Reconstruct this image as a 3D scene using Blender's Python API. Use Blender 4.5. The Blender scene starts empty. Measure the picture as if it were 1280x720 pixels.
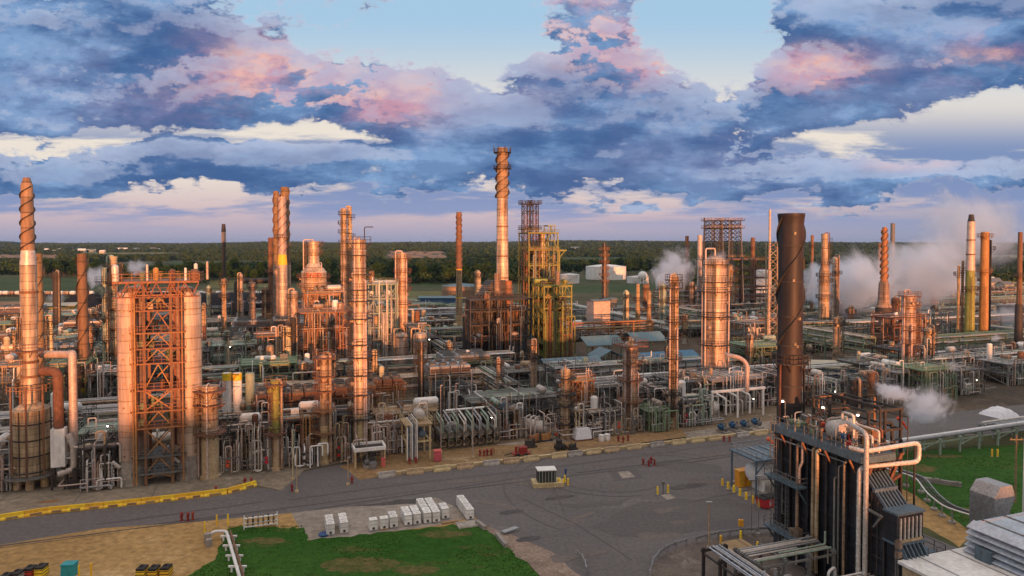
import bpy, math, random
import numpy as np
from mathutils import Vector, Matrix
R = math.radians
PI = math.pi
rnd = random.Random(11)
SC = bpy.context.scene
COL = SC.collection

# ------------------------------------------------------------------ survey of the site
# The camera hovers 40 m above the yard; these turn a photo pixel (1280x720) into a place on the site.
CAM_H = 40.0
FOC = 853.0
TILT = R(1.5)
PP = 305 + FOC * math.tan(TILT)
GRID = R(19.5)                                   # the plant's street grid is turned by this much
E1 = (math.cos(GRID), math.sin(GRID))            # along the road
E2 = (-math.sin(GRID), math.cos(GRID))           # into the plant


def ray(px, py):
    u = (px - 640) / FOC
    v = (PP - py) / FOC
    return u, math.cos(TILT) + v * math.sin(TILT), -math.sin(TILT) + v * math.cos(TILT)


def G(px, py, z=0.0):
    a, b, c = ray(px, py)
    t = (z - CAM_H) / c
    return (a * t, b * t, z)


def W(px, py, D):
    a, b, c = ray(px, py)
    t = D / b
    return (a * t, D, CAM_H + c * t)


def Xat(px, D):
    return W(px, 420, D)[0]


def Zat(py, D):
    return W(640, py, D)[2]


def Dn(px, n):
    """distance of the point seen at column px on the plant row n metres back"""
    u = (px - 640) / FOC
    return n / (math.cos(GRID) - u * math.sin(GRID))


def SN(s, n, z=0.0):
    return (E1[0] * s + E2[0] * n, E1[1] * s + E2[1] * n, z)


def toSN(p):
    return (p[0] * E1[0] + p[1] * E1[1], p[0] * E2[0] + p[1] * E2[1])


# ------------------------------------------------------------------ materials
MATS = {}


def new_mat(name):
    m = bpy.data.materials.new(name)
    m.use_nodes = True
    nt = m.node_tree
    return m, nt, nt.nodes['Principled BSDF']


def mat(name, col, rough=0.6, metal=0.0, var=0.35, scale=0.6, dirt=(0.12, 0.09, 0.07), dirt_amt=0.35,
        streak=4.0, seams=0.0, spec=0.4, hue=0.05, seam_dark=0.45, bump=0.0):
    """weathered surface: own colour, patches, run-down streaks and optional cladding seams"""
    if name in MATS:
        return MATS[name]
    m, nt, b = new_mat(name)
    N, L = nt.nodes, nt.links
    tc = N.new('ShaderNodeTexCoord')
    mp = N.new('ShaderNodeMapping')
    mp.inputs['Scale'].default_value = (1, 1, 1.0 / streak)
    L.new(tc.outputs['Object'], mp.inputs['Vector'])
    oi = N.new('ShaderNodeObjectInfo')
    add = N.new('ShaderNodeVectorMath')
    add.operation = 'ADD'
    ml = N.new('ShaderNodeVectorMath')
    ml.operation = 'SCALE'
    cmb = N.new('ShaderNodeCombineXYZ')
    for i in range(3):
        L.new(oi.outputs['Random'], cmb.inputs[i])
    L.new(cmb.outputs[0], ml.inputs[0])
    ml.inputs['Scale'].default_value = 37.0
    L.new(mp.outputs[0], add.inputs[0])
    L.new(ml.outputs[0], add.inputs[1])
    n1 = N.new('ShaderNodeTexNoise')
    n1.inputs['Scale'].default_value = scale
    n1.inputs['Detail'].default_value = 6
    n1.inputs['Roughness'].default_value = 0.65
    L.new(add.outputs[0], n1.inputs['Vector'])
    r1 = N.new('ShaderNodeMapRange')
    r1.inputs['From Min'].default_value = 0.42
    r1.inputs['From Max'].default_value = 0.72
    r1.inputs['To Min'].default_value = 0
    r1.inputs['To Max'].default_value = dirt_amt
    L.new(n1.outputs[0], r1.inputs['Value'])
    mx = N.new('ShaderNodeMix')
    mx.data_type = 'RGBA'
    mx.inputs[6].default_value = (*col, 1)
    mx.inputs[7].default_value = (*dirt, 1)
    L.new(r1.outputs[0], mx.inputs[0])
    n2 = N.new('ShaderNodeTexNoise')
    n2.inputs['Scale'].default_value = scale * 5
    n2.inputs['Detail'].default_value = 3
    L.new(add.outputs[0], n2.inputs['Vector'])
    vm = N.new('ShaderNodeMapRange')
    vm.inputs['From Min'].default_value = 0.3
    vm.inputs['From Max'].default_value = 0.7
    vm.inputs['To Min'].default_value = 1 - var
    vm.inputs['To Max'].default_value = 1 + var * 0.6
    L.new(n2.outputs[0], vm.inputs['Value'])
    hs = N.new('ShaderNodeHueSaturation')
    L.new(mx.outputs[2], hs.inputs['Color'])
    vv = N.new('ShaderNodeMath')
    vv.operation = 'MULTIPLY'
    L.new(vm.outputs[0], vv.inputs[0])
    ov = N.new('ShaderNodeMapRange')
    ov.inputs['To Min'].default_value = 1 - var * 0.5
    ov.inputs['To Max'].default_value = 1 + var * 0.5
    L.new(oi.outputs['Random'], ov.inputs['Value'])
    L.new(ov.outputs[0], vv.inputs[1])
    last = vv.outputs[0]
    if seams:
        sx = N.new('ShaderNodeSeparateXYZ')
        L.new(tc.outputs['Object'], sx.inputs[0])
        dv = N.new('ShaderNodeMath')
        dv.operation = 'DIVIDE'
        dv.inputs[1].default_value = seams
        L.new(sx.outputs['Z'], dv.inputs[0])
        fr = N.new('ShaderNodeMath')
        fr.operation = 'FRACT'
        L.new(dv.outputs[0], fr.inputs[0])
        lt = N.new('ShaderNodeMath')
        lt.operation = 'LESS_THAN'
        lt.inputs[1].default_value = 0.09
        L.new(fr.outputs[0], lt.inputs[0])
        fl = N.new('ShaderNodeMath')
        fl.operation = 'FLOOR'
        L.new(dv.outputs[0], fl.inputs[0])
        wn = N.new('ShaderNodeTexWhiteNoise')
        wn.noise_dimensions = '1D'
        L.new(fl.outputs[0], wn.inputs['W'])
        wr = N.new('ShaderNodeMapRange')
        wr.inputs['To Min'].default_value = 0.8
        wr.inputs['To Max'].default_value = 1.12
        L.new(wn.outputs['Value'], wr.inputs['Value'])
        sm = N.new('ShaderNodeMath')
        sm.operation = 'MULTIPLY_ADD'
        sm.inputs[1].default_value = -seam_dark
        sm.inputs[2].default_value = 1.0
        L.new(lt.outputs[0], sm.inputs[0])
        m3 = N.new('ShaderNodeMath')
        m3.operation = 'MULTIPLY'
        L.new(sm.outputs[0], m3.inputs[0])
        L.new(wr.outputs[0], m3.inputs[1])
        m4 = N.new('ShaderNodeMath')
        m4.operation = 'MULTIPLY'
        L.new(last, m4.inputs[0])
        L.new(m3.outputs[0], m4.inputs[1])
        last = m4.outputs[0]
    L.new(last, hs.inputs['Value'])
    hr = N.new('ShaderNodeMapRange')
    hr.inputs['To Min'].default_value = 0.5 - hue * 0.3
    hr.inputs['To Max'].default_value = 0.5 + hue * 0.3
    L.new(oi.outputs['Random'], hr.inputs['Value'])
    L.new(hr.outputs[0], hs.inputs['Hue'])
    L.new(hs.outputs[0], b.inputs['Base Color'])
    rr = N.new('ShaderNodeMapRange')
    rr.inputs['To Min'].default_value = max(0.05, rough - 0.12)
    rr.inputs['To Max'].default_value = min(1, rough + 0.15)
    L.new(n2.outputs[0], rr.inputs['Value'])
    L.new(rr.outputs[0], b.inputs['Roughness'])
    b.inputs['Metallic'].default_value = metal
    b.inputs['Specular IOR Level'].default_value = spec
    MATS[name] = m
    return m


RUSTD = (0.16, 0.07, 0.035)
M = dict(
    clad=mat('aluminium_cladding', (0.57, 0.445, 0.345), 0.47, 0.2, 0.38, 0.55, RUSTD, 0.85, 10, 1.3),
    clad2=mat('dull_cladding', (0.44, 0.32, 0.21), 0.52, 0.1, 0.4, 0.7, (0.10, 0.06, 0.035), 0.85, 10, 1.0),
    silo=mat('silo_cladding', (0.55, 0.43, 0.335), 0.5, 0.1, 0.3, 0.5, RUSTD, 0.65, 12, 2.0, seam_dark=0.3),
    conc=mat('concrete', (0.34, 0.31, 0.27), 0.85, 0, 0.3, 0.5, (0.12, 0.11, 0.09), 0.5, 2),
    concpad=mat('pale_concrete', (0.40, 0.37, 0.33), 0.85, 0, 0.25, 0.3, (0.15, 0.12, 0.09), 0.6, 1),
    rust=mat('rusty_steel', (0.20, 0.10, 0.055), 0.75, 0, 0.4, 0.8, (0.08, 0.04, 0.03), 0.6, 3),
    brown=mat('brown_flue_steel', (0.23, 0.14, 0.075), 0.7, 0, 0.3, 0.5, (0.11, 0.05, 0.03), 0.5, 6, 3.0),
    tan=mat('tan_flue_steel', (0.38, 0.27, 0.15), 0.65, 0, 0.3, 0.5, (0.2, 0.09, 0.04), 0.55, 6, 2.5),
    black=mat('black_flue_steel', (0.024, 0.021, 0.022), 0.55, 0, 0.25, 0.35, (0.12, 0.06, 0.04), 0.35, 5, 0),
    redsteel=mat('red_oxide_steel', (0.27, 0.115, 0.055), 0.65, 0, 0.35, 0.8, (0.12, 0.06, 0.04), 0.5, 2),
    orange=mat('orange_steel', (0.38, 0.18, 0.065), 0.6, 0, 0.3, 0.8, (0.16, 0.07, 0.03), 0.5, 2),
    grey=mat('grey_steel', (0.155, 0.16, 0.155), 0.6, 0, 0.35, 0.8, (0.10, 0.07, 0.05), 0.55, 2),
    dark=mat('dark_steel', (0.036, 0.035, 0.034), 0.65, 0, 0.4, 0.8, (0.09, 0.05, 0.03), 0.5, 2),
    green=mat('green_steel', (0.17, 0.25, 0.15), 0.6, 0, 0.3, 0.8, (0.12, 0.09, 0.05), 0.5, 2),
    pgreen=mat('pale_green_paint', (0.28, 0.36, 0.29), 0.6, 0, 0.25, 0.6, (0.14, 0.12, 0.08), 0.4, 3),
    ygreen=mat('yellow_green_paint', (0.25, 0.265, 0.065), 0.6, 0, 0.3, 0.6, (0.15, 0.10, 0.04), 0.5, 3),
    yellow=mat('yellow_paint', (0.88, 0.56, 0.03), 0.5, 0, 0.15, 0.8, (0.3, 0.17, 0.04), 0.4, 2),
    cream=mat('cream_paint', (0.55, 0.47, 0.30), 0.6, 0, 0.25, 0.6, (0.22, 0.12, 0.06), 0.45, 4, 1.2),
    silver=mat('silver_pipe', (0.58, 0.54, 0.49), 0.4, 0.2, 0.3, 0.8, (0.22, 0.13, 0.08), 0.4, 1),
    white=mat('white_paint', (0.78, 0.77, 0.74), 0.5, 0, 0.15, 0.5, (0.3, 0.24, 0.18), 0.35, 3),
    galv=mat('galvanised_steel', (0.33, 0.34, 0.35), 0.5, 0.3, 0.3, 0.8, (0.18, 0.12, 0.08), 0.4, 1),
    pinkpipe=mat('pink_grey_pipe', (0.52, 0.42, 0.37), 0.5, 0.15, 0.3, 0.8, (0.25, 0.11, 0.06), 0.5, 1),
    bluesteel=mat('blue_grey_steel', (0.10, 0.15, 0.19), 0.5, 0, 0.3, 0.8, (0.05, 0.05, 0.05), 0.4, 2),
    navy=mat('navy_cladding', (0.017, 0.021, 0.030), 0.45, 0, 0.45, 0.5, (0.06, 0.04, 0.028), 0.6, 7, 1.3, seam_dark=.6),
    blue=mat('blue_paint', (0.018, 0.085, 0.20), 0.5, 0, 0.25, 0.6, (0.05, 0.06, 0.08), 0.4, 3),
    teal=mat('teal_plastic', (0.02, 0.30, 0.36), 0.5, 0, 0.2, 0.8, (0.1, 0.15, 0.15), 0.3, 2),
    darkred=mat('dark_red_paint', (0.27, 0.025, 0.022), 0.5, 0, 0.25, 0.8, (0.12, 0.03, 0.02), 0.5, 2),
    red=mat('red_paint', (0.55, 0.03, 0.025), 0.5, 0, 0.25, 0.8, (0.2, 0.04, 0.03), 0.5, 2),
    pink=mat('faded_red_plastic', (0.62, 0.10, 0.11), 0.6, 0, 0.2, 0.8, (0.3, 0.1, 0.08), 0.4, 2),
    wsock=mat('windsock_fabric', (0.85, 0.13, 0.02), 0.8, 0, 0.1, 0.8, (0.5, 0.1, 0.03), 0.3, 2),
    roof=mat('blue_grey_roof', (0.10, 0.19, 0.23), 0.55, 0, 0.25, 0.5, (0.10, 0.09, 0.08), 0.5, 1),
    roofb=mat('bright_blue_roof', (0.035, 0.16, 0.28), 0.5, 0, 0.2, 0.5, (0.10, 0.12, 0.14), 0.4, 1),
    roofc=mat('cream_roof', (0.46, 0.42, 0.33), 0.7, 0, 0.15, 0.5, (0.2, 0.15, 0.1), 0.4, 1),
    tarp=mat('white_tarp', (0.72, 0.74, 0.78), 0.55, 0, 0.15, 0.8, (0.4, 0.38, 0.36), 0.3, 1),
    wood=mat('timber', (0.36, 0.24, 0.12), 0.8, 0, 0.3, 1.5, (0.15, 0.09, 0.05), 0.5, 1),
    rubber=mat('black_rubber', (0.02, 0.02, 0.02), 0.7, 0, 0.2, 1, (0.06, 0.05, 0.04), 0.4, 1),
    sand=mat('sand_coloured_concrete', (0.50, 0.38, 0.22), 0.85, 0, 0.25, 0.6, (0.25, 0.17, 0.09), 0.5, 1),
    amber=mat('amber_plastic', (0.85, 0.35, 0.03), 0.5, 0, 0.15, 1, (0.4, 0.16, 0.03), 0.3, 2),
    pblue=mat('pale_blue_cladding', (0.46, 0.52, 0.60), 0.5, 0.1, 0.2, 0.6, (0.2, 0.18, 0.17), 0.4, 3),
    fin=mat('finned_tube_bundle', (0.13, 0.07, 0.05), 0.6, 0.1, 0.4, 1.2, (0.05, 0.03, 0.02), 0.6, 1),
)


def lamp_mat():
    m, nt, b = new_mat('lit_lamp_glass')
    b.inputs['Base Color'].default_value = (0.9, 0.9, 0.85, 1)
    b.inputs['Emission Color'].default_value = (1.0, 0.93, 0.78, 1)
    b.inputs['Emission Strength'].default_value = 14.0
    return m


M['lamp'] = lamp_mat()


# ------------------------------------------------------------------ mesh builder
class MB:
    def __init__(s):
        s.v, s.f, s.sm = [], [], []

    def add(s, vs, fs, smooth=False):
        o = len(s.v)
        s.v.extend(vs)
        s.f.extend([tuple(i + o for i in f) for f in fs])
        s.sm.extend([smooth] * len(fs))
        return s

    def box(s, c, d, rz=0.0, taper=1.0):
        x, y, z = d[0] / 2, d[1] / 2, d[2] / 2
        ca, sa = math.cos(rz), math.sin(rz)
        vs = []
        for dz in (-z, z):
            k = taper if dz > 0 else 1.0
            for dx, dy in ((-x, -y), (x, -y), (x, y), (-x, y)):
                dx, dy = dx * k, dy * k
                vs.append((c[0] + dx * ca - dy * sa, c[1] + dx * sa + dy * ca, c[2] + dz))
        return s.add(vs, [(3, 2, 1, 0), (4, 5, 6, 7), (0, 1, 5, 4), (1, 2, 6, 5), (2, 3, 7, 6), (3, 0, 4, 7)])

    def beam(s, p, q, w, h=None):
        h = h or w
        p, q = Vector(p), Vector(q)
        d = (q - p)
        if d.length < 1e-6:
            return s
        d.normalize()
        up = Vector((0, 0, 1)) if abs(d.z) < 0.95 else Vector((1, 0, 0))
        a = d.cross(up).normalized() * (w / 2)
        b = a.cross(d).normalized() * (h / 2)
        vs = [tuple(o + i * a + j * b) for o in (p, q) for i, j in ((-1, -1), (1, -1), (1, 1), (-1, 1))]
        return s.add(vs, [(3, 2, 1, 0), (4, 5, 6, 7), (0, 1, 5, 4), (1, 2, 6, 5), (2, 3, 7, 6), (3, 0, 4, 7)])

    def tube(s, p, q, r, n=8, r2=None):
        return s.pipe([p, q], r, n, 0, r2)

    def pipe(s, pts, r, n=7, bend=None, r2=None):
        """round pipe through points, elbows rounded"""
        P = [Vector(p) for p in pts]
        if bend is None:
            bend = r * 2.2
        path = [P[0]]
        for i in range(1, len(P) - 1):
            a, b, c = P[i - 1], P[i], P[i + 1]
            k = min(bend, (b - a).length * 0.45, (c - b).length * 0.45)
            if k < 1e-3:
                path.append(b)
                continue
            p0 = b + (a - b).normalized() * k
            p1 = b + (c - b).normalized() * k
            for t in (0, 0.33, 0.67, 1):
                path.append((1 - t) ** 2 * p0 + 2 * t * (1 - t) * b + t * t * p1)
        path.append(P[-1])
        o = len(s.v)
        prev = None
        m = len(path)
        for i, c in enumerate(path):
            d = (path[min(i + 1, m - 1)] - path[max(i - 1, 0)])
            if d.length < 1e-9:
                d = Vector((0, 0, 1))
            d.normalize()
            if prev is None:
                up = Vector((0, 0, 1)) if abs(d.z) < 0.9 else Vector((1, 0, 0))
                a = d.cross(up).normalized()
            else:
                a = (prev - d * prev.dot(d))
                a = a.normalized() if a.length > 1e-6 else d.orthogonal().normalized()
            prev = a
            b = d.cross(a)
            rr = r if r2 is None else r + (r2 - r) * i / (m - 1)
            for k in range(n):
                t = 2 * PI * k / n
                s.v.append(tuple(c + a * (rr * math.cos(t)) + b * (rr * math.sin(t))))
        for i in range(m - 1):
            for k in range(n):
                k2 = (k + 1) % n
                s.f.append((o + i * n + k, o + i * n + k2, o + (i + 1) * n + k2, o + (i + 1) * n + k))
                s.sm.append(True)
        cap0 = [s.v[o + k] for k in range(n)][::-1]
        cap1 = [s.v[o + (m - 1) * n + k] for k in range(n)]
        s.add(cap0, [tuple(range(n))])
        s.add(cap1, [tuple(range(n))])
        return s

    def lathe(s, prof, n=20, c=(0, 0, 0), axis='z'):
        """prof: list of (r, h); sharp corners split"""
        def pt(r, h, k):
            t = 2 * PI * k / n
            a, b = r * math.cos(t), r * math.sin(t)
            if axis == 'z':
                return (c[0] + a, c[1] + b, c[2] + h)
            if axis == 'x':
                return (c[0] + h, c[1] + a, c[2] + b)
            return (c[0] + a, c[1] + h, c[2] + b)
        ring, prevdir = None, None
        for i in range(len(prof) - 1):
            (r0, h0), (r1, h1) = prof[i], prof[i + 1]
            d = Vector((r1 - r0, h1 - h0))
            if d.length < 1e-9:
                continue
            d.normalize()
            if ring is None or prevdir.dot(d) < 0.8:
                ring = len(s.v)
                s.v.extend([pt(max(r0, 1e-4), h0, k) for k in range(n)])
            nxt = len(s.v)
            s.v.extend([pt(max(r1, 1e-4), h1, k) for k in range(n)])
            for k in range(n):
                k2 = (k + 1) % n
                s.f.append((ring + k, ring + k2, nxt + k2, nxt + k))
                s.sm.append(True)
            ring, prevdir = nxt, d
        return s

    def ring(s, r0, r1, z, t, a0=0.0, a1=2 * PI, n=16, c=(0, 0)):
        full = abs(a1 - a0) > 2 * PI - 1e-3
        m = n if full else n + 1
        vs = []
        for k in range(m):
            a = a0 + (a1 - a0) * k / n
            for r in (r0, r1):
                for zz in (z, z + t):
                    vs.append((c[0] + r * math.cos(a), c[1] + r * math.sin(a), zz))
        fs = []
        for k in range(n if full else m - 1):
            i, j = k * 4, ((k + 1) % m) * 4
            fs += [(i + 1, i + 3, j + 3, j + 1), (i, j, j + 2, i + 2), (i + 2, j + 2, j + 3, i + 3), (i, i + 1, j + 1, j)]
        return s.add(vs, fs)

    def arcrail(s, r, z, h=1.1, a0=0.0, a1=2 * PI, n=16, w=0.05, c=(0, 0)):
        pts = [(c[0] + r * math.cos(a0 + (a1 - a0) * k / n), c[1] + r * math.sin(a0 + (a1 - a0) * k / n)) for k in range(n + 1)]
        for i in range(n):
            p, q = pts[i], pts[i + 1]
            for zz in (z + h, z + h * 0.5):
                s.beam((*p, zz), (*q, zz), w)
            if i % 2 == 0:
                s.beam((*p, z), (*p, z + h), w)
        return s

    def rail(s, pts, h=1.1, w=0.06, step=2.0):
        for p, q in zip(pts[:-1], pts[1:]):
            p, q = Vector(p), Vector(q)
            k = max(1, int(round((q - p).length / step)))
            for zz in (h, h * 0.5):
                s.beam(p + Vector((0, 0, zz)), q + Vector((0, 0, zz)), w)
            for i in range(k + 1):
                m = p + (q - p) * (i / k)
                s.beam(m, m + Vector((0, 0, h)), w)
        return s

    def prism(s, poly, z0, z1):
        n = len(poly)
        vs = [(p[0], p[1], z0) for p in poly] + [(p[0], p[1], z1) for p in poly]
        fs = [tuple(range(n))[::-1], tuple(range(n, 2 * n))]
        for i in range(n):
            j = (i + 1) % n
            fs.append((i, j, n + j, n + i))
        return s.add(vs, fs)

    def extrude(s, poly, axis, a0, a1):
        """profile (u,z) swept along local x ('x': profile in y,z) or y ('y': profile in x,z)"""
        n = len(poly)
        f = (lambda u, z, a: (a, u, z)) if axis == 'x' else (lambda u, z, a: (u, a, z))
        vs = [f(u, z, a0) for u, z in poly] + [f(u, z, a1) for u, z in poly]
        fs = [tuple(range(n))[::-1], tuple(range(n, 2 * n))]
        for i in range(n):
            j = (i + 1) % n
            fs.append((i, j, n + j, n + i))
        return s.add(vs, fs)

    def helix(s, r, h, z0, z1, turns, ph=0.0, t=0.12, n=26, r_top=None):
        r_top = r if r_top is None else r_top
        m = int(max(8, n * turns)) + 1
        vs = []
        for k in range(m):
            f = k / (m - 1)
            a = ph + 2 * PI * turns * f
            z = z0 + (z1 - z0) * f
            rr = r + (r_top - r) * f
            for q in (rr - 0.02, rr + h):
                for zz in (z - t / 2, z + t / 2):
                    vs.append((q * math.cos(a), q * math.sin(a), zz))
        fs = []
        for k in range(m - 1):
            i, j = k * 4, k * 4 + 4
            fs += [(i + 1, i + 3, j + 3, j + 1), (i, j, j + 2, i + 2), (i + 2, j + 2, j + 3, i + 3), (i, i + 1, j + 1, j)]
        return s.add(vs, fs)

    def build(s, name, m, parent=None, loc=None, rz=0.0):
        me = bpy.data.meshes.new(name)
        me.from_pydata(s.v, [], s.f)
        me.polygons.foreach_set('use_smooth', s.sm)
        me.materials.append(M[m] if isinstance(m, str) else m)
        me.update()
        o = bpy.data.objects.new(name, me)
        COL.objects.link(o)
        if parent is not None:
            o.parent = parent
        if loc is not None:
            o.location = loc
        o.rotation_euler.z = rz
        return o


USED = {}


def tag(o, label, cat, group=None, kind=None):
    if kind:
        o['kind'] = kind
    if label:
        n = len(label.split())
        if n < 4 or n > 16:
            print('LABEL LENGTH', n, label)
        if label in USED and not group:
            print('LABEL TWICE', label)
        USED[label] = USED.get(label, 0) + 1
        o['label'] = label
    if cat:
        o['category'] = cat
    if group:
        o['group'] = group
    return o


def thing(name, label, cat, loc, rz=0.0, group=None, kind=None):
    o = bpy.data.objects.new(name, None)
    COL.objects.link(o)
    o.empty_display_size = 0.5
    o.location = loc
    o.rotation_euler.z = rz
    return tag(o, label, cat, group, kind)


CHILDREN = {}


def copy_tree(o, parent=None):
    c = o.copy()
    COL.objects.link(c)
    if parent is not None:
        c.parent = parent
    for ch in [k for k in o.children]:
        copy_tree(ch, c)
    return c


# ------------------------------------------------------------------ words that place a thing
MARKS = [(-40, 'photo edge'), (36, 'white-tipped chimney'), (104, 'short brown chimney'), (197, 'twin silos'), (261, 'squat orange column'),
         (343, 'yellow column'), (405, 'slim orange column'), (450, 'railed front column'), (513, 'two silver tanks'),
         (574, 'tapered tan chimney'), (628, 'tallest chimney'), (683, 'yellow-green tower'), (707, 'dark red-tipped column'),
         (788, 'crowned column'), (842, 'thin orange column'), (891, 'fattest column'), (961, 'thin flare pole'),
         (990, 'big black chimney'), (1029, 'two-stage tower'), (1104, 'orange spiral chimney'), (1134, 'pipe-wrapped column'),
         (1220, 'yellow chimney pair'), (1272, 'dark edge chimney'), (1330, 'photo edge')]
ROWW = [(136, 'at the front'), (146, 'behind the front row'), (162, 'in the third row'), (182, 'before mid-plant'), (205, 'in mid-plant'), (228, 'behind mid-plant'),
        (256, 'in the rear half'), (290, 'near the back'), (330, 'at the back'), (500, 'beyond the back racks')]


def where(px, n=None):
    k = max(i for i, (p, _) in enumerate(MARKS[:-1]) if p <= px)
    a, b = MARKS[k], MARKS[k + 1]
    row = next((w for lim, w in ROWW if n is not None and n <= lim), '')
    fr = (px - a[0]) / (b[0] - a[0])
    outs = []
    if a[1] == 'photo edge':
        outs = ['left of ' + b[1], 'at the photo edge by ' + b[1]]
    elif b[1] == 'photo edge':
        outs = ['right of ' + a[1], 'at the photo edge by ' + a[1]]
    else:
        if fr < 0.33:
            outs = ['just right of ' + a[1], 'near ' + a[1]]
        elif fr > 0.67:
            outs = ['just left of ' + b[1], 'near ' + b[1]]
        outs += ['between %s and %s' % (a[1], b[1])]
    return outs, row


def auto_label(desc, px, n=None, extra=()):
    outs, row = where(px, n)
    cands = []
    for e in ('',) + tuple(extra):
        for w in outs:
            cands.append(' '.join((desc + (' ' + e if e else '') + ' ' + w + ((', ' + row) if row else '')).split()))
    for c in cands:
        if c not in USED and len(c.split()) <= 16:
            return c
    for w in outs:
        for adj in ('partly hidden', 'cluttered', 'busier', 'plainer', 'dimmer', 'weathered', 'stained', 'narrower', 'dusty', 'overshadowed', 'sooty', 'worn'):
            c = ' '.join((adj + ' ' + desc + ' ' + w + ((', ' + row) if row else '')).split())
            if c not in USED and len(c.split()) <= 16:
                return c
    print('NO LABEL', desc, px, n)
    return cands[0]
# ------------------------------------------------------------------ camera, sun, sky
cam = bpy.data.objects.new('camera', bpy.data.cameras.new('camera'))
COL.objects.link(cam)
cam.location = (0, 0, CAM_H)
cam.rotation_euler = (R(90) - TILT, 0, 0)
cam.data.sensor_width = 36
cam.data.lens = FOC / 1280 * 36
cam.data.shift_y = -(360 - PP) / 1280
cam.data.clip_start = 0.5
cam.data.clip_end = 30000
SC.camera = cam

SUN_EL, SUN_AZ = R(1.3), R(14)                    # low behind the camera, a little to its right
sdir = Vector((math.sin(SUN_AZ) * math.cos(SUN_EL), -math.cos(SUN_AZ) * math.cos(SUN_EL), math.sin(SUN_EL)))
sl = bpy.data.lights.new('sun', 'SUN')
sl.energy = 5.0
sl.angle = R(0.6)
sl.color = (1.0, 0.37, 0.145)
so = bpy.data.objects.new('sun', sl)
COL.objects.link(so)
so.rotation_euler = sdir.to_track_quat('Z', 'Y').to_euler()
so.location = (0, -50, 120)

SC.view_settings.view_transform = 'Standard'
SC.view_settings.look = 'None'
SC.view_settings.exposure = 0.52
SC.view_settings.gamma = 1.0
SC.view_settings.use_curve_mapping = False
SC.cycles.use_denoising = True
SC.cycles.max_bounces = 5
SC.cycles.diffuse_bounces = 3
SC.cycles.glossy_bounces = 2
SC.cycles.volume_bounces = 4
SC.cycles.transparent_max_bounces = 12
SC.cycles.volume_step_rate = 2.0
SC.cycles.sample_clamp_indirect = 4.0


def srgb(r, g, b):
    return tuple(((c / 255) / 12.92 if c / 255 <= 0.04045 else ((c / 255 + 0.055) / 1.055) ** 2.4) for c in (r, g, b))


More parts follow.
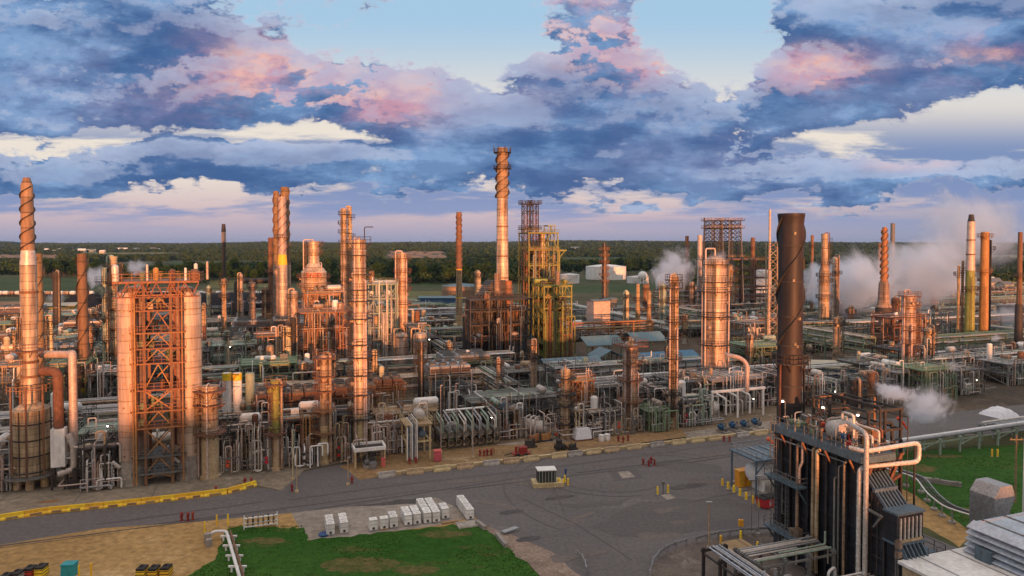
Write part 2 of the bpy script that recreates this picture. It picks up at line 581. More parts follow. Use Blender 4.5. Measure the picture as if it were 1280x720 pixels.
def build_sky():
    w = bpy.data.worlds.new('World')
    SC.world = w
    w.use_nodes = True
    nt = w.node_tree
    N, L = nt.nodes, nt.links
    for n in list(N):
        N.remove(n)
    out = N.new('ShaderNodeOutputWorld')
    bg = N.new('ShaderNodeBackground')
    L.new(bg.outputs[0], out.inputs[0])

    def put(sock, v):
        if isinstance(v, (int, float)):
            sock.default_value = v
        elif isinstance(v, tuple):
            sock.default_value = (*v, 1) if len(sock.default_value) == 4 else v
        else:
            L.new(v, sock)

    def mth(op, a, b=0.0, c=0.0, clamp=False):
        n = N.new('ShaderNodeMath')
        n.operation = op
        n.use_clamp = clamp
        put(n.inputs[0], a)
        put(n.inputs[1], b)
        put(n.inputs[2], c)
        return n.outputs[0]

    def mix(f, a, b):
        n = N.new('ShaderNodeMix')
        n.data_type = 'RGBA'
        put(n.inputs[0], f)
        put(n.inputs[6], a)
        put(n.inputs[7], b)
        return n.outputs[2]

    def sm(x, a, b):
        n = N.new('ShaderNodeMapRange')
        n.interpolation_type = 'SMOOTHSTEP'
        put(n.inputs[0], x)
        put(n.inputs[1], a)
        put(n.inputs[2], b)
        n.inputs[3].default_value = 0
        n.inputs[4].default_value = 1
        return n.outputs[0]

    def vec(x, y, z):
        n = N.new('ShaderNodeCombineXYZ')
        put(n.inputs[0], x)
        put(n.inputs[1], y)
        put(n.inputs[2], z)
        return n.outputs[0]

    def noise(v, scale, detail=7, rough=0.6, dist=0.0):
        n = N.new('ShaderNodeTexNoise')
        put(n.inputs['Vector'], v)
        n.inputs['Scale'].default_value = scale
        n.inputs['Detail'].default_value = detail
        n.inputs['Roughness'].default_value = rough
        n.inputs['Distortion'].default_value = dist
        return n.outputs[0]

    tc = N.new('ShaderNodeTexCoord')
    sx = N.new('ShaderNodeSeparateXYZ')
    L.new(tc.outputs['Generated'], sx.inputs[0])
    x, y, z = sx.outputs
    ya = mth('MAXIMUM', mth('ABSOLUTE', y), 0.12)
    u = mth('DIVIDE', x, ya)                                  # bearing and height as slopes
    v = mth('DIVIDE', z, ya)
    zc = mth('ADD', mth('MAXIMUM', z, 0.0), 0.11)
    cx = mth('DIVIDE', x, zc)                                 # the cloud deck overhead
    cy = mth('DIVIDE', y, zc)
    back = mth('MULTIPLY', mth('LESS_THAN', y, 0.0), 13.7)

    def deck(dv):
        """cloud thickness seen at slope v+dv"""
        vv = mth('ADD', v, dv)
        zz = mth('ADD', mth('MAXIMUM', mth('ADD', z, dv), 0.0), 0.10)
        p = vec(mth('ADD', mth('DIVIDE', x, zz), back), mth('DIVIDE', y, zz), 0.0)
        q = vec(mth('ADD', mth('MULTIPLY', u, 1.2), back), mth('MULTIPLY', vv, 2.15), 4.0)
        big = noise(q, 4.6, 9, 0.64, 0.2)
        fin = noise(p, 1.35, 6, 0.6, 0.15)
        bil = mth('ABSOLUTE', mth('SUBTRACT', noise(q, 9.0, 5, 0.55), 0.5))
        d = mth('ADD', mth('MULTIPLY', big, 0.74), mth('MULTIPLY', fin, 0.36))
        d = mth('MULTIPLY_ADD', mth('SUBTRACT', 0.09, bil), 0.42, mth('ADD', d, 0.02))
        d = mth('MULTIPLY_ADD', sm(noise(q, 8.5, 6, 0.6), 0.55, 0.68), -0.085, d)
        wob = mth('MULTIPLY', mth('SUBTRACT', noise(q, 2.2, 3, 0.5), 0.5), 0.18)
        uu = mth('ADD', u, wob)
        vw = mth('ADD', vv, mth('MULTIPLY', wob, 0.25))
        for px, py, sxx, syy, wt, slope in BLOBS:
            u0, v0 = (px - 640) / FOC, (305 - py) / FOC
            a = mth('DIVIDE', mth('SUBTRACT', uu, u0), sxx / FOC)
            bq = mth('SUBTRACT', mth('SUBTRACT', vw, v0), mth('MULTIPLY', mth('SUBTRACT', uu, u0), slope))
            b = mth('DIVIDE', bq, syy / FOC)
            rr = mth('ADD', mth('MULTIPLY', a, a), mth('MULTIPLY', b, b))
            e = mth('POWER', 2.718, mth('MULTIPLY', rr, -0.7))
            d = mth('MULTIPLY_ADD', e, wt * 0.85, d)
        return d

    BLOBS = [(150, 95, 330, 58, 0.19, -0.10), (250, 20, 210, 26, 0.15, 0), (440, 130, 120, 45, 0.15, 0), (40, 50, 130, 50, 0.12, 0),
             (120, 222, 250, 22, 0.20, 0), (360, 205, 200, 16, 0.14, -0.04), (690, 175, 190, 45, 0.21, 0), (730, 75, 85, 52, 0.22, 0), (850, 150, 110, 60, 0.16, 0), (770, 120, 120, 60, 0.10, 0),
             (1120, 75, 150, 50, 0.30, 0.2), (1245, 20, 110, 55, 0.24, 0.1), (960, 140, 90, 30, 0.10, 0), (870, 200, 250, 20, 0.17, 0), (1000, 12, 70, 22, 0.12, 0),
             (1150, 222, 190, 15, 0.17, 0), (600, 145, 90, 28, 0.12, 0),
             (545, 55, 85, 62, -0.28, 0), (600, 118, 60, 18, -0.10, 0), (470, 172, 80, 10, -0.16, 0), (900, 110, 40, 30, -0.10, 0), (885, 45, 70, 55, -0.24, 0), (1010, 200, 90, 12, -0.10, 0), (700, 215, 120, 8, -0.10, 0), (1190, 165, 110, 32, -0.30, 0.1), (1010, 178, 60, 16, -0.16, 0),
             (60, 172, 90, 9, -0.20, 0), (330, 172, 130, 9, -0.20, -0.05), (520, 212, 90, 14, -0.18, 0), (180, 268, 330, 14, -0.16, 0), (930, 120, 40, 40, -0.12, 0), (300, 290, 400, 14, -0.16, 0), (900, 285, 400, 14, -0.12, 0)]
    d0 = deck(0.0)
    d1 = deck(0.020)
    cov = sm(d0, 0.586, 0.656)
    thick = sm(d0, 0.64, 0.86)
    edge = sm(mth('SUBTRACT', d0, d1), 0.0, 0.075)             # upper edges, where the low sun reaches
    # clear sky: Nishita plus the pale evening veil
    nish = N.new('ShaderNodeTexSky')
    nish.sky_type = 'NISHITA'
    nish.sun_disc = False
    nish.sun_elevation = SUN_EL
    nish.sun_rotation = math.atan2(sdir.x, sdir.y)
    nish.altitude = 200
    nish.dust_density = 1.5
    nk = N.new('ShaderNodeVectorMath')
    nk.operation = 'SCALE'
    L.new(nish.outputs[0], nk.inputs[0])
    nk.inputs['Scale'].default_value = 0.10
    c_hor, c_low, c_mid, c_top = srgb(162, 166, 196), srgb(216, 192, 198), srgb(243, 232, 220), srgb(170, 206, 234)
    g = mix(sm(v, -0.005, 0.055), c_hor, c_low)
    g = mix(sm(v, 0.035, 0.12), g, c_mid)
    g = mix(sm(v, 0.16, 0.34), g, c_top)
    side = sm(u, 0.1, 0.7)
    g = mix(mth('MULTIPLY', side, mth('SUBTRACT', 1.0, sm(v, 0.02, 0.09))), g, srgb(160, 165, 192))
    clear = mix(0.88, nk.outputs[0], g)
    # the clouds
    blue, slate, mauve = srgb(126, 160, 202), srgb(70, 105, 154), srgb(130, 128, 166)
    dark = mix(sm(noise(vec(mth('MULTIPLY', u, 1.0), mth('MULTIPLY', v, 3.0), 9.0), 5.0, 6, 0.6), 0.40, 0.62), slate, blue)

    def region(lst):
        s = None
        for px, py, sxx, syy in lst:
            a = mth('DIVIDE', mth('SUBTRACT', u, (px - 640) / FOC), sxx / FOC)
            b = mth('DIVIDE', mth('SUBTRACT', v, (305 - py) / FOC), syy / FOC)
            e = mth('POWER', 2.718, mth('MULTIPLY', mth('ADD', mth('MULTIPLY', a, a), mth('MULTIPLY', b, b)), -0.7))
            s = e if s is None else mth('MAXIMUM', s, e)
        return s

    wash = noise(vec(mth('MULTIPLY', u, 1.0), mth('MULTIPLY', v, 2.2), 2.0), 6.0, 7, 0.65)
    mv = mth('MULTIPLY', region([(200, 120, 330, 50), (760, 120, 150, 50), (1120, 110, 200, 50), (900, 200, 200, 40)]), sm(wash, 0.34, 0.6), clamp=True)
    dark = mix(mth('MULTIPLY', mv, 0.42), dark, mauve)
    pk = region([(410, 95, 130, 42), (480, 120, 60, 30), (725, 40, 80, 34), (800, 72, 60, 24), (1010, 88, 55, 20), (1260, 75, 60, 22), (1140, 202, 50, 9), (560, 20, 60, 20), (925, 70, 25, 14)])
    pks = mth('MULTIPLY', mth('MULTIPLY', pk, 1.6, clamp=True), sm(mth('ADD', wash, mth('MULTIPLY', edge, 0.28)), 0.42, 0.66), clamp=True)
    cl = mix(mth('MULTIPLY', pks, 0.85), dark, mix(sm(noise(vec(u, mth('MULTIPLY', v, 2.0), 3.0), 14.0, 5, 0.6), 0.42, 0.6), srgb(206, 150, 164), srgb(244, 186, 168)))
    lit = mth('MULTIPLY', edge, mth('SUBTRACT', 1.0, thick), clamp=True)
    cl = mix(mth('MULTIPLY', lit, 0.55), cl, srgb(188, 200, 224))
    cl = mix(mth('MULTIPLY', mth('SUBTRACT', 1.0, sm(cov, 0.3, 0.95)), 0.6), cl, srgb(220, 214, 222))
    # modelling inside the clouds: sides turned to the light are paler, hollows deeper
    cl = mix(mth('MULTIPLY', sm(mth('SUBTRACT', d0, d1), 0.005, 0.10), 0.38), cl, srgb(176, 186, 212))
    cl = mix(mth('MULTIPLY', sm(mth('SUBTRACT', d1, d0), 0.005, 0.10), 0.35), cl, srgb(52, 82, 132))
    low = mth('SUBTRACT', 1.0, sm(v, 0.0, 0.06))
    cl = mix(mth('MULTIPLY', low, 0.65), cl, srgb(146, 156, 188))
    # long flat streaks low over the horizon
    stv = vec(mth('ADD', mth('MULTIPLY', u, 1.25), back), mth('MULTIPLY', v, 10.5), 7.0)
    st = noise(stv, 2.6, 8, 0.62, 0.3)
    band = mth('MULTIPLY', sm(v, 0.012, 0.05), mth('SUBTRACT', 1.0, sm(v, 0.13, 0.22)))
    stc = mth('MULTIPLY', mth('MULTIPLY', sm(mth('ADD', st, mth('MULTIPLY', sm(u, -0.35, 0.45), 0.11)), 0.47, 0.62), band), 0.85)
    clear = mix(stc, clear, mix(sm(v, 0.02, 0.11), srgb(132, 152, 194), srgb(86, 124, 180)))
    col = mix(mth('MULTIPLY', cov, mth('MULTIPLY_ADD', low, -0.35, 1.0)), clear, cl)
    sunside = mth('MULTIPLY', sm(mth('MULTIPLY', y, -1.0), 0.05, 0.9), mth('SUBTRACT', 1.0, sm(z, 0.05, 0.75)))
    # warm fill added high overhead, out of frame, to brighten the ground
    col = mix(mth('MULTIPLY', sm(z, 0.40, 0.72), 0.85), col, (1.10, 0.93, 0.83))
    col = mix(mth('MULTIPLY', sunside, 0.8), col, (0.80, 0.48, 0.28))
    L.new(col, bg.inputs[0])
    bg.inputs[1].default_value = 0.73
    # the strength works on an already scaled sky (Nishita x 0.1 above)


build_sky()

# ------------------------------------------------------------------ ground materials


def ground_mat(name, c1, c2, scale=0.05, c3=None, fine=1.2, rough=0.95, bump=0.0, thr=(0.4, 0.62), var=0.35, aniso=1.0):
    m, nt, b = new_mat(name)
    N, L = nt.nodes, nt.links
    tc = N.new('ShaderNodeTexCoord')
    mp = N.new('ShaderNodeMapping')
    mp.inputs['Rotation'].default_value = (0, 0, -GRID)
    mp.inputs['Scale'].default_value = (1.0 / aniso, 1, 1)
    L.new(tc.outputs['Object'], mp.inputs[0])
    n1 = N.new('ShaderNodeTexNoise')
    n1.inputs['Scale'].default_value = scale
    n1.inputs['Detail'].default_value = 9
    n1.inputs['Roughness'].default_value = 0.68
    n1.inputs['Distortion'].default_value = 0.4
    L.new(mp.outputs[0], n1.inputs['Vector'])
    r = N.new('ShaderNodeMapRange')
    r.inputs[1].default_value, r.inputs[2].default_value = thr
    L.new(n1.outputs[0], r.inputs[0])
    mx = N.new('ShaderNodeMix')
    mx.data_type = 'RGBA'
    mx.inputs[6].default_value = (*c1, 1)
    mx.inputs[7].default_value = (*c2, 1)
    L.new(r.outputs[0], mx.inputs[0])
    last = mx.outputs[2]
    if c3:
        n3 = N.new('ShaderNodeTexNoise')
        n3.inputs['Scale'].default_value = scale * 3.1
        n3.inputs['Detail'].default_value = 8
        n3.inputs['Roughness'].default_value = 0.7
        mp2 = N.new('ShaderNodeMapping')
        mp2.inputs['Location'].default_value = (31, 17, 5)
        L.new(mp.outputs[0], mp2.inputs[0])
        L.new(mp2.outputs[0], n3.inputs['Vector'])
        r3 = N.new('ShaderNodeMapRange')
        r3.inputs[1].default_value, r3.inputs[2].default_value = 0.55, 0.68
        L.new(n3.outputs[0], r3.inputs[0])
        m3 = N.new('ShaderNodeMix')
        m3.data_type = 'RGBA'
        m3.inputs[7].default_value = (*c3, 1)
        L.new(last, m3.inputs[6])
        L.new(r3.outputs[0], m3.inputs[0])
        last = m3.outputs[2]
    n2 = N.new('ShaderNodeTexNoise')
    n2.inputs['Scale'].default_value = fine
    n2.inputs['Detail'].default_value = 4
    n2.inputs['Roughness'].default_value = 0.7
    L.new(tc.outputs['Object'], n2.inputs['Vector'])
    r2 = N.new('ShaderNodeMapRange')
    r2.inputs[1].default_value, r2.inputs[2].default_value = 0.3, 0.7
    r2.inputs[3].default_value, r2.inputs[4].default_value = 1 - var, 1 + var
    L.new(n2.outputs[0], r2.inputs[0])
    hs = N.new('ShaderNodeHueSaturation')
    L.new(last, hs.inputs['Color'])
    L.new(r2.outputs[0], hs.inputs['Value'])
    L.new(hs.outputs[0], b.inputs['Base Color'])
    b.inputs['Roughness'].default_value = rough
    b.inputs['Specular IOR Level'].default_value = 0.2
    if bump:
        bp = N.new('ShaderNodeBump')
        bp.inputs['Strength'].default_value = bump
        bp.inputs['Distance'].default_value = 0.3
        L.new(n2.outputs[0], bp.inputs['Height'])
        L.new(bp.outputs[0], b.inputs['Normal'])
    return m


GM = dict(
    land=ground_mat('open_country', (0.045, 0.06, 0.02), (0.10, 0.085, 0.04), 0.006, (0.03, 0.04, 0.015), 0.05),
    yard=ground_mat('plant_yard_ground', (0.105, 0.080, 0.055), (0.05, 0.042, 0.035), 0.035, (0.16, 0.13, 0.10), 0.9),
    asphalt=ground_mat('old_asphalt', (0.138, 0.127, 0.125), (0.112, 0.103, 0.102), 0.05, (0.158, 0.145, 0.138), 1.6, 0.9, aniso=2.5, var=0.22),
    asphalt2=ground_mat('dark_asphalt', (0.102, 0.093, 0.092), (0.116, 0.106, 0.104), 0.10, None, 2.0, 0.9, aniso=3, var=0.2),
    asphalt3=ground_mat('worn_asphalt', (0.155, 0.132, 0.118), (0.125, 0.107, 0.098), 0.12, None, 1.5, 0.9, aniso=2, var=0.2),
    slab=ground_mat('concrete_slabs', (0.27, 0.225, 0.165), (0.19, 0.155, 0.115), 0.06, (0.33, 0.28, 0.21), 0.8, 0.9),
    pad=ground_mat('pale_slab', (0.30, 0.26, 0.22), (0.23, 0.20, 0.165), 0.08, None, 0.9, 0.9),
    dirt=ground_mat('bare_earth', (0.37, 0.235, 0.095), (0.27, 0.165, 0.065), 0.05, (0.45, 0.31, 0.15), 1.0, 0.97, 0.3, aniso=2.5),
    browndirt=ground_mat('brown_earth', (0.28, 0.175, 0.085), (0.20, 0.13, 0.065), 0.09, (0.36, 0.27, 0.17), 1.0, 0.97, 0.3, aniso=2),
    gravel=ground_mat('gravel', (0.17, 0.14, 0.12), (0.11, 0.09, 0.08), 0.15, (0.24, 0.21, 0.18), 3.5, 0.97, 0.6),
    gravelpink=ground_mat('pale_gravel', (0.28, 0.21, 0.165), (0.19, 0.14, 0.11), 0.2, (0.36, 0.29, 0.24), 2.5, 0.97, 0.5),
    lawn=ground_mat('mown_grass', (0.020, 0.080, 0.007), (0.042, 0.106, 0.014), 0.07, (0.10, 0.085, 0.028), 1.0, 0.95, 0.4, aniso=2.2, var=0.3),
    apron=ground_mat('earth_and_concrete_apron', (0.22, 0.165, 0.105), (0.15, 0.115, 0.08), 0.07, (0.30, 0.25, 0.19), 0.9, 0.95),
    turf=ground_mat('worn_turf', (0.07, 0.085, 0.022), (0.14, 0.105, 0.04), 0.4, (0.035, 0.085, 0.012), 1.5, 0.95, 0.4, var=0.3),
    field=ground_mat('crop_field', (0.16, 0.14, 0.05), (0.11, 0.11, 0.04), 0.01, None, 0.08, 0.97),
    fieldg=ground_mat('green_field', (0.038, 0.062, 0.017), (0.06, 0.08, 0.024), 0.01, None, 0.08, 0.97),
    quarry=ground_mat('bare_quarry_earth', (0.36, 0.20, 0.11), (0.22, 0.12, 0.07), 0.012, None, 0.06, 0.97),
    coal=ground_mat('coal', (0.012, 0.012, 0.016), (0.02, 0.02, 0.024), 0.1, None, 0.5, 0.9),
    oil=ground_mat('dark_wet_stain', (0.052, 0.046, 0.044), (0.082, 0.072, 0.068), 0.4, None, 2.0, 0.55),
    rustdirt=ground_mat('rust_stain', (0.28, 0.12, 0.045), (0.22, 0.13, 0.07), 0.3, None, 1.0, 0.95),
)


def hill_h(x, y):
    """terrain height: flat plant site, far ridge in front, unseen rise added behind the camera for shade"""
    h = 0.0
    if y > 900:
        t = min(1, (y - 900) / 4200)
        h += 46 * t * t * (3 - 2 * t) * (0.80 + 0.14 * math.sin(x / 900 + 1.0) + 0.09 * math.sin(x / 390 + y / 800) + 0.07 * math.sin(x / 170 + 2 + y / 500))
        h = max(h, 0)
    if y < -190:
        t = min(1, (-190 - y) / 190)
        h += 13.5 * t * t * (3 - 2 * t) + t * (1.3 * math.sin(x / 47) + 0.9 * math.sin(x / 19 + 1))
    return h


def build_terrain():
    ys = [-900, -700, -550, -450, -380, -340, -300, -260, -220, -190, -100, 0, 200, 500, 900] + [900 + 150 * k for k in range(1, 34)] + [6500, 8000, 11000]
    xs = [-9000, -6500] + [-5000 + 200 * k for k in range(51)] + [6500, 9000]
    xs = sorted(set(xs + [-600 + 40 * k for k in range(31)]))
    vs = [(x, y, hill_h(x, y)) for y in ys for x in xs]
    n = len(xs)
    fs = [(j * n + i, j * n + i + 1, (j + 1) * n + i + 1, (j + 1) * n + i) for j in range(len(ys) - 1) for i in range(n - 1)]
    o = MB().add(vs, fs, True).build('ground', GM['land'])
    o['kind'] = 'structure'


build_terrain()


def sheet(name, pts, z, m, kind='structure'):
    me = bpy.data.meshes.new(name)
    me.from_pydata([(p[0], p[1], z) for p in pts], [], [tuple(range(len(pts)))])
    me.update()
    if me.polygons[0].normal.z < 0:
        me.flip_normals()
    me.materials.append(GM[m])
    o = bpy.data.objects.new(name, me)
    COL.objects.link(o)
    o['kind'] = kind
    return o


def gp(*pp):
    return [G(a, b) for a, b in pp]


def wobble(pts, amp, step=3.0, seed=1):
    """ragged outline for earth and grass edges"""
    r = random.Random(seed)
    out = []
    for i, p in enumerate(pts):
        q = pts[(i + 1) % len(pts)]
        L_ = math.dist(p[:2], q[:2])
        k = max(1, int(L_ / step))
        for j in range(k):
            t = j / k
            a = amp if 0 < j else amp * 0.3
            out.append((p[0] + (q[0] - p[0]) * t + r.uniform(-a, a), p[1] + (q[1] - p[1]) * t + r.uniform(-a, a), 0))
    return out


def Sat0(px, n=128):
    D = Dn(px, n)
    return toSN((Xat(px, D), D))[0]


# sheets, each 4 mm above the one below
sheet('plant_ground', [SN(-330, 116), SN(420, 116), SN(560, 420), SN(-460, 420)], 0.004, 'yard')
sheet('bare_earth', [G(-240, 664), G(560, 610), G(700, 760), (60, 60, 0), (-140, 60, 0)], 0.006, 'dirt')
sheet('road', gp((-300, 700), (0, 651), (250, 621), (322, 609), (350, 613), (378, 590), (470, 571), (560, 582), (672, 570), (860, 546), (980, 531),
                 (1130, 522), (1330, 500), (1330, 535), (1120, 552), (1040, 620)) + [(70, 62, 0), (-0.5, 62, 0)] +
      gp((712, 720), (686, 695), (640, 676), (598, 652), (590, 640), (365, 641), (240, 653), (130, 660), (0, 681), (-300, 730)), 0.008, 'asphalt')
sheet('pavement', gp((-300, 664), (0, 648), (250, 619), (322, 607), (352, 613), (380, 588), (480, 566), (500, 556), (300, 572), (0, 600), (-300, 634)), 0.016, 'slab')
sheet('yard_apron', [SN(Sat0(480), 119), SN(Sat0(1000), 119), SN(Sat0(1000), 137), SN(Sat0(480), 137)], 0.008, 'apron')
sheet('pavement', gp((620, 556), (735, 540), (775, 553), (690, 566)), 0.012, 'pad')
sheet('pavement', gp((850, 541), (980, 524), (985, 533), (862, 551)), 0.012, 'pad')
sheet('brown_ground', wobble(gp((450, 600), (672, 570), (860, 545), (850, 536), (690, 553), (600, 558), (480, 566), (425, 583)), 0.6, 3, 3), 0.020, 'browndirt')
sheet('path', gp((364, 641), (430, 634), (510, 623), (545, 622), (592, 645), (560, 655), (420, 674), (382, 675)), 0.012, 'pad')
sheet('lawn', wobble(gp((285, 661), (300, 658), (380, 660), (384, 675), (425, 671), (520, 662), (596, 652), (640, 686), (676, 722)) + [(2, 62, 0), (-52, 62, 0)] + gp((225, 724), (268, 700)), 0.35, 0.7, 5), 0.016, 'lawn')
for k, (a, b, rx, ry) in enumerate([(450, 706, 5, 2.2), (330, 676, 3, 1.0), (560, 668, 3.5, .9), (520, 712, 3, 1.2), (1150, 585, 3, 2), (1170, 570, 5, 1.2), (1235, 640, 3, 2)]):
    c = G(a, b)
    sheet('worn_turf', wobble([(c[0] + rx * math.cos(t * PI / 7), c[1] + ry * math.sin(t * PI / 7), 0) for t in range(14)], 0.45, 0.5, 90 + k), 0.024 + .001 * k, 'turf')
sheet('gravel_strip', wobble(gp((598, 652), (690, 690), (728, 722)) + [(6, 72, 0), (1, 72, 0)] + gp((676, 722), (640, 688)), 0.4, 2, 6), 0.020, 'gravelpink')
circ = gp((810, 724), (818, 703), (835, 690), (862, 679), (895, 672), (940, 667), (985, 664), (1040, 668))
sheet('gravel_bed', circ + [(44, 60, 0), (14, 60, 0)], 0.012, 'gravel')
sheet('lawn', wobble(gp((1118, 566), (1200, 561), (1340, 552), (1420, 640), (1225, 676), (1190, 650), (1150, 628), (1114, 606)), 0.3, 2, 8), 0.016, 'lawn')
sheet('earth_bank', wobble(gp((1090, 606), (1130, 612), (1190, 648), (1222, 668), (1200, 684), (1160, 660), (1110, 650)), 0.4, 2, 9), 0.024, 'dirt')
# patches in the asphalt
sheet('asphalt_patch', gp((760, 588), (795, 587), (806, 598), (768, 602)), 0.012, 'asphalt2')
sheet('concrete_slab', gp((772, 590), (786, 589), (794, 596), (778, 598)), 0.016, 'pad')
sheet('asphalt_patch', wobble(gp((735, 659), (800, 628), (905, 622), (960, 640), (930, 660), (850, 668), (770, 672)), 0.7, 3, 11), 0.012, 'asphalt2')
sheet('asphalt_patch', wobble(gp((690, 630), (720, 636), (775, 632), (790, 622), (770, 626), (725, 630)), 0.2, 2, 12), 0.012, 'asphalt2')
sheet('asphalt_patch', wobble(gp((810, 579), (850, 574), (900, 582), (905, 592), (850, 590)), 0.5, 3, 13), 0.012, 'asphalt2')
for k, (a, b, c, d) in enumerate([(800, 672, 850, 668), (765, 612, 780, 606), (640, 600, 690, 612), (840, 655, 875, 648), (710, 655, 740, 640), (700, 575, 760, 582), (860, 600, 930, 607),
                                  (820, 640, 850, 634), (560, 604, 620, 598), (880, 570, 940, 562), (600, 625, 660, 640), (930, 625, 965, 616), (690, 700, 760, 690)]):
    p, q = G(a, b), G(c, d)
    r0 = random.Random(k)
    w = r0.uniform(0.5, 1.5)
    dx, dy = q[0] - p[0], q[1] - p[1]
    l = math.hypot(dx, dy)
    nx, ny = -dy / l * w, dx / l * w
    sheet('worn_asphalt', wobble([(p[0] - nx, p[1] - ny, 0), (q[0] - nx * .4, q[1] - ny * .4, 0), (q[0] + nx * .4, q[1] + ny * .4, 0), (p[0] + nx, p[1] + ny, 0)], 0.35, 1.2, k), 0.020 + 0.001 * k, 'asphalt3')
for k, (a, b, c, d, w) in enumerate([(360, 625, 500, 606, .25), (500, 606, 700, 583, .25), (700, 583, 960, 548, .25), (120, 656, 330, 627, .2), (650, 622, 720, 655, .12), (720, 655, 790, 700, .12), (860, 628, 940, 612, .15), (690, 604, 705, 640, .15)]):
    p, q = G(a, b), G(c, d)
    dx, dy = q[0] - p[0], q[1] - p[1]
    l = math.hypot(dx, dy)
    nx, ny = -dy / l * w, dx / l * w
    sheet('tar_seam', wobble([(p[0] - nx, p[1] - ny, 0), (q[0] - nx, q[1] - ny, 0), (q[0] + nx, q[1] + ny, 0), (p[0] + nx, p[1] + ny, 0)], w * .5, 2.5, 50 + k), 0.036 + 0.001 * k, 'asphalt2')
sheet('wet_stain', wobble(gp((430, 634), (470, 629), (500, 624), (536, 622), (524, 630), (470, 632)), 0.2, 1, 21), 0.020, 'oil')
for k, (a, b, rx, ry) in enumerate([(63, 627, 1.6, .5), (530, 561, 3.0, 1.2), (740, 566, 6, 1.5), (640, 640, 2, .8), (860, 608, 3.5, 1.2), (700, 622, 2.5, .7), (660, 674, 1.8, .8), (925, 604, 3, .8)]):
    c = G(a, b)
    sheet('stain', wobble([(c[0] + rx * math.cos(t * PI / 5), c[1] + ry * math.sin(t * PI / 5) + .3 * rx * math.cos(t * PI / 5), 0) for t in range(10)], 0.25, 0.8, 70 + k), 0.032, 'oil' if k > 0 else 'rustdirt')
def track(cx, cy, r, a0, a1, w, z, m='asphalt2'):
    """tyre track: a thin ragged arc on the road"""
    n = max(8, int(abs(a1 - a0) * r / 2.5))
    rg = random.Random(int(r * 10))
    o_, i_ = [], []
    for k in range(n + 1):
        a = a0 + (a1 - a0) * k / n
        ww = w * (rg.uniform(.5, 1.1) if 0 < k < n else .1)
        o_.append((cx + (r + ww / 2) * math.cos(a), cy + (r + ww / 2) * math.sin(a), 0))
        i_.append((cx + (r - ww / 2) * math.cos(a), cy + (r - ww / 2) * math.sin(a), 0))
    vs = [(p[0], p[1], z) for p in o_ + i_]
    o = MB().add(vs, [(n + 1 + k, n + 2 + k, k + 1, k) for k in range(n)]).build('tyre_track', GM[m])
    o['kind'] = 'structure'


rgk = random.Random(44)
for k in range(4):
    c = G(rgk.uniform(740, 900), rgk.uniform(585, 640))
    r = rgk.uniform(9, 26)
    a0 = rgk.uniform(0, 6.28)
    for q in (0, 1.9):
        track(c[0], c[1], r + q, a0, a0 + rgk.uniform(.9, 2.2), .3, .040 + .001 * k + .0005 * (q > 0), 'asphalt2' if k % 3 else 'asphalt3')
for k in range(7):                                  # straight wheel paths along the road
    a, b = SN(-60 + 22 * k, 106 + .9 * (k % 3)), SN(-20 + 22 * k, 106.4 + .9 * (k % 4))
    d = math.hypot(b[0] - a[0], b[1] - a[1])
    nx, ny = -(b[1] - a[1]) / d * .16, (b[0] - a[0]) / d * .16
    sheet('tyre_track', wobble([(a[0] - nx, a[1] - ny, 0), (b[0] - nx * .3, b[1] - ny * .3, 0), (b[0] + nx * .3, b[1] + ny * .3, 0), (a[0] + nx, a[1] + ny, 0)], .05, 3, 140 + k), .054 + .001 * k, 'asphalt2')
for k in range(11):                                # joints in the apron slabs
    p, q = SN(-128 + 11 * k, 119.6), SN(-128 + 11 * k, 129.5)
    sheet('slab_joint', [(p[0] - .06, p[1], 0), (p[0] + .06, p[1], 0), (q[0] + .06, q[1], 0), (q[0] - .06, q[1], 0)], 0.024, 'asphalt3')
# fields far beyond
sheet('field', gp((-60, 364), (120, 362), (118, 346), (-60, 345)), 0.012, 'fieldg')
sheet('field', gp((262, 360), (345, 359), (345, 350), (262, 350)), 0.012, 'field')
sheet('field', gp((240, 368), (345, 368), (345, 362), (240, 362)), 0.016, 'field')
sheet('field', gp((455, 357), (600, 357), (600, 352), (455, 352)), 0.012, 'fieldg')
sheet('field', gp((690, 366), (800, 366), (830, 356), (700, 356)), 0.012, 'fieldg')
sheet('field', gp((-60, 389), (130, 389), (130, 377), (-60, 377)), 0.012, 'quarry')
sheet('field', gp((490, 378), (560, 378), (560, 364), (490, 364)), 0.016, 'field')


def far_patch(name, px0, px1, py0, py1, m, n=14):
    """open ground lying on the far slope, following the terrain"""
    rg = random.Random(px0)
    vs = []
    d1, d0 = CAM_H * FOC / (py0 - 305), CAM_H * FOC / (py1 - 305)
    d1, d0 = min(d1, 2900), min(d0, 2300)
    for j in range(n):
        D = d0 + (d1 - d0) * j / (n - 1)
        for i in range(n):
            f = i / (n - 1)
            x = Xat(px0 + (px1 - px0) * f, D) + rg.uniform(-12, 12)
            y = D + rg.uniform(-15, 15)
            vs.append((x, y, hill_h(x, y) + 1.2 + (2.5 if m == 'quarry' else 0) * math.sin(i * 1.3) * math.sin(j)))
    o = MB().add(vs, [(j * n + i, j * n + i + 1, (j + 1) * n + i + 1, (j + 1) * n + i) for j in range(n - 1) for i in range(n - 1)], True).build(name, GM[m])
    o['kind'] = 'structure'


far_patch('quarry_ground', 486, 556, 317, 325, 'quarry')
far_patch('field', -20, 72, 321, 326, 'quarry')
far_patch('field', 100, 215, 318, 321, 'field')
far_patch('field', 690, 780, 324, 328, 'fieldg')
far_patch('field', 330, 470, 336, 341, 'fieldg')
far_patch('field', 1190, 1290, 322, 326, 'field')
far_patch('field', 215, 330, 328, 333, 'fieldg')
# ------------------------------------------------------------------ the far woods


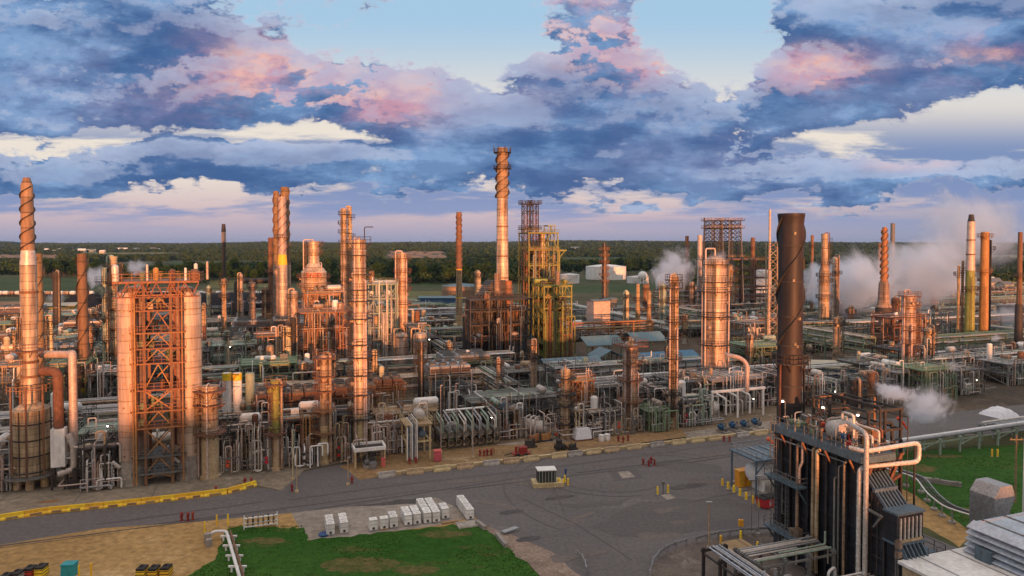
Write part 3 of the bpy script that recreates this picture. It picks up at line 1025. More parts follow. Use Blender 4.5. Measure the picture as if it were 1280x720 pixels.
def leaf_mat(name, c1, c2, sc=0.35):
    m, nt, b = new_mat(name)
    N, L = nt.nodes, nt.links
    tc = N.new('ShaderNodeTexCoord')
    n = N.new('ShaderNodeTexNoise')
    n.inputs['Scale'].default_value = sc
    n.inputs['Detail'].default_value = 6
    n.inputs['Roughness'].default_value = 0.75
    L.new(tc.outputs['Object'], n.inputs['Vector'])
    oi = N.new('ShaderNodeObjectInfo')
    ad = N.new('ShaderNodeMath')
    L.new(n.outputs[0], ad.inputs[0])
    mr = N.new('ShaderNodeMapRange')
    mr.inputs[3].default_value, mr.inputs[4].default_value = -0.15, 0.15
    L.new(oi.outputs['Random'], mr.inputs[0])
    L.new(mr.outputs[0], ad.inputs[1])
    r = N.new('ShaderNodeMapRange')
    r.inputs[1].default_value, r.inputs[2].default_value = 0.35, 0.65
    L.new(ad.outputs[0], r.inputs[0])
    mx = N.new('ShaderNodeMix')
    mx.data_type = 'RGBA'
    mx.inputs[6].default_value = (*c1, 1)
    mx.inputs[7].default_value = (*c2, 1)
    L.new(r.outputs[0], mx.inputs[0])
    L.new(mx.outputs[2], b.inputs['Base Color'])
    b.inputs['Roughness'].default_value = 0.9
    b.inputs['Specular IOR Level'].default_value = 0.1
    return m


LEAF = leaf_mat('foliage', (0.010, 0.034, 0.008), (0.030, 0.060, 0.014), 0.35)
LEAFF = leaf_mat('far_foliage', (0.003, 0.017, 0.007), (0.040, 0.066, 0.018), 0.012)
BARK = mat('bark', (0.09, 0.06, 0.04), 0.9)


def leaf_cloud(rg, n, blobs, size):
    """n leaf clumps (quads) spread through the shell of several blobs -> verts (4n,3)"""
    bl = np.array(blobs)
    k = rg.integers(0, len(bl), n)
    d = rg.normal(size=(n, 3))
    d /= np.linalg.norm(d, axis=1)[:, None]
    rad = rg.uniform(0.45, 1.05, n) ** 0.6
    c = bl[k, :3] + d * rad[:, None] * bl[k, 3:6]
    a = rg.normal(size=(n, 3))
    a /= np.linalg.norm(a, axis=1)[:, None]
    b = np.cross(a, rg.normal(size=(n, 3)))
    b /= np.linalg.norm(b, axis=1)[:, None]
    s = size * rg.uniform(0.6, 1.3, n)[:, None]
    a, b = a * s, b * s * 0.8
    return np.stack([c - a - b, c + a - b * 0.6, c + a * 0.7 + b, c - a * 0.8 + b * 0.9], 1).reshape(-1, 3)


def mesh_quads(name, V, m):
    n = len(V) // 4
    me = bpy.data.meshes.new(name)
    me.vertices.add(len(V))
    me.vertices.foreach_set('co', V.astype(np.float32).ravel())
    me.loops.add(4 * n)
    me.loops.foreach_set('vertex_index', np.arange(4 * n, dtype=np.int32))
    me.polygons.add(n)
    me.polygons.foreach_set('loop_start', np.arange(0, 4 * n, 4, dtype=np.int32))
    me.update(calc_edges=True)
    me.materials.append(m)
    return me


def forest():
    rg = np.random.default_rng(5)
    protos = []
    for k in range(5):
        h = 11 + 2.0 * k * 0.8
        w = 3.6 + 0.5 * (k % 3)
        blobs = [(0, 0, h * 0.62, w, w, h * 0.36)]
        for j in range(6):
            a = rg.uniform(0, 6.28)
            blobs.append((math.cos(a) * w * 0.6, math.sin(a) * w * 0.6, h * rg.uniform(0.4, 0.85), w * 0.5, w * 0.5, h * 0.17))
        crown = mesh_quads('crown', leaf_cloud(rg, 420, blobs, 0.75), LEAF)
        tb = MB()
        tb.tube((0, 0, 0), (0.2, 0.1, h * 0.5), 0.32, 6, 0.2)
        for j in range(3):
            a = 2.1 * j
            tb.tube((0.1, 0.05, h * 0.35), (math.cos(a) * w * 0.6, math.sin(a) * w * 0.6, h * 0.66), 0.14, 5, 0.06)
        tr = tb.build('trunk', BARK)
        tm = tr.data
        bpy.data.objects.remove(tr)
        protos.append((crown, tm))
    belts = [(40, 118, 343, 347, 30, 'dark green tree in the wood behind the short brown chimney'),
             (118, 330, 349, 353, 62, 'dark green tree in the belt behind the silos and railway'),
             (330, 480, 346, 352, 30, 'dark green tree seen past the paired spiral chimneys'),
             (480, 610, 349, 354, 46, 'dark green tree in the belt beyond the tan round tank'),
             (690, 900, 339, 344, 66, 'dark green tree at the wood edge behind the white tanks'),
             (1000, 1290, 338, 345, 66, 'dark green tree in the wood behind the steam')]
    cnt = 0
    for a, b, y0, y1, n, lab in belts:
        for i in range(n):
            px = a + (b - a) * (i + rg.uniform(-0.4, 0.4)) / n
            p = G(px, rg.uniform(y0, y1))
            c, t = protos[int(rg.integers(0, 5))]
            o = thing('tree', lab, 'tree', (p[0], p[1], 0), rg.uniform(0, 6.28), 'trees along the wood edge')
            s = rg.uniform(0.85, 1.35)
            o.scale = (s, s, s * rg.uniform(0.9, 1.15))
            for me in (c, t):
                q = bpy.data.objects.new(me.name, me)
                COL.objects.link(q)
                q.parent = o
            cnt += 1
    # the wood as one mass, thinning into fields
    parts = []

    def clear(x, y):
        u = 640 + FOC * x / y
        py = 305 + (CAM_H - hill_h(x, y)) * FOC / y
        for (p0, p1, q0, q1) in ((-80, 118, 344, 366), (255, 350, 348, 372), (95, 230, 316, 323), (478, 562, 315, 330), (1185, 1300, 321, 329), (690, 860, 336, 372), (210, 335, 326, 335), (-30, 75, 319, 329), (685, 785, 322, 331), (325, 475, 334, 343)):
            if p0 < u < p1 and q0 < py < q1:
                return True
        return math.sin(x / 210 + 1.3) * math.sin(y / 260) + 0.5 * math.sin(x / 77 + y / 120) > 0.80

    for (d0, d1, sp, nq, hh, ls) in ((690, 1150, 9.5, 44, 10.5, 1.35), (1150, 1900, 15, 26, 11, 2.1), (1900, 3200, 26, 16, 12, 3.6), (3200, 5600, 46, 12, 14, 6.5)):
        y = d0
        while y < d1:
            half = y * 1.12 + 60
            xs = np.arange(-half, half, sp)
            for x in xs:
                xx = x + rg.uniform(-0.5, 0.5) * sp
                yy = y + rg.uniform(-0.5, 0.5) * sp
                if clear(xx, yy):
                    continue
                h = hh * rg.uniform(0.7, 1.25)
                w = sp * 0.58 * rg.uniform(0.8, 1.25)
                z = hill_h(xx, yy)
                parts.append(leaf_cloud(rg, nq, [(xx, yy, z + h * 0.55, w, w, h * 0.45)], ls))
            y += sp
    me = mesh_quads('forest', np.concatenate(parts), LEAFF)
    o = bpy.data.objects.new('forest', me)
    COL.objects.link(o)
    tag(o, 'dark green mixed woodland covering the plain to the horizon', 'forest', None, 'stuff')
    parts = []
    for i in range(2600):                            # unseen wooded rise, added behind the camera to shade the yard
        x, y = rg.uniform(-420, 520), rg.uniform(-420, -250)
        h = rg.uniform(6, 10)
        parts.append(leaf_cloud(rg, 16, [(x, y, hill_h(x, y) + h * 0.5, 3.2, 3.2, h * 0.5)], 1.6))
    me = mesh_quads('shade_woods', np.concatenate(parts), LEAFF)
    o = bpy.data.objects.new('shade_woods', me)
    COL.objects.link(o)
    tag(o, 'unseen wooded rise added behind the viewpoint to shade the yard', 'shade_woods', None, 'stuff')


forest()


def grass_tufts(name, poly_list, label):
    """short ragged tufts over the lawns"""
    rg = np.random.default_rng(3)
    out = []

    def inside(x, y, P):
        c, j = False, len(P) - 1
        for i in range(len(P)):
            if (P[i][1] > y) != (P[j][1] > y) and x < (P[j][0] - P[i][0]) * (y - P[i][1]) / (P[j][1] - P[i][1]) + P[i][0]:
                c = not c
            j = i
        return c
    for P, k in poly_list:
        xs, ys = [p[0] for p in P], [p[1] for p in P]
        while k > 0:
            x, y = rg.uniform(min(xs), max(xs)), rg.uniform(min(ys), max(ys))
            if not inside(x, y, P):
                continue
            k -= 1
            d = math.sin(x * .31 + math.sin(y * .23) * 2) + math.sin(y * .4 + x * .17)
            h = rg.uniform(.03, .09) * (1.3 if d > .4 else .8)
            a = rg.uniform(0, PI)
            w = rg.uniform(.04, .13)
            c, s_ = math.cos(a) * w, math.sin(a) * w
            lx, ly = rg.uniform(-.08, .08, 2)
            out += [(x - c, y - s_, 0.01), (x + c, y + s_, 0.01), (x + c * .7 + lx, y + s_ * .7 + ly, h), (x - c * .7 + lx, y - s_ * .7 + ly, h * rg.uniform(.6, 1))]
    me = mesh_quads(name, np.array(out), leaf_mat('lawn_blades', (0.021, 0.082, 0.008), (0.050, 0.110, 0.017), 0.12))
    o = bpy.data.objects.new(name, me)
    COL.objects.link(o)
    tag(o, label, 'grass', None, 'stuff')


LAWN_L = gp((285, 659), (300, 656), (380, 657), (384, 675), (425, 672), (520, 663), (596, 653), (640, 686), (676, 722)) + [(2, 66, 0), (-48, 66, 0)] + gp((232, 724), (268, 700))
LAWN_R = gp((1118, 564), (1200, 559), (1340, 552), (1420, 640), (1225, 676), (1190, 650), (1150, 628), (1114, 606))
grass_tufts('grass', [(LAWN_L, 26000), (LAWN_R, 18000)], 'uneven mown grass of the lawns with yellowed tufts')
# ------------------------------------------------------------------ kits of plant equipment


def mpp(D):
    """metres per photo pixel at distance D"""
    return D / FOC


def ladder(mb, x, y, z0, z1, ang, cage=True):
    """caged ladder standing off a shell; ang = outward direction"""
    ca, sa = math.cos(ang), math.sin(ang)
    for s in (-0.25, 0.25):
        px_, py_ = x - sa * s, y + ca * s
        mb.beam((px_, py_, z0), (px_, py_, z1), 0.07)
    z = z0
    while z < z1:
        mb.beam((x + sa * .25, y - ca * .25, z), (x - sa * .25, y + ca * .25, z), 0.05)
        z += 0.6
    if cage:
        z = z0 + 2.2
        while z < z1:
            mb.ring(0.36, 0.42, z, 0.07, ang - 1.9, ang + 1.9, 6, (x + ca * .3, y + sa * .3))
            z += 1.5
        for da in (-1.2, 0, 1.2):
            q = (x + ca * .3 + .39 * math.cos(ang + da), y + sa * .3 + .39 * math.sin(ang + da))
            mb.beam((*q, z0 + 2.2), (*q, z1), 0.05)


RAILW = [.05]


def platform(parent, r, z, a0, a1, w=1.3, m='dark', n=14, brackets=True):
    p = MB().ring(r + 0.06, r + w, z - 0.09, 0.18, a0, a1, n)
    if brackets:
        k = max(3, int((a1 - a0) / 0.8))
        for i in range(k + 1):
            a = a0 + (a1 - a0) * i / k
            p.beam((r * math.cos(a), r * math.sin(a), z - 1.1), ((r + w * .9) * math.cos(a), (r + w * .9) * math.sin(a), z - 0.12), 0.09)
    o = p.build('platform', m, parent)
    MB().arcrail(r + w - 0.05, z + 0.09, 1.1, a0, a1, n, RAILW[0]).build('railing', m, o)
    return o


def tower(name, label, cat, px, n, top, wpx, m='clad', skirt='conc', skirt_h=4.0, plats=(), top_kind='dome', risers=2, steps=None,
          lad=True, davit=False, group=None, seed=0, pm='dark', D=None, rise_m='clad2', crown=False, hood=0, nozz=5, wide=1.3):
    """upright vessel: px column in the photo, n plant row, top = photo row of its top, wpx width in photo pixels"""
    rg = random.Random(seed + int(px) * 7)
    D = D or Dn(px, n)
    x = Xat(px, D)
    H_ = Zat(top, D)
    RAILW[0] = max(.06, D / FOC * .42)
    r = wpx * mpp(D) / 2
    t = thing(name, label, cat, (x, D, 0), GRID, group)
    steps = steps or [(skirt_h, r), (H_, r)]
    prof = []
    for py, rr in steps:
        prof.append((rr, py))
    zt = prof[-1][0], prof[-1][1]
    rt = prof[-1][0]
    H2 = prof[-1][1]
    if top_kind == 'dome':
        prof[-1] = (rt, H2 - rt * 0.55)
        for k in range(1, 6):
            a = k / 5 * PI / 2
            prof.append((rt * math.cos(a), H2 - rt * 0.55 + rt * 0.55 * math.sin(a)))
    elif top_kind == 'flat':
        prof += [(rt + .12, H2 - .01), (rt + .12, H2 + .25), (0, H2 + .3)]
    elif top_kind == 'cone':
        prof += [(rt * .3, H2 + rt * .8), (0, H2 + rt * .85)]
    MB().lathe(prof, 24).build('shell', m, t)
    if skirt:
        r0 = prof[0][0]
        MB().lathe([(r0 + 0.25, 0), (r0 + 0.25, 0.5), (r0 + 0.04, 0.55), (r0 + 0.03, prof[0][1])], 24).build('skirt', skirt, t)

    def rad(z):
        for (ra, za), (rb, zb) in zip(prof[:-1], prof[1:]):
            if za <= z <= zb and zb > za:
                return ra + (rb - ra) * (z - za) / (zb - za)
        return rt
    zp = []
    for q in plats:
        z = Zat(q, D)
        a0 = rg.uniform(-3.3, -2.4) - GRID
        full = rg.random() < 0.35 or abs(z - H_) < 1.5
        platform(t, rad(z), z, a0, a0 + (2 * PI if full else rg.uniform(2.6, 4.4)), wide, pm, 14)
        zp.append(z)
    zb = skirt_h + rg.uniform(.5, 1.5)
    while zb < H_ - 1.2:
        q = rad(zb)
        MB().ring(q - .02, q + .07, zb, .16, n=24).build('stiffener_ring', rise_m if rg.random() < .4 else pm, t)
        zb += rg.uniform(1.6, 3.6) * max(1, D / 160)
    for k in range(nozz):
        z = rg.uniform(skirt_h + 1, H_ * 0.93)
        a = rg.uniform(-PI, 0.1) - GRID
        rr = rad(z)
        MB().tube((rr * .9 * math.cos(a), rr * .9 * math.sin(a), z), ((rr + .5) * math.cos(a), (rr + .5) * math.sin(a), z), 0.28, 8).tube(
            ((rr + .42) * math.cos(a), (rr + .42) * math.sin(a), z), ((rr + .55) * math.cos(a), (rr + .55) * math.sin(a), z), 0.42, 8).build('nozzle', m, t)
    for k in range(risers):
        a = rg.choice([rg.uniform(-3.0, -2.2), rg.uniform(-1.0, -0.1), rg.uniform(-2.0, -1.2)]) - GRID
        zt_ = H_ * rg.uniform(0.55, 0.97) if k else H_ + rt * .5
        rr = rad(min(zt_, H2 * .8)) + 0.5
        pr = rg.uniform(0.14, 0.3)
        c, s_ = math.cos(a), math.sin(a)
        pts = [(rr * c, rr * s_, 0.3), (rr * c, rr * s_, zt_), ((rr - .9) * c if k else 0, (rr - .9) * s_ if k else 0, zt_)]
        if not k:
            pts.append((0, 0, H2 - .3))
        MB().pipe(pts, pr, 8, 0.6).build('riser', rise_m, t)
    if lad:
        a = rg.choice([-2.6, -0.5, -1.9]) - GRID
        mb = MB()
        rr = max(p[0] for p in prof) + .25
        ladder(mb, rr * math.cos(a), rr * math.sin(a), 2.5, H_ * .97, a)
        mb.build('ladder', pm, t)
    if davit:
        zz = H2
        MB().pipe([(rt * .8, 0, zz - 1), (rt * .8, 0, zz + 2.6), (rt * .8 + 1.6, 0, zz + 2.6)], 0.1, 6, .3).build('davit', pm, t)
    if crown:
        o = MB().box((0, 0, H2 + .1), (rt * 2 + 2.6, rt * 2 + 2.6, .25)).build('crown_platform', 'rust', t)
        q = rt + 1.25
        MB().rail([(-q, -q, H2 + .22), (q, -q, H2 + .22), (q, q, H2 + .22), (-q, q, H2 + .22), (-q, -q, H2 + .22)], 1.2, .08, 1.2).build('railing', 'rust', o)
        mb = MB()
        for k in range(7):
            xx, yy = rg.uniform(-rt, rt), rg.uniform(-rt, rt)
            mb.tube((xx, yy, H2 + .2), (xx, yy, H2 + rg.uniform(.8, 2)), rg.uniform(.1, .3), 7)
        mb.build('vent', 'clad2', t)
    t['spot'] = (x, D, max(p[0] for p in prof), H_)
    return t


def chimney(name, label, px, n, prof, secs, strakes=(), plats=(), group=None, D=None, pm='dark', cat='chimney', rim=True, z0=0.0, bands=(), lad=True):
    """prof: [(photo row, width px)...] from the top down; secs: [(row_top,row_bottom,material,part name)]; z0 clipped at ground"""
    D = D or Dn(px, n)
    x = Xat(px, D)
    RAILW[0] = max(.06, D / FOC * .42)
    k = mpp(D) / 2
    P = [(Zat(py, D), w * k) for py, w in prof]
    P.sort()
    if P[0][0] > z0:
        P.insert(0, (z0, P[0][1]))

    def rad(z):
        for (za, ra), (zb, rb) in zip(P[:-1], P[1:]):
            if za <= z <= zb:
                return ra + (rb - ra) * (z - za) / max(1e-6, zb - za)
        return P[-1][1] if z > P[-1][0] else P[0][1]
    t = thing(name, label, cat, (x, D, 0), GRID, group)
    top = P[-1][0]
    for (ya, yb, m, nm) in secs:
        za = max(Zat(yb, D), z0) if yb < 9000 else z0
        zb = min(Zat(ya, D), top)
        zs = sorted([za, zb] + [z for z, _ in P if za < z < zb])
        pr = [(rad(z), z) for z in zs]
        if zb >= top - .01:
            pr += [(pr[-1][0] * .86, zb), (pr[-1][0] * .84, zb - 1.2)]
        MB().lathe(pr, 26).build(nm, m, t)
    for (ya, yb, turns, cnt, h, m) in strakes:
        za, zb = Zat(yb, D), Zat(ya, D)
        for c in range(cnt):
            MB().helix(rad(za), h, za, zb, turns, 2 * PI * c / cnt + 0.5, 0.16, 26, rad(zb)).build('strake', m, t)
    for q, m in bands:
        z = Zat(q, D)
        MB().ring(rad(z) - .02, rad(z) + .12, z - .2, .4, n=24).build('band', m, t)
    for q in plats:
        z = Zat(q, D)
        platform(t, rad(z), z, -PI, PI, 1.2, pm, 16)
    if lad:
        mb = MB()
        a = -2.3
        zb = top * .55
        ladder(mb, (rad(top * .5) + .3) * math.cos(a), (rad(top * .5) + .3) * math.sin(a), 3, zb, a, False)
        mb.build('ladder', pm, t)
    t['spot'] = (x, D, P[0][1], top)
    return t


def frame(label, s0, s1, n0, n1, zs, m='grey', nx=3, ny=2, brace=True, rail=True, deck_m=None, decks=None, name='steel_structure', group=None, cat='steel structure', px=0.3, post_z=None, seed=0, stairs=False):
    """open steel structure between (s0,n0) and (s1,n1) with decks at heights zs; local axes follow the plant grid"""
    rg = random.Random(seed + int(s0 * 10) + int(n0))
    sc, nc = (s0 + s1) / 2, (n0 + n1) / 2
    w, d = s1 - s0, n1 - n0
    t = thing(name, label, cat, SN(sc, nc), GRID, group)
    xs = [-w / 2 + w * i / (nx - 1) for i in range(nx)]
    ys = [-d / 2 + d * i / (ny - 1) for i in range(ny)]
    top = post_z or zs[-1]
    for x in xs:
        for y in ys:
            MB().beam((x, y, 0), (x, y, top - .02), px).build('post', m, t)
    for i, z in enumerate(zs):
        b = MB()
        for y in ys:
            b.beam((-w / 2 - .3, y, z - px * .5), (w / 2 + .3, y, z - px * .5), px * .8, px)
        for x in xs:
            b.beam((x, -d / 2, z - px * .55), (x, d / 2, z - px * .55), px * .7, px * .9)
        b.build('beam', m, t)
        if decks is None or i in decks:
            o = MB().box((0, 0, z + .07), (w + .8, d + .8, .12)).build('deck', deck_m or m, t)
            if rail:
                q, p = w / 2 + .4, d / 2 + .4
                MB().rail([(-q, -p, z + .13), (q, -p, z + .13), (q, p, z + .13), (-q, p, z + .13), (-q, -p, z + .13)], 1.1, .07, 1.8).build('railing', m, o)
    if brace:
        lv = [0] + list(zs)
        for i in range(len(lv) - 1):
            b = MB()
            k = rg.randrange(nx - 1)
            za, zb = lv[i] + .1, lv[i + 1] - .3
            style = rg.random()
            if style < .5:
                b.beam((xs[k], -d / 2, za), (xs[k + 1], -d / 2, zb), .16).beam((xs[k + 1], -d / 2 - .01, za), (xs[k], -d / 2 - .01, zb), .16)
            else:
                mid = (xs[k] + xs[k + 1]) / 2
                b.beam((xs[k], -d / 2, za), (mid, -d / 2, zb), .16).beam((xs[k + 1], -d / 2, za), (mid, -d / 2, zb), .16)
            b.build('brace', m, t)
            MB().beam((-w / 2, -d / 2, za), (-w / 2, d / 2, zb), .16).build('brace', m, t)
            MB().beam((w / 2, -d / 2, za), (w / 2, d / 2, zb), .16).build('brace', m, t)
    return t, w, d


PIPE_MS = ['silver', 'galv', 'silver', 'pinkpipe', 'white', 'clad2', 'grey', 'pinkpipe', 'dark']


def rand_pipe(rg, w, d, zs, ms):
    """one pipe run of a unit in local axes -> (MB, material)"""
    z = rg.choice(zs)
    r = rg.choice([.06, .07, .09, .1, .12, .15, .19])
    m = rg.choice(ms)
    k = rg.random()
    y = rg.uniform(-d / 2 - .6, d / 2)
    f = -d / 2 - rg.uniform(.3, 1.4)
    if k < .30:
        a, b = -w / 2 - rg.uniform(-w * .3, 1.5), w / 2 + rg.uniform(-w * .3, 1.5)
        pts = [(a, y, z + .35 + r), (b, y, z + .35 + r)]
        if rg.random() < .5:
            pts.append((b, y, rg.choice([.3, z - 2.5, z + 2.2])))
        if rg.random() < .5:
            pts.insert(0, (a, y, rg.choice([.3, z - 2.5, z + 2.0])))
    elif k < .60:
        x = rg.uniform(-w / 2, w / 2)
        pts = [(x, f, .25), (x, f, z + rg.uniform(-.8, 1.2)), (x, rg.uniform(-d / 2, d / 2), 0)]
        pts[2] = (x, pts[2][1], pts[1][2])
        if rg.random() < .5:
            pts.append((x + rg.uniform(-4, 4), pts[2][1], pts[1][2]))
    elif k < .78:
        x = rg.uniform(-w / 2, w / 2 - 1.5)
        x2 = x + rg.uniform(.8, 3.5)
        h = rg.uniform(1.2, z + 1.0)
        h = max(h, 1.6)
        pts = [(x, f, .2), (x, f, h), (x2, f, h), (x2, f, .2)]
    elif k < .9:
        x = rg.uniform(-w / 2, w / 2)
        pts = [(x, f, .2), (x, f, z + rg.uniform(1, 3.5))]
        if rg.random() < .6:
            pts += [(x + rg.choice([-1.2, 1.2]), f, pts[1][2]), (x + rg.choice([-1.2, 1.2]), f + .01, pts[1][2] - 1.2)]
            pts[3] = (pts[2][0], f, pts[3][2])
    else:
        x = rg.uniform(-w / 2, w / 2)
        h = rg.uniform(.8, 2.2)
        x2 = x + rg.choice([-1, 1]) * rg.uniform(2, 5)
        pts = [(x, f - .4, .2), (x, f - .4, h), (x2, f - .4, h), (x2, y, h), (x2, y, z)]
    return MB().pipe(pts, r, 7), m


def small_gear(rg, w, d, z, ms):
    """a drum, a box or a valve cluster bolted to a deck, as one part mesh"""
    x, y = rg.uniform(-w * .4, w * .4), rg.uniform(-d * .3, d * .3)
    k = rg.random()
    mb = MB()
    z += .14
    if k < .4:
        r, l = rg.uniform(.5, .95), rg.uniform(2.2, 4.5)
        q = [(0, -l / 2 - r * .5), (r * .6, -l / 2 - r * .35), (r, -l / 2), (r, l / 2), (r * .6, l / 2 + r * .35), (0, l / 2 + r * .5)]
        mb.lathe(q, 14, (x, y, z + r + .4), rg.choice('xy'))
        for sx in (-.28, .28):
            mb.box((x + sx * .6, y + sx * .6, z + .3), (r * .9, r * .9, .6))
        return mb, rg.choice(['clad', 'silver', 'clad2', 'white', 'pgreen']), 'drum'
    if k < .7:
        r, h = rg.uniform(.4, 1.0), rg.uniform(1.8, 4.5)
        q = [(r, 0), (r, h), (r * .7, h + r * .35), (0, h + r * .45)]
        mb.lathe(q, 14, (x, y, z))
        return mb, rg.choice(['clad', 'clad2', 'cream', 'white', 'rust']), 'vessel'
    mb.box((x, y, z + .7), (rg.uniform(.8, 2.2), rg.uniform(.6, 1.6), 1.4))
    mb.box((x, y, z + 1.45), (.5, .4, .25))
    return mb, rg.choice(['grey', 'bluesteel', 'pgreen', 'redsteel', 'white']), 'equipment_box'


def fan_bank(parent, w, d, z, k, m='rust'):
    """air cooler bays sitting in the top of a structure: plenum boxes with fan rings and tube bundles"""
    for i in range(k):
        x = -w / 2 + w * (i + .5) / k
        bw = w / k - .25
        o = MB().box((x, 0, z + 1.0), (bw, d, 1.7)).build('cooler_box', m, parent)
        mb = MB()
        for yy in (-d / 4, d / 4):
            mb.lathe([(min(bw, d / 2) * .42, 1.86), (min(bw, d / 2) * .42, 2.35), (min(bw, d / 2) * .38, 2.35), (min(bw, d / 2) * .38, 1.86)], 14, (x, yy, z))
            mb.beam((x - .1 * bw, yy, z + 2.2), (x + .42 * bw, yy, z + 2.2), .12)
        mb.build('fan_ring', 'grey', o)
        MB().box((x, -d / 2 - .12, z + .9), (bw * .9, .2, .9)).build('tube_header', 'fin', o)


def unit(desc, s0, s1, n0, n1, zs, m='grey', seed=0, pipes=26, gear=4, px=600, fans=0, decks=None, ms=None, nx=3, ny=2, label=None, brace=True):
    """a block of process piping in its own steel structure"""
    rg = random.Random(seed * 131 + int(s0) * 7 + int(n0))
    t, w, d = frame(label or auto_label(desc, px, (n0 + n1) / 2), s0, s1, n0, n1, zs, m, nx, ny, brace, True, None, decks, 'process_structure', None, 'process structure', .28, seed=seed)
    ms = ms or PIPE_MS
    for k in range(pipes):
        mb, pm = rand_pipe(rg, w, d, zs, ms)
        mb.build('pipe', pm, t)
    for k in range(gear):
        z = rg.choice([0] + zs)
        mb, gm_, nm = small_gear(rg, w, d, z, ms)
        mb.build(nm, gm_, t)
    if fans:
        fan_bank(t, w - .4, d - .6, zs[-1] + .2, fans, 'rust' if m in ('rust', 'redsteel', 'orange') else 'galv')
    return t


def rack(label, pA, pB, width, zs, npipe, m='grey', ms=None, seed=0, step=6.0, group=None, rmax=.3, loops=0, name='pipe_rack'):
    """pipe rack from pA to pB (ground points) on portal bents"""
    rg = random.Random(seed + 900)
    A, B = Vector((pA[0], pA[1], 0)), Vector((pB[0], pB[1], 0))
    L_ = (B - A).length
    ang = math.atan2(B.y - A.y, B.x - A.x)
    t = thing(name, label, 'pipe rack', (A.x, A.y, 0), ang, group)
    ms = ms or PIPE_MS
    k = max(2, int(L_ / step))
    k = min(k, 60)
    for i in range(k + 1):
        x = L_ * i / k
        b = MB()
        for y in (-width / 2, width / 2):
            b.beam((x, y, 0), (x, y, zs[-1] + .15), .3)
        for z in zs:
            b.beam((x, -width / 2 - .3, z - .16), (x, width / 2 + .3, z - .16), .26, .3)
        if i % 2 == 0 and k > 3:
            b.beam((x, -width / 2, zs[0] * .5), (min(L_, x + L_ / k), -width / 2, zs[0] - .2), .14)
        b.build('bent', m, t)
    for z in zs:
        for y in (-width / 2, width / 2):
            MB().beam((0, y, z - .5), (L_, y, z - .5), .16, .22).build('beam', m, t)
        y = -width / 2 + .25
        for j in range(npipe):
            r = rg.uniform(.08, rmax)
            y += r + .06
            if y > width / 2 - .1:
                break
            a, b_ = (0 if rg.random() < .8 else rg.uniform(0, L_ * .4)), (L_ if rg.random() < .8 else rg.uniform(L_ * .6, L_))
            pts = [(a, y, z + r), (b_, y, z + r)]
            if rg.random() < .2:
                pts.append((b_, y, z + r + rg.choice([-2, 1.5])))
            MB().pipe(pts, r, 7).build('pipe', rg.choice(ms), t)
            y += r + rg.uniform(.05, .35)
    for j in range(loops):
        x = L_ * (j + .5) / loops
        y, w2, h = rg.uniform(-width / 4, width / 4), rg.uniform(1.5, 3), rg.uniform(1.5, 3)
        z = zs[-1] + .2
        MB().pipe([(x - w2, y, z), (x - w2, y, z + h), (x + w2, y, z + h), (x + w2, y, z)], .2, 8).build('expansion_loop', rg.choice(ms), t)
    return t


def drum(label, p, r, l, m='clad', rz=None, z=0.9, saddle_m='conc', group=None, cat='drum', name='horizontal_drum', pipes=2):
    t = thing(name, label, cat, p, GRID if rz is None else rz, group)
    q = [(0.01, -l / 2 - r * .5)]
    for k in range(1, 6):
        a = k / 5 * PI / 2
        q.append((r * math.sin(a), -l / 2 - r * .5 * math.cos(a)))
    q += [(b, -c) for b, c in q[::-1]]
    MB().lathe(q, 22, (0, 0, z + r), 'x').build('shell', m, t)
    for sx in (-l * .3, l * .3):
        MB().box((sx, 0, (z + .25) / 2), (.5, r * 1.7, z + .25)).build('saddle', saddle_m, t)
    for k in range(pipes):
        x = -l * .35 + l * .7 * (k + .5) / pipes
        MB().pipe([(x, 0, z + 2 * r - .1), (x, 0, z + 2 * r + .9), (x, -r - .6, z + 2 * r + .9), (x, -r - .6, .2)], .16, 8, .4).build('pipe', 'silver', t)
    MB().tube((l * .1, 0, z + 2 * r - .05), (l * .1, 0, z + 2 * r + .35), .35, 10).build('manway', m, t)
    return t


def pump(label, p, m='blue', group=None, rz=None, s=1.0):
    t = thing('pump', label, 'pump', p, GRID - PI / 2 if rz is None else rz, group)
    MB().box((0, 0, .2 * s), (2.6 * s, 1.1 * s, .4 * s)).build('base_plate', 'conc', t)
    q = [(0.02, -.75), (.42, -.72), (.5, -.55), (.5, .5), (.42, .62), (0.02, .65)]
    MB().lathe([(a * s, b * s) for a, b in q], 14, (-.5 * s, 0, .95 * s), 'x').box((-.5 * s, 0, 1.5 * s), (.4 * s, .45 * s, .3 * s)).build('motor', m, t)
    MB().lathe([(.02, 0), (.35 * s, .02), (.48 * s, .2 * s), (.48 * s, .45 * s), (.2 * s, .6 * s), (.02, .62 * s)], 14, (.45 * s, 0, .95 * s), 'x').tube((.7 * s, 0, 1.2 * s), (.7 * s, 0, 2.0 * s), .14 * s, 8).build('casing', 'grey', t)
    return t


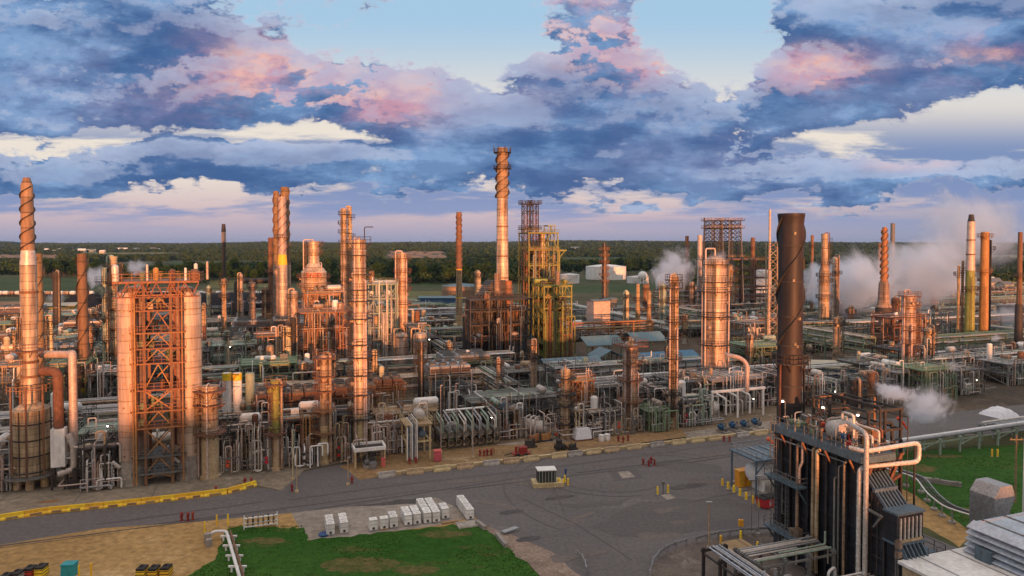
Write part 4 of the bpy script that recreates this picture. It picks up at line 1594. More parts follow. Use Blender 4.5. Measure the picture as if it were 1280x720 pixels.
def tank(label, px, D, ybase_top, wpx, m='white', roof_m='white', cone=.12, group=None, name='storage_tank', rail=True, stair=True, fixed_top=None):
    x = Xat(px, D)
    r = wpx * mpp(D) / 2
    h = Zat(ybase_top, D)
    t = thing(name, label, 'tank', (x, D, 0), GRID, group)
    MB().lathe([(r, 0), (r, h - .3), (r + .12, h - .28), (r + .12, h)], 40).build('shell', m, t)
    MB().lathe([(r + .12, h + .002), (r * .5, h + r * cone * .6), (.1, h + r * cone)], 40).build('roof', roof_m, t)
    if rail:
        MB().arcrail(r, h, 1.1, n=28, w=.09).build('railing', 'grey', t)
    if stair:
        mb = MB()
        k = 24
        for i in range(k):
            a = -2.6 + 1.6 * i / k
            z = h * i / k
            mb.beam((r * math.cos(a), r * math.sin(a), z), ((r + 1) * math.cos(a), (r + 1) * math.sin(a), z), .3, .08)
            a2 = a + 1.6 / k
            mb.beam(((r + 1) * math.cos(a), (r + 1) * math.sin(a), z + 1), ((r + 1) * math.cos(a2), (r + 1) * math.sin(a2), z + 1 + h / k), .08)
        mb.build('stair', 'grey', t)
    return t


def shed(name, label, cat, p, w, d, h, rise, wall_m, roof_m, rz=None, open_=False, ridge='x', over=.5, doors=(), wins=(), group=None, mono=False):
    """pitched-roof building; p = centre on the ground, ridge along local x"""
    t = thing(name, label, cat, p, GRID if rz is None else rz, group)
    if open_:
        k = max(2, int(w / 6))
        for i in range(k + 1):
            for y in (-d / 2, d / 2):
                MB().beam((-w / 2 + w * i / k, y, 0), (-w / 2 + w * i / k, y, h), .3).build('post', wall_m, t)
    else:
        pr = [(-d / 2, 0), (d / 2, 0), (d / 2, h), (0, h + rise), (-d / 2, h)] if not mono else [(-d / 2, 0), (d / 2, 0), (d / 2, h + rise), (-d / 2, h)]
        MB().extrude(pr, 'x', -w / 2, w / 2).build('wall', wall_m, t)
    q, e = d / 2 + over, over
    dr = rise / (d / 2) * over
    if mono:
        pr = [(-q, h + .06), (q, h + rise + .06), (q, h + rise + .28), (-q, h + .28)]
    else:
        pr = [(-q, h - dr + .05), (0, h + rise + .05), (q, h - dr + .05), (q, h - dr + .3), (0, h + rise + .3), (-q, h - dr + .3)]
    MB().extrude(pr, 'x', -w / 2 - e, w / 2 + e).build('roof', roof_m, t)
    for (x, ww, hh) in doors:
        MB().box((x, -d / 2 - .04, hh / 2), (ww, .1, hh)).build('door', 'dark', t)
    for (x, z, ww, hh) in wins:
        MB().box((x, -d / 2 - .04, z), (ww, .1, hh)).build('window', 'navy', t)
    return t


def lamp_post(label, p, h, group='lit lamps of the plant', arm=.8, m='grey'):
    t = thing('lamp_post', label, 'lamp post', p, rnd.uniform(0, 6), group)
    MB().pipe([(0, 0, 0), (0, 0, h), (arm, 0, h + .25)], .08, 6, .3).build('pole', m, t)
    MB().lathe([(.05, .22), (.24, .1), (.26, 0)], 10, (arm, 0, h + .1)).build('lamp_shade', 'grey', t)
    MB().lathe([(.01, -.14), (.11, -.1), (.14, 0), (.11, .06), (.01, .07)], 10, (arm, 0, h + .02)).build('bulb', 'lamp', t)
    return t
# ------------------------------------------------------------------ the towers and chimneys you can name


def Sat(px, n):
    D = Dn(px, n)
    return toSN((Xat(px, D), D))[0]


BIG = 99999
# far left: chimney on a drum furnace
t = chimney('chimney', 'tall silver chimney with white cone tip and black spiral fins over a drum furnace', 37, 132,
            [(222, 7), (232, 13), (313, 15), (330, 18), (404, 19), (405, 17), (466, 17), (478, 21), (492, 17), (511, 17)],
            [(222, 313, 'tan', 'upper_shaft'), (313, 331, 'silver', 'cone'), (331, 512, 'clad', 'lower_shaft')],
            [(233, 312, 2.3, 2, .22, 'dark')], [438], z0=Zat(513, Dn(37, 132)), pm='rust', bands=[(365, 'rust'), (470, 'rust'), (452, 'rust')])
D_ = Dn(37, 132)
r_ = 20.5 * mpp(D_)
zt_, zb_ = Zat(511, D_), Zat(590, D_)
MB().lathe([(r_ * .3, zt_ + 1.3), (r_, zt_), (r_, zb_)][::-1], 28).build('furnace_drum', 'clad2', t)
for k in range(4):
    z = zb_ + (zt_ - zb_) * (k + .15) / 4
    MB().ring(r_ - .02, r_ + .08, z, .22, n=28).build('band', 'dark', t)
for k in range(6):
    a = 2 * PI * k / 6 + .15
    MB().beam((r_ * 1.02 * math.cos(a), r_ * 1.02 * math.sin(a), zb_), (r_ * 1.02 * math.cos(a), r_ * 1.02 * math.sin(a), zt_), .13).build('rib', 'dark', t)
platform(t, r_, zb_ - .2, -PI, PI, 1.4, 'grey', 22)
for k in range(6):
    a = 2 * PI * k / 6 - .4
    MB().lathe([(.62, 0), (.62, zb_)], 12, (r_ * .8 * math.cos(a), r_ * .8 * math.sin(a), 0)).build('leg', 'sand', t)
for a in (.6, -.8, -2.2, 2.3, -1.5):
    MB().beam((r_ * 1.25 * math.cos(a), r_ * 1.25 * math.sin(a), zb_), (r_ * 1.25 * math.cos(a), r_ * 1.25 * math.sin(a), zt_ + 4.2), .25).build('frame_post', 'rust', t)
MB().arcrail(r_ * 1.25, zt_ + 3, 1.2, n=20, w=.12).build('railing', 'rust', t)

chimney('chimney', 'rusty brown spiral chimney half hidden behind the white-tipped chimney', 49.5, 165, [(317, 9), (480, 10)], [(317, BIG, 'brown', 'shaft')], [(322, 470, 2.2, 2, .3, 'dark')])
t = chimney('chimney', 'short rusty brown chimney with dark spiral fins and a yellow collar', 104, 172, [(317, 10.5), (484, 12), (485, 13.5), (490, 13.5), (491, 11), (520, 11)],
            [(317, 484, 'brown', 'shaft'), (484, 491, 'yellow', 'collar'), (491, BIG, 'dark', 'base_section')], [(322, 470, 2.0, 2, .36, 'dark')])

# silver ducts at the drum furnace
D_ = Dn(92, 130)
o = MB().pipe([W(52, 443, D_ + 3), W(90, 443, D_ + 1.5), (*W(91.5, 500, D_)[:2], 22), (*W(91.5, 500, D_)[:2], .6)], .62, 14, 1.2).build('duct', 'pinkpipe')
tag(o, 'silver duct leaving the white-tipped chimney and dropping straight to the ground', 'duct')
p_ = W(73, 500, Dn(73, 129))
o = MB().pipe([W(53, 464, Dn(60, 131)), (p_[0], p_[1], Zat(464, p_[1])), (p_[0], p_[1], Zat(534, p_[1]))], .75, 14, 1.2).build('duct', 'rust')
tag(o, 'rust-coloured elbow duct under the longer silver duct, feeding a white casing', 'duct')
t = thing('preheater', 'white upright heater casing below the rusty elbow duct', 'heater', (p_[0], p_[1], 0), GRID)
zz = Zat(582, p_[1]), Zat(535, p_[1])
MB().box((0, 0, (zz[0] + zz[1]) / 2), (2.0, 1.8, zz[1] - zz[0])).build('casing', 'white', t)
for dx in (-.9, .9):
    for dy in (-.8, .8):
        MB().beam((dx, dy, 0), (dx, dy, zz[0]), .25).build('leg', 'dark', t)
MB().pipe([(1.4, -.6, zz[1] - 1), (2.2, -.6, zz[1] - 3), (2.2, -.6, zz[0] - .6), (0, -.6, zz[0] - 1.2)], .5, 12, .6).build('side_duct', 'silver', t)
MB().box((2.6, -.6, .8), (2.4, 1.4, 1.6)).tube((2.6, -1.2, 1.6), (2.6, -1.2, 3.4), .5, 10).build('fan_casing', 'dark', t)

# twin silo group: two in front, two behind, one steel frame between
DS = Dn(199, 129)
for k, (px, n, lab) in enumerate([(163, 128.2, 'tall orange-lit silo, left one of the two front silos'), (236, 128.2, 'tall orange-lit silo, right one of the two front silos'),
                                  (170, 135.0, 'silo behind the left front silo, mostly hidden by steel platforms'), (231, 135.0, 'silo behind the right front silo, mostly hidden by steel platforms')]):
    D = Dn(px, n)
    r = 29.5 * mpp(D) / 2
    h = Zat(363, Dn(px, 128))
    t = thing('silo', lab, 'silo', (Xat(px, D), D, 0), GRID, 'silos of the steel framed group')
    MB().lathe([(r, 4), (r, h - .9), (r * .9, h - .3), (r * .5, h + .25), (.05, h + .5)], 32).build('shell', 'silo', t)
    MB().lathe([(r * 1.17, 0), (r * 1.15, .4), (r * 1.03, 3.4), (r * 1.003, 4.02)], 32).build('skirt', 'conc', t)
    for z in (9, 14, 19, 24, 29):
        MB().ring(r - .02, r + .07, z, .16, n=32).build('band', 'clad2', t)
    mb = MB()
    for z in range(5, int(h), 4):
        for a in (-1.1, -2.0):
            mb.box((r * math.cos(a), r * math.sin(a), z), (.3, .3, .3))
    mb.build('lug', 'clad2', t)
    MB().tube((-r * .8, -r * .8, 3.2), (-r * 1.25, -r * 1.15, 4.4), .28, 8).build('vent_pipe', 'white', t)
c0, c1 = toSN((Xat(163, Dn(163, 128)), Dn(163, 128))), toSN((Xat(236, Dn(236, 128)), Dn(236, 128)))
sm_ = (c0[0] + c1[0]) / 2
h_ = Zat(352, DS)
zs_ = [Zat(y, DS) for y in (583, 563, 528, 508, 482, 450, 432, 413, 386, 367)]
t = thing('silo_steelwork', 'red steel tower of cross braces and platforms joining the front silos', 'steel tower', SN(sm_, 128), GRID)
half = (c1[0] - c0[0]) / 2
for x in (-2.0, 2.0):
    for y in (-2.4, 2.4):
        MB().beam((x, y, 0), (x, y, h_), .42).build('post', 'rust' if y < 0 else 'redsteel', t)
for x in (-3.2, 3.2):
    MB().beam((x, -2.4, 3.5), (x, -2.4, h_), .22).build('post', 'redsteel', t)
for i, z in enumerate(zs_):
    w = 8.2
    o = MB().box((0, 0, z), (w, 5.6, .22)).build('platform', 'redsteel' if z > 9 else 'grey', t)
    MB().rail([(-w / 2, -2.8, z + .1), (w / 2, -2.8, z + .1)], 1.1, .07, 1.1).build('railing', 'redsteel' if z > 9 else 'grey', o)
lv = [1.0] + sorted(zs_)
for i in range(len(lv) - 1):
    za, zb = lv[i] + .15, lv[i + 1] - .15
    mb = MB()
    if i in (2, 4):
        mb.beam((-2, -2.4, za), (2, -2.4, zb), .2).beam((2, -2.42, za), (-2, -2.42, zb), .2)
    else:
        mb.beam((-2, -2.4, za), (0, -2.4, zb), .15).beam((2, -2.4, za), (0, -2.4, zb), .15)
    mb.beam((-2, 2.4, za), (2, 2.4, zb), .18)
    mb.build('brace', 'orange', t)
    if i > 1:
        rg = random.Random(i)
        mb = MB()
        for q in range(5):
            x = rg.uniform(-3.4, 3.4)
            mb.tube((x, rg.uniform(-1.8, 1.8), za), (x, rg.uniform(-1.8, 1.8), za + rg.uniform(.8, 2.0)), rg.uniform(.15, .42), 8)
        mb.box((rg.uniform(-3, 3), -1, za + .6), (.9, .8, 1.1))
        mb.build('valve_cluster', rg.choice(['rust', 'clad2', 'green', 'dark']), t)
for q in (-3.7, 3.7, -3.3):
    MB().pipe([(q, -2.9, .4), (q, -2.9, h_ - 1.5), (q * .6, -2, h_ - 1.5)], .13, 8).build('riser', 'orange', t)
w = half * 2 + 3.9
o = MB().box((0, 1.5, h_ + .1), (w, 9.5, .35)).build('top_deck', 'redsteel', t)
q = w / 2
MB().rail([(-q, -3.2, h_ + .3), (q, -3.2, h_ + .3), (q, 6.2, h_ + .3), (-q, 6.2, h_ + .3), (-q, -3.2, h_ + .3)], 1.2, .09, 1.4).build('railing', 'redsteel', o)
mb = MB()
for k in range(12):
    x = -q + w * k / 12
    mb.beam((x, -3, h_ - 2.3 if k % 2 else h_), (x + w / 12, -3, h_ if k % 2 else h_ - 2.3), .17)
mb.beam((-q, -3, h_ - 2.35), (q, -3, h_ - 2.35), .2).build('truss', 'redsteel', t)
for k, (x, hh, r, m) in enumerate([(-6.2, 2.4, .55, 'silver'), (-6.2, 1.2, .9, 'rust'), (5.6, 2.6, .3, 'white'), (5.6, 1.4, .8, 'rust'), (-.4, 1.9, .45, 'orange'), (-2.6, 1.2, .4, 'green'), (2.2, 1.6, .5, 'rust'), (-1.7, 2.6, .2, 'silver'), (7.4, 3.0, .2, 'pinkpipe'), (4.2, 2.0, .2, 'white')]):
    MB().lathe([(r, 0), (r, hh), (r * .6, hh + r * .5), (.02, hh + r * .7)], 12, (x, -1.5 + (k % 3), h_ + .28)).build('vent', m, t)
MB().pipe([(-7.0, -1, h_ + .3), (-7, -1, h_ + 2.9), (-5.4, -1, h_ + 2.9), (-5.4, -1, h_ + .3)], .16, 8, .8).build('vent', 'dark', t)

# pale column pair behind the silos' left shoulder
tower('distillation_tower', 'cream column with looped top pipe behind the left front silo', 'column', 143, None, 322, 9, 'cream', plats=(335, 352, 385, 410, 440), D=165, top_kind='flat', rise_m='pgreen', risers=3, pm='rust', group=None)
tower('distillation_tower', 'thin pale green column left of the cream column, behind the silos', 'column', 131, None, 336, 6, 'pgreen', plats=(352, 372, 398, 425), D=160, top_kind='flat', rise_m='cream', pm='dark')

# front row columns
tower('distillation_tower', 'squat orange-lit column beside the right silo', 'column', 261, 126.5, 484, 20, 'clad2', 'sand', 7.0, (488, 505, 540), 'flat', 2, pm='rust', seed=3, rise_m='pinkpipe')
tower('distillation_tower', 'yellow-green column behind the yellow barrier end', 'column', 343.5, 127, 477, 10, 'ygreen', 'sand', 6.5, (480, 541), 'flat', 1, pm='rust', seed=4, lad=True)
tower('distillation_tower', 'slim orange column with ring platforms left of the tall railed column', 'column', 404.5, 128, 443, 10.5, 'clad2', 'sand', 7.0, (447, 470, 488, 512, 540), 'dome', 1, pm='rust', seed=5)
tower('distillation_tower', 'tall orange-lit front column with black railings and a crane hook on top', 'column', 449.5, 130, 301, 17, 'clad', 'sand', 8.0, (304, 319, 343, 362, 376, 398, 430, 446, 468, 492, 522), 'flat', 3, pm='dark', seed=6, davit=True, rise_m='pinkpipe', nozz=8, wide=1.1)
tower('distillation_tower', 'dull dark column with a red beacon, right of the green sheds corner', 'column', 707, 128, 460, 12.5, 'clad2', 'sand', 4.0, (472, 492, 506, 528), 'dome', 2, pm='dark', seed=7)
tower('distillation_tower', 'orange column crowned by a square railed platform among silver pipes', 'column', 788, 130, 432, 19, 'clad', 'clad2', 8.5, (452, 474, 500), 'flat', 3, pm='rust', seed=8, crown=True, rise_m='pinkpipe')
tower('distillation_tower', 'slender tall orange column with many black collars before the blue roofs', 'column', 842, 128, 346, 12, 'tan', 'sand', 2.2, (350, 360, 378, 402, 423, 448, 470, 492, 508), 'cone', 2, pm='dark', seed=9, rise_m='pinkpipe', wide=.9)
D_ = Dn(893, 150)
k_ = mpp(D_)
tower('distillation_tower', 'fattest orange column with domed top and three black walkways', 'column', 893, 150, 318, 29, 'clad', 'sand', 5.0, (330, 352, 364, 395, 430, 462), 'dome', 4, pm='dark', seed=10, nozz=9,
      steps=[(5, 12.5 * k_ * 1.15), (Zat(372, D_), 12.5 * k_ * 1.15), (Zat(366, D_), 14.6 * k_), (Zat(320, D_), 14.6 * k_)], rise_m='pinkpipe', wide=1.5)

# second rank
tower('reactor', 'bulging red-lettered reactor with narrow railed neck among red steel', 'reactor', 393, None, 303, 30, 'clad', 'rust', 4, (306, 316, 346, 358, 370), 'flat', 2, D=225, seed=12, pm='rust',
      steps=[(4, 2.0), (Zat(398, 225), 2.2), (Zat(380, 225), 15.5 * mpp(225)), (Zat(340, 225), 15.5 * mpp(225)), (Zat(329, 225), 6.7 * mpp(225)), (Zat(303, 225), 6.7 * mpp(225))], rise_m='pinkpipe', nozz=8)
t = [o for o in COL.objects if o.name.startswith('reactor')][0]
cu = bpy.data.curves.new('lettering', 'FONT')
cu.body = 'SABO'
cu.size = 1.9
cu.align_x = 'CENTER'
cu.extrude = .12
tmp = bpy.data.objects.new('lettering_src', cu)
COL.objects.link(tmp)
bpy.context.view_layer.update()
me = bpy.data.meshes.new_from_object(tmp.evaluated_get(bpy.context.evaluated_depsgraph_get()))
bpy.data.objects.remove(tmp)
rr = 15.5 * mpp(225) + .06
for v in me.vertices:
    a = v.co.x / rr - R(93.5)
    q = rr + v.co.z
    v.co = (q * math.cos(a), q * math.sin(a), Zat(345.5, 225) + v.co.y + .25 * abs(v.co.x) * 0)
me.materials.clear()
me.materials.append(M['red'])
o = bpy.data.objects.new('lettering', me)
COL.objects.link(o)
o.parent = t

for px, top, w, D, st, lab in [(346.5, 239, 7, 256, 3, 'left chimney of the three bundled chimneys, rusty with spiral fins'),
                               (357.5, 234, 11, 262, 4, 'darkest and tallest of the three bundled spiral chimneys'),
                               (354, 246, 10, 248, 3, 'foremost of the three bundled chimneys, pale with rusty spirals and yellow collar')]:
    pf = [(top, w * .92), (318, w), (330, w * 1.15), (410, w * 1.2)]
    secs = [(top, 318, 'brown' if top < 245 else 'pinkpipe', 'upper_shaft'), (318, 331, 'yellow' if top > 245 else 'brown', 'collar'), (331, BIG, 'clad', 'lower_shaft')]
    chimney('chimney', lab, px, None, pf, secs, [(top + 2, 316, 2.0, 3, .34, 'rust')], [297] if top > 245 else [], group='bundled spiral chimneys', D=D)
tower('distillation_tower', 'plain orange column in front of the bundled chimneys foot', 'column', 368, None, 363, 9, 'clad', 'sand', 4, (372, 440), 'dome', 1, D=215, seed=14)
tower('distillation_tower', 'grey narrow column with stepped platforms rising behind the reactor', 'column', 431, None, 262, 6.5, 'clad2', 'rust', 4, (268, 280, 291, 304, 318, 335, 352), 'flat', 3, D=262, seed=15, pm='dark', rise_m='clad')
tower('distillation_tower', 'pale twin of the narrow column, touching its right side', 'column', 438, None, 259, 5.5, 'cream', 'rust', 4, (272, 296, 310, 340), 'flat', 2, D=264, seed=16, pm='dark')
tower('distillation_tower', 'orange column with looped pipe at the right end of the grey frames', 'column', 503, None, 317, 13, 'clad', 'sand', 5, (323, 340, 352, 362, 380), 'flat', 2, D=222, seed=17, pm='rust', rise_m='pinkpipe')
chimney('chimney', 'thin dark mast-like chimney with a pale band, behind the silos', 281, None, [(280, 4), (286, 5), (290, 5.5), (302, 5.5), (303, 4.5), (395, 5)],
        [(280, 290, 'dark', 'tip'), (290, 303, 'pinkpipe', 'pale_band'), (303, BIG, 'dark', 'shaft')], D=300)
chimney('chimney', 'tapered tan chimney with rusty spiral upper half standing alone', 574, None, [(265, 6.5), (340, 7), (400, 9.5), (425, 10.5)],
        [(265, 337, 'brown', 'upper_shaft'), (337, BIG, 'tan', 'lower_shaft')], [(268, 336, 3.2, 3, .3, 'rust')], D=290, bands=[(337, 'yellow'), (372, 'yellow')])
chimney('chimney', 'dark red chimney left of the bundled spiral chimneys', 339, None, [(297, 5.5), (390, 6)], [(297, BIG, 'rust', 'shaft')], (), [318, 340], D=275)
t = chimney('chimney', 'tallest chimney, pale lower shaft and rusty spiral crown with two ring walkways', 628, None,
            [(185, 13.5), (213, 14), (247, 15), (248, 13.5), (347, 15.5), (380, 15.5)],
            [(185, 248, 'tan', 'crown_shaft'), (248, BIG, 'clad', 'shaft')], [(192, 247, 1.6, 3, .55, 'dark')], [191, 211], D=232, bands=[(262, 'clad2'), (283, 'rust'), (300, 'clad2'), (320, 'rust'), (347, 'rust')])
mb = MB()
for k in range(8):
    a = k * PI / 4
    mb.beam((2.9 * math.cos(a), 2.9 * math.sin(a), Zat(191, 232)), (3.1 * math.cos(a), 3.1 * math.sin(a), Zat(184, 232)), .18)
mb.build('tip_post', 'dark', t)

# the three far chimneys on the right of centre and others
for px, top, w, D, m, lab in [(858, 295, 4.5, 430, 'rust', 'small dark red chimney in steam left of the lattice derricks'),
                              (874, 294, 6, 420, 'pinkpipe', 'pale pink chimney touching the left lattice derrick'),
                              (940, 297, 5, 420, 'rust', 'slim dark red chimney between the derricks and the flare pole'),
                              (1014, 294, 3.6, 380, 'rust', 'thin rusty chimney right beside the big black chimney'),
                              (1114, 279, 5, 470, 'grey', 'hazy grey chimney tip above the steam beside the orange spiral chimney'),
                              (1098, 304, 4.5, 460, 'brown', 'short brown chimney tip barely above the steam')]:
    chimney('chimney', lab, px, None, [(top, w), (390, w * 1.15)], [(top, BIG, m, 'shaft')], (), [top + 14] if m == 'rust' else (), D=D)
tower('distillation_tower', 'two-stage tower, rusty twin top over a wide grey body in steam', 'tower', 1029.5, None, 293, 12, 'clad2', 'rust', 4, (330, 345, 352, 372), 'flat', 2, D=285, seed=20, pm='dark',
      steps=[(4, 6.2 * mpp(285)), (Zat(338, 285), 6.2 * mpp(285)), (Zat(333, 285), 4.2 * mpp(285)), (Zat(293, 285), 4.0 * mpp(285))], rise_m='rust')
tower('process_vessel', 'small round-topped pink vessel in steam right of the two-stage tower', 'vessel', 1043.5, None, 321, 8, 'clad', 'rust', 4, (342,), 'dome', 1, D=300, seed=21)
t = chimney('chimney', 'orange spiral chimney standing on a wide rusty cone in the steam', 1104, None, [(284, 5.5), (350, 8), (355, 12), (378, 14), (384, 19), (385, 19), (405, 19)],
            [(284, 352, 'orange', 'shaft'), (352, 384, 'clad2', 'cone'), (384, BIG, 'dark', 'furnace_base')], [(287, 348, 2.4, 3, .45, 'brown')], D=270)
chimney('chimney', 'cream chimney with dark tip, left of the yellow chimney pair', 1211.5, None, [(268, 5), (276, 7.5), (277, 8.5), (335, 10), (410, 11.5)],
        [(268, 277, 'dark', 'tip'), (277, 338, 'pinkpipe', 'upper_shaft'), (338, BIG, 'ygreen', 'lower_shaft')], (), (362,), group='yellow chimney pair', D=250, bands=[(300, 'rust'), (318, 'rust')])
chimney('chimney', 'orange chimney with forked dark top, right one of the yellow chimney pair', 1229, None, [(290, 9), (410, 10.5)],
        [(290, BIG, 'orange', 'shaft')], (), (296, 340), group='yellow chimney pair', D=250, pm='rust')
for px, top, lab in [(1197, 332, 'thin pale riser column standing left of the cream chimney'), (1202, 326, 'slightly taller thin riser column beside the cream chimney'), (1236, 300, 'thin dark riser pipe on the right of the orange chimney')]:
    chimney('riser_column', lab, px, None, [(top, 3), (410, 3.4)], [(top, BIG, 'tan' if px < 1230 else 'dark', 'shaft')], (), (top + 12,), D=252, cat='riser')
chimney('chimney', 'slender dark chimney at the edge of the photo', 1273, None, [(290, 5), (340, 5.5), (378, 6), (382, 8.5), (420, 9)], [(290, 380, 'rust', 'shaft'), (380, BIG, 'dark', 'lower_shaft')], (), (345,), D=240)
tower('distillation_tower', 'orange column wrapped in pipes, narrower below its middle', 'column', 1136, None, 366, 16, 'clad', 'sand', 3, (370, 382, 396, 412, 428, 440), 'dome', 4, D=190, seed=22, pm='rust',
      steps=[(3, 3.8 * mpp(190)), (Zat(434, 190), 3.8 * mpp(190)), (Zat(428, 190), 7.6 * mpp(190)), (Zat(367, 190), 7.6 * mpp(190))], rise_m='pinkpipe')
tower('distillation_tower', 'short orange drum column above the grey box', 'column', 1161, None, 409, 11, 'clad2', 'grey', 8, (414,), 'dome', 2, D=205, seed=23, pm='dark')
tower('distillation_tower', 'stubby orange post column between black chimney and blue shed', 'column', 1046, None, 398, 9, 'clad2', 'sand', 4, (404,), 'flat', 1, D=215, seed=24)
tower('distillation_tower', 'dark ringed column standing before the white tanks', 'column', 755, None, 305, 6, 'dark', 'grey', 4, (312, 320, 328, 336, 344, 352), 'flat', 2, D=380, seed=25, pm='rust', wide=1.6)
for px, top, w, lab in [(797, 355, 5, 'left orange chimney of the short pair behind the thin orange column'), (811, 364, 4.6, 'right orange chimney of the short pair, slightly shorter')]:
    chimney('chimney', lab, px, None, [(top, w * .9), (402, w * 1.3)], [(top, BIG, 'tan', 'shaft')], (), (top + 20,), group='short orange chimney pair', D=280)
D_ = Dn(1072, 118)
tower('process_vessel', 'black upright vessel venting steam beside the blue shed', 'vessel', 1071, 118, 476, 15, 'dark', None, 3, (), 'flat', 1, seed=26)
tower('process_vessel', 'reddish vessel standing right behind the black steam vessel', 'vessel', 1090, 126, 467, 9, 'rust', None, 3, (), 'flat', 1, seed=27)

# silver storage pair, white and teal tanks on the rack
for px, lab in [(501, 'left tank of the two upright silver tanks'), (525, 'right tank of the two upright silver tanks')]:
    tower('upright_tank', lab, 'tank', px, None, 415, 17.5, 'clad', 'conc', 1.2, (), 'dome', 1, D=208 if px < 510 else 206, seed=px, nozz=2, group='pair of upright silver tanks', lad=True)
# dark lattice tower pair
for px, lab in [(657, 'left mast of the twin dark lattice masts'), (668, 'right mast of the twin dark lattice masts')]:
    D = 245
    t = thing('lattice_mast', lab, 'lattice mast', (Xat(px, D), D, 0), GRID, 'twin lattice masts')
    h = Zat(255, D)
    q = 3.6 * mpp(D)
    for sx in (-q, q):
        for sy in (-q, q):
            MB().beam((sx, sy, 0), (sx, sy, h), .34).build('post', 'dark', t)
    z, i = 3.0, 0
    while z < h - 2:
        mb = MB()
        for sy in (-q, q):
            mb.beam((-q, sy, z), (q, sy, z), .2).beam((-q, sy, z), (q, sy, z + 3), .14).beam((q, sy + .01, z), (-q, sy + .01, z + 3), .14)
        mb.beam((-q, -q, z), (-q, q, z), .2).beam((q, -q, z), (q, q, z), .2)
        mb.build('bracing', 'redsteel' if i % 4 else 'dark', t)
        z += 3.0
        i += 1
    for zz in (h, h - 9, h - 22):
        o = MB().box((0, 0, zz), (q * 2 + 2, q * 2 + 2, .3)).build('platform', 'dark', t)
        e = q + 1
        MB().rail([(-e, -e, zz), (e, -e, zz), (e, e, zz), (-e, e, zz), (-e, -e, zz)], 1.2, .12, 1.5).build('railing', 'dark', o)
    tower('distillation_tower', 'dark red vessel enclosed by the %s lattice mast' % ('left' if px < 660 else 'right'), 'column', px, None, 318, 5.5, 'rust', None, 3, (330, 350), 'dome', 0, D=D, lad=False, seed=px)
o = MB().beam(W(657, 256, 245), W(668, 256, 245), .5).beam(W(657, 264, 245), W(668, 264, 245), .4).build('mast_bridge', 'dark')
tag(o, 'dark steel bridge joining the tops of the twin lattice masts', 'bridge')

# yellow-green steel tower
s0, s1 = Sat(660, 232), Sat(713, 232)
D_ = 238


def zf(y):
    return Zat(y, Dn(690, 214))


t, w, d = frame('tall yellow-green steel tower of stacked open decks beside the tallest chimney', Sat(680, 212), Sat(714, 212), 212, 222, [zf(y) for y in (444, 428, 412, 397, 384, 370, 357)], 'ygreen', 4, 3, True, True, name='steel_tower', cat='steel tower', px=.45)
rg = random.Random(4)
for k in range(95):
    mb, pm = rand_pipe(rg, w, d, [zf(y) for y in (440, 414, 392, 378)], ['orange', 'rust', 'ygreen', 'ygreen', 'dark', 'green'])
    mb.build('pipe', pm, t)
for k in range(34):
    mb, gm_, nm = small_gear(rg, w, d, zf(rg.choice([440, 414, 392, 378, 357])), [])
    mb.build(nm, rg.choice(['orange', 'rust', 'clad2', 'ygreen', 'dark', 'ygreen']), t)
t, w, d = frame('yellow-green open steel frame rising above the yellow-green tower', Sat(661, 224), Sat(697, 224), 224, 234, [Zat(y, Dn(680, 226)) for y in (455, 425, 400, 372, 350, 331, 312, 291)], 'ygreen', 3, 2, True, True, name='steel_tower', cat='steel tower', px=.38)
for k in range(50):
    mb, pm = rand_pipe(rg, w, d, [Zat(y, Dn(680, 226)) for y in (425, 400, 372, 350, 331, 312)], ['rust', 'orange', 'clad2', 'ygreen', 'ygreen', 'pgreen'])
    mb.build('pipe', pm, t)
t, w, d = frame('small top cage of slim green posts over the open steel frame', Sat(684, 230), Sat(692, 230), 229, 233, [Zat(300, 240), Zat(281, 240)], 'pgreen', 2, 2, True, False, name='steel_cage', cat='steel cage', px=.3)
tower('distillation_tower', 'orange-lit column caged inside the yellow-green open frame', 'column', 677.5, None, 292, 8, 'clad', 'rust', 3, (302, 326, 345), 'flat', 1, D=246, seed=31, lad=False)
tower('distillation_tower', 'thinner reddish column in the right bay of the yellow-green frame', 'column', 692, None, 318, 6, 'clad2', 'rust', 3, (330,), 'dome', 1, D=248, seed=32, lad=False)
tower('distillation_tower', 'dark rusty column on the left flank of the yellow-green frame', 'column', 655, None, 322, 7, 'rust', 'rust', 3, (335, 350), 'dome', 1, D=258, seed=33, lad=False)
t = thing('jib_crane', 'small yellow-green jib crane at the right of the yellow-green frame', 'crane', (Xat(699, 244), 244, 0), 0)
MB().beam((0, 0, 0), (0, 0, Zat(314, 244)), .5).build('mast', 'ygreen', t)
MB().beam((-.8, 0, Zat(313, 244)), (2.6, 0, Zat(313, 244)), .5).beam((0, 0, Zat(322, 244)), (1.9, 0, Zat(314, 244)), .25).build('jib', 'ygreen', t)

